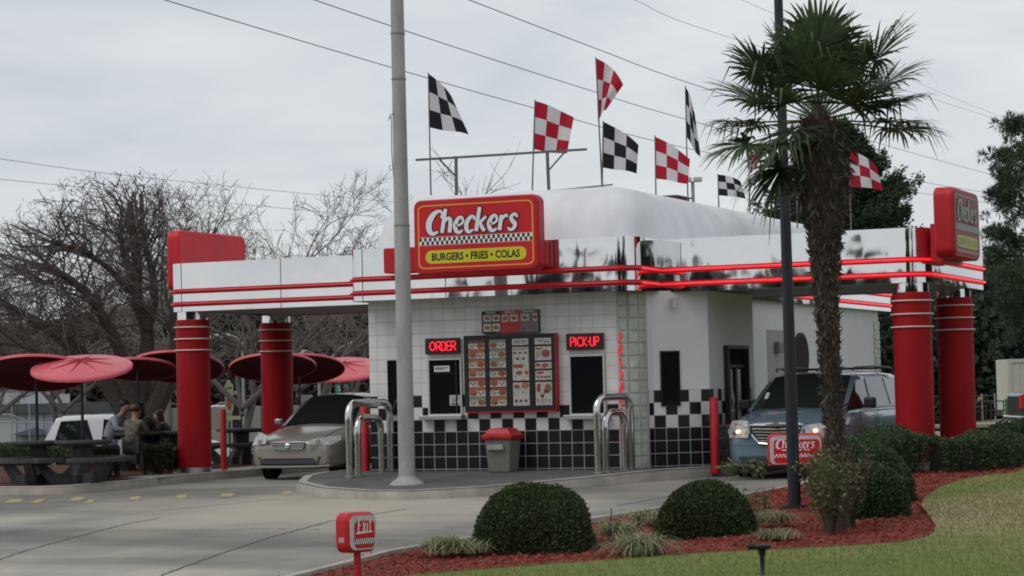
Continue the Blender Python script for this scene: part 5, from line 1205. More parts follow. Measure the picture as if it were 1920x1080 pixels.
person(seat(318, 47.6), va+R(-100), 'smaller person with reddish-brown hair seated next to the front left column', DKC, DKC, HAIRR, True, .4, .84, skin=SKIN2)
c = dep(228, 842, 44.9)
b_ = MB(); b_.prism([(-.09, -.16), (.07, -.16), (.11, .18), (-.05, .18)], lambda u, v, w_: (u, w_, v), -.05, .05); b_.m = 1; b_.prism([(-.095, -.17), (.075, -.17), (.08, -.11), (-.085, -.11)], lambda u, v, w_: (u, w_, v), -.052, .052)
o = b_.build('paper_bag', [WHC, RED]); o.location = c; o.rotation_euler = (0, 0, va); tag(o, 'white paper bag with red bottom beside the seated people', 'bag')
# ------------------------------------------------------------------ vegetation
BOX = leaf_mat('boxwood_leaf', (.022, .040, .018), (.085, .115, .042), 3)
HEDG = leaf_mat('hedge_leaf', (.030, .055, .026), (.085, .125, .055), 3)
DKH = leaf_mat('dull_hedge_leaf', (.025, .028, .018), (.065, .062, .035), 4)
LIR = leaf_mat('striped_grass_blade', (.13, .15, .07), (.42, .42, .26), 5, transl=.2)
def shrub(c, rx, ry, h, n, name, label, group, mt=BOX, ls=.045, flat=.55, seed=0, bumps=.03, cat='shrub'):
    """clipped mound: leaves on a bumpy super-ellipsoid"""
    rg = np.random.default_rng(seed+5); o = empty(name, c, rg.uniform(0, 6.28), label, cat, group)
    ph_ = rg.uniform(0, 6.28, (6, 3)); fr_ = rg.uniform(2, 6, (6, 3))
    d = unit(rg.normal(0, 1, (n, 3))); d[:, 2] = np.abs(d[:, 2])*1.0-.12; d = unit(d)
    bm_ = 1+sum(np.sin(d @ fr_[i] + ph_[i, 0]) for i in range(6))*bumps*.4
    e_ = 1.0; P = np.sign(d)*np.abs(d)**e_; P[:, 0] *= rx*bm_; P[:, 1] *= ry*bm_; P[:, 2] *= h*bm_
    depth = rg.uniform(.86, 1.03, n)[:, None]; P = P*np.concatenate([depth, depth, depth], 1); P[:, 2] = np.maximum(P[:, 2], .01)
    V = leaves(P, d+np.array([0, 0, .25]), ls, ls*.42, .75); quads_obj('foliage', V, mt, o)
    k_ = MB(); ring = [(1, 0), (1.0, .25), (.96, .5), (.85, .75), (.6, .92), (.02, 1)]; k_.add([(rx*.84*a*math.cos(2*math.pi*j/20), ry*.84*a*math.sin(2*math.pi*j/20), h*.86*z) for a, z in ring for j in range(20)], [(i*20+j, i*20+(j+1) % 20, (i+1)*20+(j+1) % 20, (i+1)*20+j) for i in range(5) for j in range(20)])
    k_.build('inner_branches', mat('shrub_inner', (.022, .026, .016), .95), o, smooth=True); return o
fv = Vector((fw.x, fw.y, 0)).normalized()
q = gnd(1003, 1034, .12)+fv*.55; shrub((q.x, q.y, q.z-.04), .72, .68, .80, 30000, 'boxwood_shrub', 'largest clipped round boxwood in front of the litter bin', 'clipped round shrubs in the mulch bed', seed=1, ls=.036)
q = gnd(1329, 1006, .12)+fv*.5; shrub((q.x, q.y, q.z-.04), .62, .58, .68, 24000, 'boxwood_shrub', 'clipped round boxwood in the middle of the bed, left of the dark pole', 'clipped round shrubs in the mulch bed', seed=2, ls=.036)
q = gnd(1645, 969, .12)+fv*.4; shrub((q.x, q.y, q.z-.04), .47, .47, .70, 16000, 'boxwood_shrub', 'clipped round shrub right of the palm trunk', 'clipped round shrubs in the mulch bed', HEDG, seed=3, ls=.042)
q = gnd(1636, 940, .12)+fv*.5; shrub((q.x, q.y, q.z-.04), .74, .6, .80, 20000, 'boxwood_shrub', 'taller rounded shrub behind the one right of the palm trunk', 'clipped round shrubs in the mulch bed', HEDG, seed=4, ls=.042)
def hedge(pts, wd, h, n, name, label, group, mt, seed, ls=.045):
    """run of clipped hedge along pts (x,y)"""
    rg = np.random.default_rng(seed); P = [Vector(p) for p in pts]; L_ = [0]
    for a, b in zip(P, P[1:]): L_.append(L_[-1]+(b-a).length)
    t = np.clip(rg.uniform(-.12, L_[-1]+.12, n), 0, L_[-1]); o = empty(name, (P[0].x, P[0].y, 0), 0, label, 'hedge', group); X = np.zeros((n, 3)); D = np.zeros((n, 3))
    a_ = rg.uniform(0, math.pi, n); cap = rg.random(n) < .14; t = np.where(cap, np.where(rg.random(n) < .5, 0, L_[-1]), t); capf = np.where(cap, rg.uniform(.1, 1, n)**.5, 1)
    for i in range(n):
        k = max(0, min(len(P)-2, sum(1 for l in L_ if l < t[i])-1)); a, b = P[k], P[k+1]; q_ = a.lerp(b, (t[i]-L_[k])/(L_[k+1]-L_[k])); dd = (b-a).normalized()
        s_ = math.cos(a_[i]); z_ = math.sin(a_[i])**.55; s_ = math.copysign(abs(s_)**.6, s_); rr2 = capf[i]*rg.uniform(.84, 1.03)*(1+.09*math.sin(t[i]*3.1)+.05*math.sin(t[i]*7+2))
        x_, y_ = q_.x-dd.y*s_*wd*rr2, q_.y+dd.x*s_*wd*rr2
        X[i] = (x_-P[0].x, y_-P[0].y, g(q_.x, q_.y)+.13+h*z_*rr2); D[i] = (-dd.y*s_, dd.x*s_, z_)
    quads_obj('foliage', leaves(X, D, ls, ls*.42, .8), mt, o)
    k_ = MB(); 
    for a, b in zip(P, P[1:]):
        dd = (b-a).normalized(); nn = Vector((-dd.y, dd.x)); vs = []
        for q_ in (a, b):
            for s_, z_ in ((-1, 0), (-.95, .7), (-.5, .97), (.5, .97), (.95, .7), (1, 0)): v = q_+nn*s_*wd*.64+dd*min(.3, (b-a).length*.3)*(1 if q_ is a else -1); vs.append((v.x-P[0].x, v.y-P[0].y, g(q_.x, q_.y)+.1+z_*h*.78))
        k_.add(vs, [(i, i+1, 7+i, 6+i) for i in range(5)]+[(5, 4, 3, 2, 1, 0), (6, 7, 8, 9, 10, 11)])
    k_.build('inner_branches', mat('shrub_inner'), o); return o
hedge([(6.75, -2.6), (6.75, -.6), (6.9, .4)], .42, .62, 9000, 'clipped_hedge', 'clipped hedge in front of the minivan side', 'low green hedges', HEDG, 5)
hedge([(6.7, -.5), (7.6, -.3), (8.0, .05), (8.25, .6), (8.3, 2.4)], .45, .52, 19000, 'clipped_hedge', 'long clipped hedge at the foot of the two right columns', 'low green hedges', HEDG, 6)
hedge([(8.2, 3.2), (8.1, 8), (8, 13)], .5, .60, 12000, 'clipped_hedge', 'hedge running back beyond the right columns', 'low green hedges', HEDG, 7, .06)
# left picnic bed hedges
def lh(p0, p1, wd, h, n, lab, mt, seed):
    hedge([p0[:2], p1[:2]], wd, h, n, 'low_hedge', lab, 'low hedges round the picnic tables', mt, seed, .05)
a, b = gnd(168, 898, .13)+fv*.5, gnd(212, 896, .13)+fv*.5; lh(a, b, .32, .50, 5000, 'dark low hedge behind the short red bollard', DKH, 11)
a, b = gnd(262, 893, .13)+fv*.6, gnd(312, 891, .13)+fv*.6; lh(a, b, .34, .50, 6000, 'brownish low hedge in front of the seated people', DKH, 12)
a, b = dep(-30, 870, 52), dep(95, 868, 54); lh(a, b, .45, .45, 6000, 'green low hedge behind the far left picnic table', HEDG, 13)
a, b = dep(85, 850, 56), dep(200, 848, 56); lh(a, b, .5, .50, 6000, 'green low hedge below the back of the white SUV', HEDG, 14)
# strappy clumps
def clump(px, py, n, ln, label, seed, mt=LIR, sp=.95, name='lilyturf_clump', group='striped lilyturf clumps in the mulch', wd=.008, up_=.95):
    q_ = gnd(px, py, .13); rg = np.random.default_rng(seed); V = []
    for i in range(n):
        t = rg.uniform(0, 6.28); L_ = ln*rg.uniform(.6, 1.15); b0 = np.array([rg.normal(0, .09), rg.normal(0, .09), 0]); a_ = np.array([math.cos(t), math.sin(t), 0]); s_ = np.array([-a_[1], a_[0], 0])*wd
        out_ = rg.uniform(.2, 1)*sp; prev = b0; pw_ = .7; k = 5; 
        for j in range(1, k+1):
            u = j/k; p_ = b0+a_*L_*out_*1.6*u**1.15+np.array([0, 0, L_*up_*(1.5*u-1.35*u*u*(.55+.6*out_))]); w1 = 1-u*.85 if j > 1 else 1
            V.append([prev-s_*pw_, prev+s_*pw_, p_+s_*w1, p_-s_*w1]); prev = p_; pw_ = w1
    o = quads_obj(name, np.array(V), mt); o.location = q_; return tag(o, label, 'plant', group)
for (x, y, n, l, lab, s) in ((838, 1036, 520, .36, 'striped lilyturf clump at the left tip of the bed', 1), (1158, 1004, 360, .32, 'striped lilyturf clump touching the largest boxwood on its right', 2), (1200, 1038, 620, .40, 'striped lilyturf clump nearest the lawn, between the two boxwoods', 3),
    (1210, 983, 420, .32, 'striped lilyturf clump at the kerb, between the two boxwoods', 4), (1450, 980, 360, .28, 'striped lilyturf clump at the foot of the dark pole', 5), (1452, 1010, 260, .22, 'striped lilyturf clump behind the garden spotlight', 6), (885, 1036, 160, .26, 'small lilyturf tuft at the left foot of the largest boxwood', 7)):
    clump(x, y, n, l, lab, s)
VL = leaf_mat('young_plant_leaf', (.06, .085, .04), (.19, .23, .12), 6)
def leafy(p, n_st, h, spread, ln, label, seed, mt, name='leafy_plant', group=None, cat='plant', wd=.28, up0=0.0, stem=True):
    rg = np.random.default_rng(seed); P, D, S = [], [], []
    for i in range(n_st):
        t = rg.uniform(0, 6.28); r_ = rg.uniform(0, 1)**.6*spread; hh = h*rg.uniform(.6, 1.1); b0 = np.array([r_*.25*math.cos(t), r_*.25*math.sin(t), 0]); e0 = np.array([r_*math.cos(t), r_*math.sin(t), hh]); S.append((b0, e0, .008, .004))
        for j in range(int(14*hh/.6)):
            u = rg.uniform(up0, 1.03); P.append(b0+(e0-b0)*u+rg.normal(0, .035, 3)); a = rg.uniform(0, 6.28); D.append((math.cos(a), math.sin(a), rg.uniform(-.5, .6)))
    o = empty(name, p, 0, label, cat, group); quads_obj('leaves', leaves(np.array(P), np.array(D), ln, ln*wd, .35), mt, o)
    if stem: segs_obj('stems', S, mat('plant_stem', (.09, .07, .05), .9), o, 3)
    return o
for (x, y, lab, s) in ((1368, 888, 'leafy plant at the lane corner left of the minivan bumper', 1), (1398, 886, 'leafy plant in the lane bed below the minivan headlight', 2), (1425, 887, 'leafy plant beside the small red Checkers sign', 3)):
    q = gnd(x, y+2, .1); leafy(q, 9, .20, .16, .13, lab, s, VL, group='pale leafy plants by the lane', cat='plant')
NAN = leaf_mat('nandina_leaf', (.06, .075, .035), (.18, .20, .08), 5); NAR = leaf_mat('nandina_brown', (.09, .06, .045), (.17, .13, .08), 5)
q = gnd(1560, 998, .12); leafy((q.x, q.y, q.z), 60, .92, .40, .065, 'loose open nandina shrub at the foot of the palm', 21, NAN, 'nandina_shrub', cat='shrub', up0=.30)
q = gnd(1590, 985, .12); leafy((q.x, q.y, q.z), 34, .92, .36, .065, 'brownish loose shrub between the palm foot and the round shrub', 22, NAR, 'nandina_shrub', cat='shrub', up0=.3)
q = gnd(1500, 952, .12); leafy((q.x+.3, q.y+.3, q.z), 60, .68, .42, .07, 'loose green shrub hiding the lower right of the small Checkers sign', 23, NAN, 'nandina_shrub', cat='shrub', up0=.2)
for (x, y, lab, s) in ((1395, 962, 'thin dried plant right of the middle boxwood', 31), (1418, 965, 'tiny curled plant at the kerb left of the dark pole', 32), (1438, 960, 'tiny sparse plant against the kerb by the dark pole', 33)):
    q = gnd(x, y, .12); leafy(q, 5, .30, .10, .10, lab, s, VL, cat='plant', wd=.2)
b_ = MB(); b_.tube([(0, 0, -.05), (.005, 0, .22)], .007, 5); o = b_.build('garden_stake', BLACK); o.location = gnd(1146, 985, .12); tag(o, 'thin black stake beside the lilyturf', 'stake')
# mulch chips and grass
def inside(poly, x, y):
    c = False; n = len(poly); j = n-1
    for i in range(n):
        xi, yi = poly[i]; xj, yj = poly[j]
        if (yi > y) != (yj > y) and x < (xj-xi)*(y-yi)/(yj-yi)+xi: c = not c
        j = i
    return c
def scatter(poly, x0, x1, y0, y1, n, rg):
    o = []; 
    while len(o) < n:
        x, y = rg.uniform(x0, x1), rg.uniform(y0, y1)
        if inside(poly, x, y): o.append((x, y))
    return o
rg = np.random.default_rng(77)
pts = scatter(BED, 3.8, 9.9, -14.8, 1, 18000, rg); P = np.array([(x, y, bedz(x, y)+.004+rg.uniform(0, .014)) for x, y in pts]); D = rg.normal(0, 1, (len(P), 3)); D[:, 2] *= .22
tag(quads_obj('mulch_chips', leaves(P, D, .055, .011, .1), leaf_mat('mulch_chip', (.12, .018, .014), (.36, .10, .07), 2, .9, 0)), kind='stuff')
pts = scatter(LAWN, 4.0, 15, -16, 0, 60000, rg); P = np.array([(x, y, g(x, y)+.12) for x, y in pts]); D = rg.normal(0, .35, (len(P), 3)); D[:, 2] = 1
GR = leaf_mat('grass_blade', (.115, .15, .038), (.275, .285, .10), .5, .7, .3)
tag(quads_obj('grass', leaves(P, D, .05, .004, .25), GR), kind='stuff')
# ------------------------------------------------------------------ palm
q = gnd(1575, 992, .12); PD = (q-CAM).dot(fw); PB = Vector((q.x, q.y+.3, q.z)); PD += .3*fw.y
def pd(x, y): return np.array(dep(x, y, PD))
palm = empty('palm_tree', PB, 0, 'windmill palm with shaggy brown trunk in the mulch bed', 'palm tree')
TR = [(1576, 960, .10), (1572, 870, .10), (1563, 780, .105), (1557, 690, .11), (1552, 610, .12), (1549, 530, .135), (1547, 460, .18), (1545, 400, .26), (1541, 340, .33), (1537, 280, .35), (1534, 225, .16), (1533, 195, .05)]
tp = [pd(x, y)-np.array(PB) for x, y, _ in TR]
b_ = MB(); b_.tube([(tp[0][0], tp[0][1], -.3)]+[tuple(p) for p in tp], .15, 18, rs=[.17]+[t[2]*.93 for t in TR]); trunk = b_.build('trunk', mat('palm_fibre', (.060, .046, .040), .95, noise=.5, nscale=9, bump=.03, bscale=14, stretch=(1, 1, .5)), palm, smooth=True)
rg = np.random.default_rng(5); P, D, V = [], [], []
for i in range(3600):
    u = rg.uniform(0, 1)**.8*(len(tp)-2); k = int(u); f = u-k; c_ = tp[k]*(1-f)+tp[k+1]*f; r_ = (TR[k][2]*(1-f)+TR[k+1][2]*f); t = rg.uniform(0, 6.28); a = np.array([math.cos(t), math.sin(t), 0])
    P.append(c_+a*r_*.9); D.append(a*(.35 if k < 7 else .5)+np.array([0, 0, .9 if rg.random() < .7 else -.6]))
fib = quads_obj('leaf_base_fibre', leaves(np.array(P), np.array(D), .11, .016, .25), leaf_mat('palm_fibre_leaf', (.035, .026, .024), (.14, .11, .085), 6, .9, 0), trunk)
b_ = MB()
for i in range(150):  # cut leaf stubs
    u = rg.uniform(.3, 8.3); k = int(u); f = u-k; c_ = tp[k]*(1-f)+tp[k+1]*f; r_ = (TR[k][2]*(1-f)+TR[k+1][2]*f); t = rg.uniform(0, 6.28); a = np.array([math.cos(t), math.sin(t), 0]); s0 = c_+a*r_*.88
    e0 = s0+a*rg.uniform(.04, .11)+np.array([0, 0, rg.uniform(-.02, .06)]); b_.cyl(tuple(s0), tuple(e0), .013, .007, 5)
tag(b_.build('leaf_stubs', mat('palm_stub', (.075, .06, .05), .9), trunk), kind='stuff')
PG = leaf_mat('palm_frond', (.026, .048, .024), (.095, .135, .060), 2.5, .45, .2); PT = mat('palm_stalk', (.10, .12, .05), .6)
CR0 = pd(1535, 225)-np.array(PB)
FANS = [(1400, 115, -.1), (1420, 150, -.5), (1365, 285, -.3), (1395, 235, .4), (1440, 290, -.6), (1525, 85, -.1), (1560, 100, .5), (1610, 110, .2), (1660, 90, -.3), (1705, 190, -.2), (1655, 165, .5), (1720, 245, .1), (1530, 170, -.95), (1480, 160, .8), (1580, 150, .9), (1500, 120, -.5), (1600, 200, -.8), (1450, 200, -.9), (1400, 180, .2), (1475, 90, .3), (1530, 60, -.3), (1420, 330, .2), (1450, 335, .3), (1360, 230, .1), (1690, 140, .3), (1590, 60, .0), (1620, 160, -.5), (1660, 200, .0), (1690, 235, -.3), (1470, 260, -.4)]
Q4 = []; S = []
vv = np.array((-fw.x, -fw.y, 0)); vv /= np.linalg.norm(vv)
for fi, (fx, fy, dz) in enumerate(FANS):
    tgt = pd(fx, fy)-np.array(PB)+vv*(-dz)*.75
    d = tgt-CR0; Ld = np.linalg.norm(d); d /= Ld; droop = max(0, (fy-180)/150.)
    hub = CR0+d*max(.30, Ld*.80); S.append((CR0+d*.05, hub, .014, .010))
    nrm = np.array([0, 0, 1.])-d*d[2]; nl = np.linalg.norm(nrm); nrm = nrm/nl if nl > .15 else vv; nrm = nrm+rg.normal(0, .25, 3); nrm -= d*(nrm@d); nrm /= np.linalg.norm(nrm)
    s_ = np.cross(d, nrm); R_ = rg.uniform(.62, .80); ns = 38
    for k in range(ns):
        a = R(-122+244*k/(ns-1)); ax = d*math.cos(a)+s_*math.sin(a); L_ = R_*(1-.16*abs(a)/2.1)*rg.uniform(.9, 1.06); ax = ax+nrm*(.10+rg.normal(0, .05)); ax /= np.linalg.norm(ax)
        wv = np.cross(ax, nrm); wv /= np.linalg.norm(wv); w1 = .025*rg.uniform(.85, 1.1); tw = nrm*w1*rg.choice([-.6, .6])
        m1 = hub+ax*L_*.50; tip_d = rg.uniform(.03, .13)*(1+droop*.8)
        m2 = hub+ax*L_*.78-np.array([0, 0, tip_d*.35]); m3_ = hub+ax*L_-np.array([0, 0, tip_d+(.22 if rg.random() < .12 else 0)])
        Q4.append([hub-wv*.004, hub+wv*.004, m1+wv*w1+tw*.5, m1-wv*w1]); Q4.append([m1-wv*w1, m1+wv*w1+tw*.5, m2+wv*w1*.62, m2-wv*w1*.62]); Q4.append([m2-wv*w1*.62, m2+wv*w1*.62, m3_+wv*.003, m3_-wv*.003])
quads_obj('fronds', np.array(Q4), PG, palm); segs_obj('leaf_stalks', S, PT, palm, 5)
# hanging dead tufts under the crown
P, D = [], []
for i in range(200):
    t = rg.uniform(0, 6.28); a = np.array([math.cos(t), math.sin(t), 0]); z_ = rg.uniform(0, 1); c_ = tp[7]*(1-z_)+tp[10]*z_; P.append(c_+a*rg.uniform(.24, .36)); D.append(a*.5+np.array([0, 0, -rg.uniform(.3, 1)]))
quads_obj('dead_fronds', leaves(np.array(P), np.array(D), .20, .014, .3), leaf_mat('dead_frond', (.06, .05, .04), (.16, .14, .10), 3, .9, 0), palm)
# ------------------------------------------------------------------ bare trees
FTW = mat('hazy_twigs', (.18, .155, .14), .9); FTK = mat('hazy_bark', (.12, .105, .095), .9, noise=.2, nscale=5)  # far trees: distance haze put into the paler twig and bark colours
def grower(S, rg, maxl, tw_r, ratio, up_, wig, nmax):
    def grow(p, d, L_, r_, lev):
        if lev > maxl or len(S) > nmax: return
        n = 4 if lev < 3 else 3; q_ = p; dd = d
        for i in range(n):
            dd = (dd+Vector((rg.gauss(0, wig), rg.gauss(0, wig), rg.gauss(0, wig)))*.5+Vector((0, 0, up_*.4))).normalized(); r2 = r_*(1-.30*(i+1)/n); e_ = q_+dd*(L_/n); S.append((tuple(q_), tuple(e_), r_*(1-.30*i/n), r2)); q_ = e_
            if lev >= 1 and i >= 1 and rg.random() < .75:
                sd_ = (dd+Vector((rg.gauss(0, .8), rg.gauss(0, .8), rg.gauss(.1, .5)))).normalized(); grow(q_, sd_, L_*rg.uniform(.45, .68), max(tw_r, r2*.5), lev+1+(rg.random() < .3))
        for k in range(2 if lev < maxl-1 else rg.choice((1, 2))):
            sd_ = (dd+Vector((rg.gauss(0, .42), rg.gauss(0, .42), rg.gauss(.03, .32)))).normalized(); grow(q_, sd_, L_*ratio*rg.uniform(.8, 1.15), max(tw_r, r_*.6), lev+1)
    return grow
rv = Vector(rt); rv.z = 0; rv.normalize()
def dr(a, u, f=0): return rv*a+Vector((0, 0, u))+fv*f
TGRP = 'leafless trees on the left'
def tree_at(px, D, top_py, seed, lab, spread=.5, r_=.15, ratio=.75, maxl=6, nmax=14000, twr=.008, wide=1.0):
    rg = random.Random(seed); S = []; c_ = dep(px, 800, D); c_.z = g(c_.x, c_.y); H_ = dep(px, top_py, D).z-c_.z; L0 = H_/3.6
    gr = grower(S, rg, maxl, twr, ratio, .05, .26, 10**6)
    st = [((0, 0, 0), (.02, 0, 1), L0*1.1, r_), ((0, 0, L0*.9), dr(-spread, .8), L0, r_*.6), ((0, 0, L0*.9), dr(spread, .8), L0, r_*.6), ((0, 0, L0*.8), dr(0, 1, .5), L0, r_*.5)]
    for p, d, L_, rr3 in st: gr(Vector(p), Vector(d).normalized(), L_, rr3, 0)
    while len(S) > nmax*1.6: S = [s for k, s in enumerate(S) if s[2] > twr*1.6 or k % 3]
    k_ = H_/max(s[1][2] for s in S)
    S = [((s[0][0]*k_*wide, s[0][1]*k_*wide, s[0][2]*k_), (s[1][0]*k_*wide, s[1][1]*k_*wide, s[1][2]*k_), s[2], s[3]) for s in S]
    o = empty('bare_tree', c_, 0, lab, 'tree', TGRP); th = [s for s in S if s[2] > .03]; tn = [s for s in S if s[2] <= .03]
    if th: segs_obj('trunk', th, FTK, o, 7)
    segs_obj('twigs', tn, FTW, o, 3); return o
# the old forked tree, limbs follow the real fork
TD = 60; tbp = dep(255, 900, TD); tbp.z = g(tbp.x, tbp.y)
bt = empty('bare_tree', tbp, 0, 'old leafless tree with thick forked trunk behind the picnic tables', 'tree', TGRP)
LIMBS = [([(250, 812), (222, 750), (188, 700), (140, 655), (80, 610), (20, 575)], .30, .07, 0), ([(252, 800), (238, 715), (222, 650), (190, 590), (140, 530), (90, 500)], .22, .06, -1.0), ([(262, 795), (272, 700), (276, 620), (257, 560), (257, 480), (247, 430), (243, 378)], .24, .07, .3), ([(275, 795), (312, 720), (332, 650), (330, 590), (360, 520), (385, 470)], .30, .07, -.6),
         ([(276, 620), (290, 560), (283, 500), (268, 440), (265, 368)], .13, .05, .5), ([(222, 650), (175, 560), (120, 520), (60, 500)], .12, .04, .8), ([(257, 520), (232, 480), (226, 440)], .10, .04, .2), ([(332, 650), (350, 600), (420, 560), (480, 540)], .12, .04, .5), ([(188, 700), (120, 690), (50, 650), (-20, 640)], .13, .05, .9), ([(257, 560), (200, 500), (150, 470), (100, 455)], .10, .035, -.7)]
S = []; TW = []; rgt = random.Random(17); grt = grower(TW, rgt, 5, .0075, .72, .02, .28, 10**6)
for pts, ra, rb2, fz in LIMBS:
    P = [dep(x, y, TD+fz*(i/len(pts))*2)-tbp for i, (x, y) in enumerate(pts)]; P = [Vector(q) for q in cat_spline([tuple(p) for p in P], 4)]; n = len(P)
    for i in range(n-1):
        S.append((tuple(P[i]), tuple(P[i+1]), ra+(rb2-ra)*i/n, ra+(rb2-ra)*(i+1)/n))
        if i > n*.35:
            for k in range(2):
                d_ = ((P[i+1]-P[i]).normalized()+Vector((rgt.gauss(0, .8), rgt.gauss(0, .8), rgt.gauss(.15, .5)))).normalized(); grt(P[i], d_, rgt.uniform(.7, 1.5), .035, 2)
    if rb2 < .065 or pts[-1][1] > 450: grt(P[-1], (P[-1]-P[-3]).normalized(), 1.3, rb2*.8, 1)
rgt.shuffle(TW)
def ylim(x): return 345+max(0, 110-x)*.75+max(0, x-290)*.75
def okseg(s):
    if s[0][2] < 1.2: return False
    v = Vector(s[1])+tbp-CAM; d_ = v.dot(fw); x_ = 960+F_PX*v.dot(rt)/d_; y_ = 540-F_PX*v.dot(up)/d_; return y_ > ylim(x_)+rgt.uniform(-28, 75)
TW = [s for s in TW if okseg(s)][:20000]
b_ = MB(); b_.tube([(0, 0, -.4), (0, 0, .2), (0, 0, .8), (0, 0, 1.25), (0, 0, 1.6)], .4, 16, rs=[.62, .52, .50, .58, .40]); tk = b_.build('trunk', WOODB, bt, smooth=True)
segs_obj('limbs', S, WOODB, bt, 8); segs_obj('twigs', TW, mat('brown_grey_twigs', (.12, .10, .09), .9), bt, 3)
tree_at(560, 72, 285, 8, 'tallest leafless tree, above the left canopy beside the concrete pole', .8, .17, nmax=20000, wide=1.15)
tree_at(455, 68, 335, 9, 'leafless tree rising behind the blank red sign', .6, .15, nmax=12000)
tree_at(662, 80, 362, 10, 'leafless tree partly behind the concrete pole', .6, .13, nmax=14000, wide=.8)
tree_at(120, 78, 352, 11, 'leafless tree at left, above the bright umbrella', .8, .14, nmax=14000, wide=1.2)
tree_at(-10, 74, 405, 12, 'leafless tree cut by the left edge of the photo', .8, .14, nmax=12000, wide=1.2)
tree_at(345, 84, 350, 13, 'slender leafless tree between the old forked tree and the red sign', .5, .11, nmax=9000)
# ------------------------------------------------------------------ evergreens
EVG = leaf_mat('conifer_needle', (.014, .030, .018), (.050, .078, .040), 1.2, .6, .1); PNG_ = leaf_mat('pine_needle', (.022, .042, .026), (.085, .115, .062), 1.5, .6, .1)
def conifer(px, D, top_py, base_py, wpx, label, seed, n=30000, mt=EVG, ls=.16, name='cedar_tree', shape=1.0, group='evergreen trees behind the restaurant'):
    rg = np.random.default_rng(seed); c_ = dep(px, base_py, D); z0 = c_.z; H_ = dep(px, top_py, D).z-z0; W_ = wpx/F_PX*D/2; gz = g(c_.x, c_.y)
    o = empty(name, (c_.x, c_.y, gz), 0, label, 'tree', group); off = z0-gz
    b_ = MB(); b_.tube([(0, 0, -.3), (0, 0, off+H_*.96)], .2, 8, rs=[.28, .03]); b_.build('trunk', WOODB, o, smooth=True)
    P, D_ = [], []; nb_ = 300; S = []
    for k in range(nb_):
        u = rg.uniform(0, 1)**.85; t = rg.uniform(0, 6.28); r_ = W_*(1-u)**shape*rg.uniform(.6, 1.12)+.12; z_ = off+H_*u*.98; a = np.array([math.cos(t), math.sin(t), 0]); e0 = a*r_+np.array([0, 0, r_*rg.uniform(.15, .6)])
        S.append((np.array([0, 0, z_]), np.array([0, 0, z_])+e0, .03, .008)); m_ = int(n/nb_*(.35+.9*(1-u)))
        uu = rg.uniform(.15, 1.02, m_)**.7; sd_ = np.array([-a[1], a[0], 0])
        pp_ = np.array([0, 0, z_])+e0*uu[:, None]+sd_*(rg.normal(0, 1, m_)*.16*r_*(1.15-uu*.7))[:, None]+np.array([0, 0, 1])*(rg.normal(0, .10, m_))[:, None]
        P.append(pp_); D_.append(np.tile(a*.8+np.array([0, 0, .25]), (m_, 1)))
    quads_obj('foliage', leaves(np.concatenate(P), np.concatenate(D_), ls, ls*.22, .55), mt, o); segs_obj('branches', S, WOODB, o, 3); return o
conifer(1585, 74, 228, 520, 350, 'broad dark cedar behind the roof, partly hidden by the palm trunk', 1, 150000, shape=.80, ls=.13)
def pine(px, D, py0, py1, label, seed, crowns):
    rg = np.random.default_rng(seed); c_ = dep(px, py0, D); gz = g(c_.x, c_.y); o = empty('pine_tree', (c_.x, c_.y, gz), 0, label, 'tree', 'pine trees at the right edge'); top = dep(px, py1, D).z-gz
    b_ = MB(); b_.tube([(0, 0, -.3), (0, 0, top)], .2, 8, rs=[.26, .07]); b_.build('trunk', WOODB, o, smooth=True); P, D_, S = [], [], []
    for (x, y, r_) in crowns:
        q_ = np.array(dep(x, y, D+rg.uniform(-2, 2)))-np.array((c_.x, c_.y, gz)); S.append((np.array([0, 0, q_[2]-.5]), q_, .06, .02)); R0 = r_/F_PX*D
        for k in range(26):
            tc_ = q_+rg.normal(0, .55, 3)*R0*np.array([1, 1, .55]); m_ = 60; dd = unit(rg.normal(0, 1, (m_, 3))+np.array([0, 0, .5])); P.append(np.tile(tc_, (m_, 1))+dd*.05); D_.append(dd)
    quads_obj('foliage', leaves(np.concatenate(P), np.concatenate(D_), .15, .012, .15), PNG_, o); segs_obj('branches', S, WOODB, o, 4); return o
pine(1975, 52, 700, 200, 'pine tree at the right edge of the photo with ragged tufts', 4, [(1908, 238, 30), (1885, 300, 34), (1915, 330, 40), (1878, 372, 30), (1905, 395, 45), (1880, 445, 34), (1915, 450, 45), (1865, 480, 26), (1890, 520, 48), (1920, 545, 50), (1900, 590, 40), (1950, 260, 50), (1960, 340, 55), (1960, 430, 55), (1925, 500, 45), (1930, 620, 50), (1895, 345, 30), (1925, 280, 35)])
def wood(name, label, spec, seed, mt, group, ls=.5, n=9000, cat='tree', gm=1):
    for k, (px, D, top, base, wpx, lab) in enumerate(spec):
        rg = np.random.default_rng(seed+k); c_ = dep(px, base, D); gz = g(c_.x, c_.y); H_ = dep(px, top, D).z-gz; W_ = wpx/F_PX*D/2
        o = empty(name, (c_.x, c_.y, gz), 0, lab, cat, group); b_ = MB(); b_.tube([(0, 0, -.5), (0, 0, H_*.8)], .2, 7, rs=[.3, .08]); b_.build('trunk', WOODB, o)
        cl = rg.normal(0, 1, (26, 3))*np.array([W_*.45, W_*.45, H_*.22])+np.array([0, 0, H_*.55]); cl[:, 2] = np.clip(cl[:, 2], H_*.12, H_*.9)
        idx = rg.integers(0, 26, n); P = cl[idx]+rg.normal(0, 1, (n, 3))*np.array([W_*.2, W_*.2, H_*.085]); P[:, 2] = np.clip(P[:, 2], .2, H_); dd = unit(rg.normal(0, 1, (n, 3)))
        quads_obj('foliage', leaves(P, dd, ls, ls*.3, .3), mt, o)
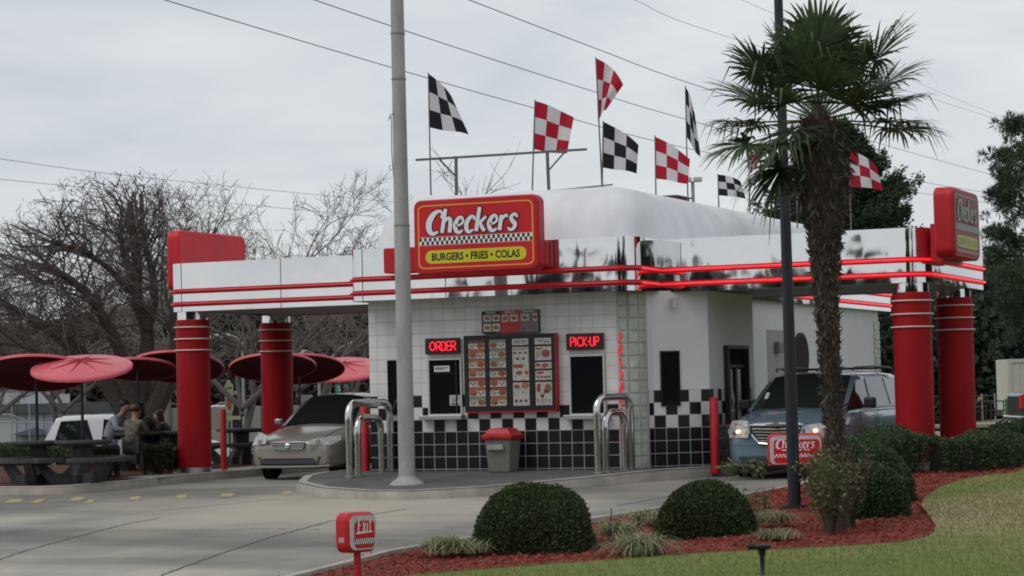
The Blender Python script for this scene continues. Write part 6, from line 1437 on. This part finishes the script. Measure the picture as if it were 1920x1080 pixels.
DW = leaf_mat('dark_wood_foliage', (.016, .020, .014), (.042, .044, .030), .4, .8, 0); BRW = leaf_mat('brown_wood_twigs', (.040, .033, .027), (.085, .070, .058), .4, .9, 0)
# distant dark wood behind the left side: one far mass, with real depth
def mass(name, x0, x1, D0, D1, ytop, base, n, ls, mt, seed, lumps=.3):
    rg = np.random.default_rng(seed); px = rg.uniform(x0, x1, n); D = rg.uniform(D0, D1, n); ph_ = rg.uniform(0, 6.28, 5); fr_ = np.array([.011, .023, .041, .07, .13]); am = np.array([1, .8, .6, .45, .3])
    prof = sum(am[i]*np.sin(px*fr_[i]+ph_[i]+D*.05*i) for i in range(5)); P = np.zeros((n, 3)); u = rg.uniform(0, 1, n)**.8
    for i in range(n):
        a = np.array(dep(px[i], ytop(px[i])+prof[i]*lumps*10, D[i])); gz = g(a[0], a[1]); P[i] = (a[0], a[1], gz+base+(a[2]-gz-base)*u[i])
    return tag(quads_obj(name, leaves(P, unit(rg.normal(0, 1, (n, 3))), ls, ls*.3, .3), mt), kind='stuff')
mass('distant_wood', -80, 760, 165, 200, lambda x: 610-50*math.exp(-((x-420)/220)**2)-20*(x > 500), 0, 110000, .55, DW, 50)
mass('distant_thicket', -80, 720, 120, 135, lambda x: 640+15*math.sin(x*.01), 1.0, 60000, .40, BRW, 52)
mass('distant_pine_wood', 1560, 2040, 130, 165, lambda x: 560-70*(x > 1800)*min(1, (x-1800)/60.), 0, 60000, .5, leaf_mat('far_pine', (.014, .026, .018), (.045, .065, .040), .4, .8, 0), 51)
mass('shaded_wood', 700, 1560, 150, 170, lambda x: 640, 0, 10000, .9, DW, 54)
# ------------------------------------------------------------------ far left: road, trailer, building, cars, signs
def fpt(px, py, D): return dep(px, py, D)
va_ = math.atan2(rt.y, rt.x)
rd_ = MB(); A_ = [dep(-300, 770, 112), dep(760, 768, 112), dep(760, 768, 122), dep(-300, 770, 122)]; zr = dep(200, 771, 115).z
rd_.add([(p.x, p.y, zr) for p in A_], [(0, 1, 2, 3)]); rd_.add([(A_[0].x, A_[0].y, zr-.002), (A_[1].x, A_[1].y, zr-.002), (A_[1].x, A_[1].y, -1.6), (A_[0].x, A_[0].y, -1.6)], [(0, 1, 2, 3)])
tag(rd_.build('raised_road', CONC), kind='structure')
def boxat(name, px0, px1, py0, py1, D, dp, mt, label, cat, extra=None, rz=0):
    a = dep(px0, py1, D); b = dep(px1, py0, D); W_ = (px1-px0)/F_PX*D; H_ = (py1-py0)/F_PX*D; o = empty(name, (a.x, a.y, a.z), va_+rz, label, cat)
    b_ = MB(); b_.box(0, W_, 0, dp, 0, H_); b_.build('body', mt, o, bevel=.02)
    if extra: extra(o, W_, H_, dp)
    return o
def ex_trailer(o, W_, H_, dp):
    b_ = MB(); b_.box(-.02, W_+.03, -.03, -.005, H_-.12, H_); b_.build('top_rail', METALG, o); b_ = MB(); b_.box(-.02, W_+.02, -.05, .3, -.62, -.02); b_.build('chassis', BLACK, o)
    for x in (W_*.2, W_*.3, W_*.8): b_ = MB(); b_.cyl((x, -.03, -.7), (x, .25, -.7), .5, n=18); b_.build('wheel', TYRE, o)
boxat('box_trailer', -90, 95, 733, 764, 111, 2.5, mat('trailer_white', (.42, .45, .50), .5), 'long pale blue-white box trailer on the raised road at far left', 'trailer', ex_trailer)
def ex_build(o, W_, H_, dp):
    b_ = MB(); b_.box(-.1, W_+.15, -.25, dp+.1, H_, H_+.4); b_.build('roof', mat('dark_roof_edge', (.07, .075, .085), .6), o)
    b_ = MB()
    for k in range(1, 9): b_.box(W_*k/9-.02, W_*k/9+.02, -.03, -.004, 0, H_)
    b_.build('wall_joint', mat('wall_joint_grey', (.24, .26, .28), .7), o)
    for k in (3, 6): b_ = MB(); b_.box(W_*k/9+.3, W_*k/9+1.1, -.06, -.005, .1, 2.1); b_.build('door', mat('pale_door', (.42, .43, .44), .6), o)
    for x in (W_*.1, W_*.5, W_*.8):
        b_ = MB(); b_.prism([(x, .5), (x+.8, .72), (x+1.6, .5), (x+1.6, .42), (x, .42)], lambda u, v, w_: (u, -w_, v), .02, .5); b_.build('awning', mat('blue_cover', (.10, .12, .17), .6), o)
boxat('long_low_building', -120, 185, 779, 838, 98, 6, mat('pale_blue_wall', (.36, .39, .44), .7, noise=.08, nscale=.6), 'long low pale building with dark flat roof behind the far left table', 'building', ex_build)
# chain-link / pipe fence in front of it
fo = empty('pipe_fence', dep(-10, 838, 88), va_, 'thin grey pipe fence in front of the pale building', 'fence')
FM = mat('galvanised_pipe', (.30, .31, .33), .5, .3); s_px = 88/F_PX
b_ = MB()
for x in (0, 33, 66, 99): b_.cyl((x*s_px, 0, -.2), (x*s_px, 0, 1.0+(.6 if x in (33, 66) else 0)), .03, n=6)
b_.build('post', FM, fo); b_ = MB(); b_.tube([(0, 0, .95), (110*s_px, 0, .85)], .025, 5); b_.tube([(-.4, 0, 1.25), (33*s_px, 0, 1.2), (80*s_px, 0, .75)], .03, 5); b_.build('rail', FM, fo)
def far_car(px, py, D, wpx, mt, lab):
    a = dep(px, py, D); W_ = wpx/F_PX*D; o = empty('passing_car', a, va_, lab, 'car', 'cars on the raised road'); k_ = W_/4.4
    pr = [(0, .3), (0, .75), (.5, .88), (1.2, .95), (1.8, 1.38), (3.1, 1.42), (3.8, 1.0), (4.4, .9), (4.4, .3)]
    b_ = MB(); b_.prism([(u*k_, v*k_) for u, v in pr], lambda u, v, w_: (u, w_, v), 0, 1.7*k_); b_.build('body', mt, o, bevel=.06)
    b_ = MB(); b_.prism([(u*k_, v*k_) for u, v in ((1.35, .97), (1.85, 1.32), (3.05, 1.35), (3.6, 1.0))], lambda u, v, w_: (u, w_, v), -.012, 0); b_.build('side_window', GLASSCAR, o)
    for x in (.85, 3.5): b_ = MB(); b_.cyl((x*k_, -.02, .32*k_), (x*k_, .2, .32*k_), .32*k_, n=14); b_.build('wheel', TYRE, o)
SILV = mat('silver_paint', (.42, .43, .44), .35, .2)
far_car(78, 768, 113, 46, SILV, 'silver car on the raised road right of the box trailer'); far_car(213, 768, 113, 44, SILV, 'silver car on the raised road seen through the forked trunk'); far_car(395, 768, 113, 40, SUVP, 'white car on the raised road right of the front left column')
# concrete barrier right part with earth bank
o = empty('concrete_barrier', dep(150, 800, 108), va_, 'long low concrete barrier wall along the raised road', 'barrier'); s_px = 108/F_PX
b_ = MB(); b_.box(35*s_px, 560*s_px, 0, .4, -.3, 31*s_px); b_.build('wall', mat('tan_barrier', (.26, .24, .21), .85, noise=.2, nscale=1), o); b_ = MB()
for k in range(4, 56, 5): b_.box(k*10*s_px-.03, k*10*s_px+.03, -.01, .0, -.3, 31*s_px-.02)
b_.build('barrier_joint', mat('barrier_joint', (.12, .11, .10), .9), o)
rgb_ = np.random.default_rng(9); mnd = MB(); nx = 26; c0 = dep(520, 835, 96); W_ = 150*96/F_PX
vs = [(i/(nx-1)*W_-W_/2, j*.5-2, max(0, 1.05*math.exp(-((i/(nx-1)-.5)/.2)**2)*math.exp(-((j-4)/3)**2)+rgb_.normal(0, .05))) for j in range(9) for i in range(nx)]
mnd.add(vs, [(j*nx+i, j*nx+i+1, (j+1)*nx+i+1, (j+1)*nx+i) for j in range(8) for i in range(nx-1)]); o = mnd.build('dirt_mound', mat('brown_earth', (.16, .10, .07), .95, noise=.4, nscale=2), smooth=True); o.location = (c0.x, c0.y, c0.z-.1); o.rotation_euler = (0, 0, va_); tag(o, kind='structure')
# grey kerb / pale verge strip behind the picnic area
b_ = MB(); A_ = [dep(410, 836, 92), dep(700, 832, 92), dep(700, 829, 100), dep(410, 831, 100)]; b_.add([(p.x, p.y, g(p.x, p.y)+.05) for p in A_], [(0, 1, 2, 3)]); tag(b_.build('far_pavement', CONC), kind='structure')
# orange barrel
o = empty('traffic_barrel', dep(447, 826, 84), 0, 'orange traffic barrel in front of the dirt mound', 'traffic barrel'); s_ = 84/F_PX
b_ = MB(); b_.lathe([(9*s_, -.1), (9*s_, 6*s_), (8.6*s_, 6.5*s_), (8.2*s_, 14*s_), (7*s_, 21*s_), (3*s_, 22*s_)], (0, 0, 0), 18); b_.build('barrel', mat('orange_plastic', (.52, .11, .04), .6), o, smooth=True, auto=30)
b_ = MB(); b_.lathe([(8.9*s_, 8*s_), (8.75*s_, 10*s_)], (0, 0, 0), 18); b_.build('reflective_band', mat('faded_band', (.5, .28, .2), .5), o)
# roadside sign board (tall, dark) with pale rounded panel
D_ = 70; o = empty('roadside_sign', dep(440, 820, D_), va_, 'dark roadside board with a cream rounded panel and the words FREE OIL', 'sign board'); s_ = D_/F_PX
b_ = MB(); b_.box(-4*s_, 14*s_, .05, .15, 5*s_, 106*s_); b_.build('board', mat('dark_green_board', (.015, .022, .018), .6), o)
b_ = MB(); b_.box(-12*s_, -8*s_, .05, .12, -35*s_, 30*s_); b_.box(7*s_, 10*s_, .06, .12, -35*s_, 20*s_); b_.build('sign_post', mat('brown_post', (.07, .055, .045), .8), o)
pts = [(-17*s_, 52*s_), (-14*s_, 47*s_), (-5*s_, 47*s_), (-1*s_, 52*s_), (-1*s_, 98*s_), (-5*s_, 102*s_), (-8*s_, 108*s_), (-12*s_, 108*s_), (-14*s_, 102*s_), (-17*s_, 98*s_)]
PPs = lambda u, v, w_: (u, .05-w_, v)
b_ = MB(); b_.prism(pts, PPs, .01, .06); pn_ = b_.build('cream_panel', mat('cream_sign', (.38, .37, .22), .6), o)
b_ = MB(); b_.prism([((-9+5.5*math.cos(R(t))*(1+.2*math.sin(R(t))))*s_, (66+16*math.sin(R(t)))*s_) for t in range(0, 360, 20)], PPs, .06, .065); b_.prism([((-9+2.4*math.cos(R(t)))*s_, (62+6*math.sin(R(t)))*s_) for t in range(0, 360, 30)], PPs, .065, .069); b_.build('red_figure', mat('dull_red_figure', (.32, .08, .06), .6), pn_)
b_ = MB(); b_.prism([(-15*s_, 93*s_), (-3*s_, 95*s_), (-3*s_, 91.5*s_), (-15*s_, 90*s_)], PPs, .06, .064); b_.build('green_script', mat('dull_green', (.05, .12, .06), .6), pn_)
tm_ = MB()
for word, yv in (('FREE', 83), ('OIL', 67)):
    q_ = text_obj(word, 8.4*s_, lambda u, v, w_: (u+6.5*s_, .044, v+yv*s_), WHITE, 't', bold=.006, sx=.72); b0 = len(tm_.v); tm_.v += q_.v; tm_.f += [[b0+i for i in f] for f in q_.f]; tm_.mi += q_.mi; tm_.uv += q_.uv
tm_.build('sign_lettering', WHITE, o)
b_ = MB(); b_.prism([(-14*s_, 33*s_), (9*s_, 33*s_), (9*s_, 30*s_), (13*s_, 36*s_), (9*s_, 42*s_), (9*s_, 40*s_), (-14*s_, 40*s_)], PPs, .0, .05); b_.build('arrow_board', mat('cream_sign'), o)
# street signs
D_ = 95; o = empty('street_sign', dep(643, 750, D_), va_, 'green street name sign on a post left of the building', 'sign'); s_ = D_/F_PX
b_ = MB(); b_.cyl((0, .05, -3), (0, .05, .3), .04, n=8); b_.build('sign_post', METALG, o); b_ = MB(); b_.prism(rrect(-14*s_, 11*s_, 13*s_, 30*s_, 4*s_), PPs, .0, .04); b_.build('sign_panel', mat('street_green', (.05, .20, .17), .5), o)
b_ = MB(); b_.prism([(-9*s_, 23*s_), (6*s_, 24*s_), (6*s_, 26*s_), (-9*s_, 25*s_)], PPs, .04, .045); b_.prism([(-8*s_, 18*s_), (4*s_, 19*s_), (4*s_, 21*s_), (-8*s_, 20*s_)], PPs, .04, .045); b_.build('sign_print', WHITE, o)
D_ = 110; o = empty('street_sign', dep(237, 730, D_), va_, 'blue road sign seen through the forked bare tree', 'sign'); s_ = D_/F_PX
b_ = MB(); b_.cyl((0, .05, -1.2), (0, .05, .3), .04, n=8); b_.build('sign_post', METALG, o); b_ = MB(); b_.prism([(-8*s_, 16*s_), (8*s_, 16*s_), (7*s_, 6*s_), (0, 0), (-7*s_, 6*s_)], PPs, .0, .04); b_.build('sign_panel', mat('sign_blue', (.03, .07, .30), .5), o)
b_ = MB(); b_.prism([(-3*s_, 9*s_), (3*s_, 9*s_), (3*s_, 6*s_), (-3*s_, 6*s_)], PPs, .04, .045); b_.build('sign_print', WHITE, o)
# street lamps and far poles
def lamp(px, top, D, armpx, armdy, lab, r=.07):
    b0 = dep(px, 790, D); b0.z = g(b0.x, b0.y); H_ = dep(px, top, D).z-b0.z; s_ = D/F_PX; o = empty('street_lamp', b0, va_, lab, 'street lamp', 'far street lamps')
    b_ = MB(); b_.tube([(0, 0, -.2), (0, 0, H_)], r, 8, rs=[r*1.3, r*.8]); b_.build('lamp_post', FM, o, smooth=True)
    b_ = MB(); b_.tube([(0, 0, H_-.1), (armpx*s_*.5, 0, H_+armdy*s_*.7), (armpx*s_, 0, H_+armdy*s_)], r*.5, 6); b_.build('lamp_arm', FM, o)
    b_ = MB(); sg = 1 if armpx > 0 else -1; b_.box(min(0, sg*.8), max(0, sg*.8), -.12, .12, -.1, .06); q_ = b_.build('lamp_head', mat('lamp_head_grey', (.5, .5, .5), .5), o, bevel=.03); q_.location = (armpx*s_, 0, H_+armdy*s_)
lamp(457, 640, 92, -22, 12, 'street lamp with arm to the left, behind the left columns')
lamp(618, 672, 100, 42, 28, 'street lamp with long arm to the right, above the bright umbrella')
lamp(600, 672, 105, -20, 14, 'short street lamp just left of the long-armed lamp')
for px, top, D, lab in ((118, 700, 105, 'tall thick timber utility post behind the bright left umbrella'), (158, 715, 108, 'thin utility post left of the forked bare tree'), (317, 735, 108, 'short thin post right of the forked bare tree')):
    b0 = dep(px, 770, D); H_ = (770-top)/F_PX*D; b_ = MB(); b_.cyl((0, 0, -1.8), (0, 0, H_), .10, n=8); o = b_.build('utility_post', mat('grey_timber', (.16, .15, .14), .9)); o.location = b0; tag(o, lab, 'post', 'far utility posts')
# floodlight mast behind the roof
b0 = dep(1300, 392, 120); o = empty('floodlight_mast', (b0.x, b0.y, g(b0.x, b0.y)), va_, 'far floodlight mast with twin lamps behind the flags', 'floodlight'); H_ = dep(1300, 340, 120).z-g(b0.x, b0.y)
b_ = MB(); b_.cyl((0, 0, -.2), (0, 0, H_), .09, n=8); b_.build('mast', FM, o)
for x in (-.28, .26): b_ = MB(); b_.box(-.22, .22, -.2, .2, -.12, .12); q_ = b_.build('floodlight_head', mat('lamp_head_grey'), o, bevel=.04); q_.location = (x, 0, H_+.1)
# grey utility box behind sedan
boxat('utility_cabinet', 561, 583, 741, 790, 70, .8, mat('cabinet_beige', (.30, .26, .25), .7), 'dull pinkish cabinet behind the sedan windscreen', 'cabinet')
# ------------------------------------------------------------------ far right
def ex_cont(o, W_, H_, dp):
    b_ = MB(); n = int(W_/.28)
    for k in range(n): b_.box(k*.28+.06, k*.28+.18, -.04, -.004, .12, H_-.12)
    b_.build('corrugation', mat('container_cream2', (.50, .49, .42), .6), o); b_ = MB(); b_.box(-.02, W_, -.06, -.005, H_-.12, H_+.01); b_.box(-.02, .10, -.06, -.006, 0, H_-.12); b_.build('corner_frame', mat('container_cream2'), o)
boxat('shipping_container', 1892, 2010, 674, 781, 92, 2.2, mat('container_cream', (.55, .54, .47), .6, noise=.1, nscale=1), 'cream corrugated shipping container at the right edge', 'container', ex_cont)
def ex_bin(o, W_, H_, dp):
    b_ = MB(); b_.box(W_*.3, W_*1.0, -.05, dp*.8, H_+.005, H_+.22); b_.build('lid', mat('dark_lid', (.03, .035, .035), .6), o, bevel=.05)
boxat('green_skip', 1898, 1935, 748, 782, 84, 1.2, mat('green_bin', (.02, .12, .07), .5), 'green waste bin with dark lid in front of the container', 'bin', ex_bin)
bq = dep(1918, 812, 62); pk = empty('pickup_truck', (bq.x, bq.y, g(bq.x, bq.y)), va_, 'rear corner of a dark vehicle cut by the right edge', 'vehicle'); s_ = 62/F_PX
b_ = MB(); b_.box(0, 3, 0, 1.9, .45, 1.15); b_.build('body', mat('dark_vehicle', (.03, .03, .035), .3, coat=.5), pk, bevel=.08)
b_ = MB(); b_.box(-.05, .06, -.02, .12, .75, 1.1); b_.build('tail_lamp', RED, pk); b_ = MB(); b_.box(-.12, .3, -.04, 1.9, .38, .55); b_.build('bumper', CHROMET, pk, bevel=.03); b_ = MB(); b_.cyl((.55, -.02, .34), (.55, .25, .34), .34, n=18); b_.build('wheel', TYRE, pk)
# farm / yard clutter at right: trailer frame, wire fence, pale road strip
o = empty('flatbed_trailer', dep(1838, 783, 88), va_, 'low brown flatbed trailer frame loaded with scrap, right of the columns', 'trailer'); s_ = 88/F_PX
RB = mat('rusty_frame', (.065, .045, .038), .9); b_ = MB()
b_.box(-40*s_, 52*s_, 0, 1.5, 29*s_, 31*s_); b_.box(-40*s_, 52*s_, 0, .06, 12*s_, 14*s_)
b_.build('deck', RB, o); 
for x in (-30, -12, 2, 10, 20, 44, 50): b_ = MB(); b_.box(x*s_, (x+1.6)*s_, 0, .08, -.15, 29*s_); b_.build('upright', RB, o)
b_ = MB(); b_.lathe([(6*s_, 0), (8*s_, 10*s_), (6*s_, 20*s_), (2*s_, 24*s_)], (25*s_, .4, 2*s_), 9); b_.build('scrap_pile', mat('dark_scrap', (.03, .028, .027), .9, noise=.4, bump=.1, bscale=3), o)
b_ = MB(); b_.lathe([(5*s_, 0), (6*s_, 3*s_), (3*s_, 7*s_)], (9*s_, .8, 31*s_), 10); b_.build('tan_sack', mat('tan_sack', (.28, .18, .11), .9), o)
b_ = MB(); b_.box(30*s_, 46*s_, .3, 1.0, 2*s_, 12*s_); b_.build('tan_crate', mat('tan_crate', (.22, .17, .12), .9), o, bevel=.03)
o = empty('wire_fence', dep(1840, 770, 96), va_, 'wire fence with thin posts in front of the dark pines', 'fence'); s_ = 96/F_PX
for x in (-18, 2, 26, 50): b_ = MB(); b_.cyl((x*s_, 0, -.4), (x*s_, 0, 32*s_), .035, n=6); b_.build('fence_post', FM, o)
for z in (28, 18, 8): b_ = MB(); b_.tube([(-60*s_, 0, z*s_), (60*s_, 0, z*s_)], .012, 4); b_.build('fence_wire', FM, o)
b_ = MB(); A_ = [dep(1500, 800, 76), dep(2100, 796, 76), dep(2100, 790, 81), dep(1500, 794, 81)]; b_.add([(p.x, p.y, g(p.x, p.y)+.14) for p in A_], [(0, 1, 2, 3)]); tag(b_.build('gravel_track', CONC), kind='structure')
# tree belt across the street behind the camera, seen only mirrored in the chrome
def belt(name, x0, x1, y0, y1, h, n, ls, mt, seed):
    rg = np.random.default_rng(seed); x = rg.uniform(x0, x1, n); y = rg.uniform(y0, y1, n); hh = np.clip(h+(x+60)*.05, 7.5, 11.5)*(1+.09*np.sin(x*.11)+.07*np.sin(x*.27+1)+.04*np.sin(x*.6)); z = -1+hh*rg.uniform(0, 1, n)**.8
    return tag(quads_obj(name, leaves(np.stack([x, y, z], 1), unit(rg.normal(0, 1, (n, 3))), ls, ls*.35, .3), mt), kind='stuff')
belt('wood_across_the_street', -140, 260, -150, -128, 8.6, 60000, 2.0, DW, 61)
belt('wood_beside_the_lawn', 60, 90, 10, 280, 12.0, 50000, 1.8, DW, 62)
st_ = MB(); st_.add([(-200, -62, -.9), (200, -62, -.9), (200, -50, -.9), (-200, -50, -.9)], [(0, 1, 2, 3)]); tag(st_.build('street', ASPH), kind='structure')
# finish names
for o in list(bpy.data.objects):
    for k_, v_ in (('black_maroon', ''),): pass
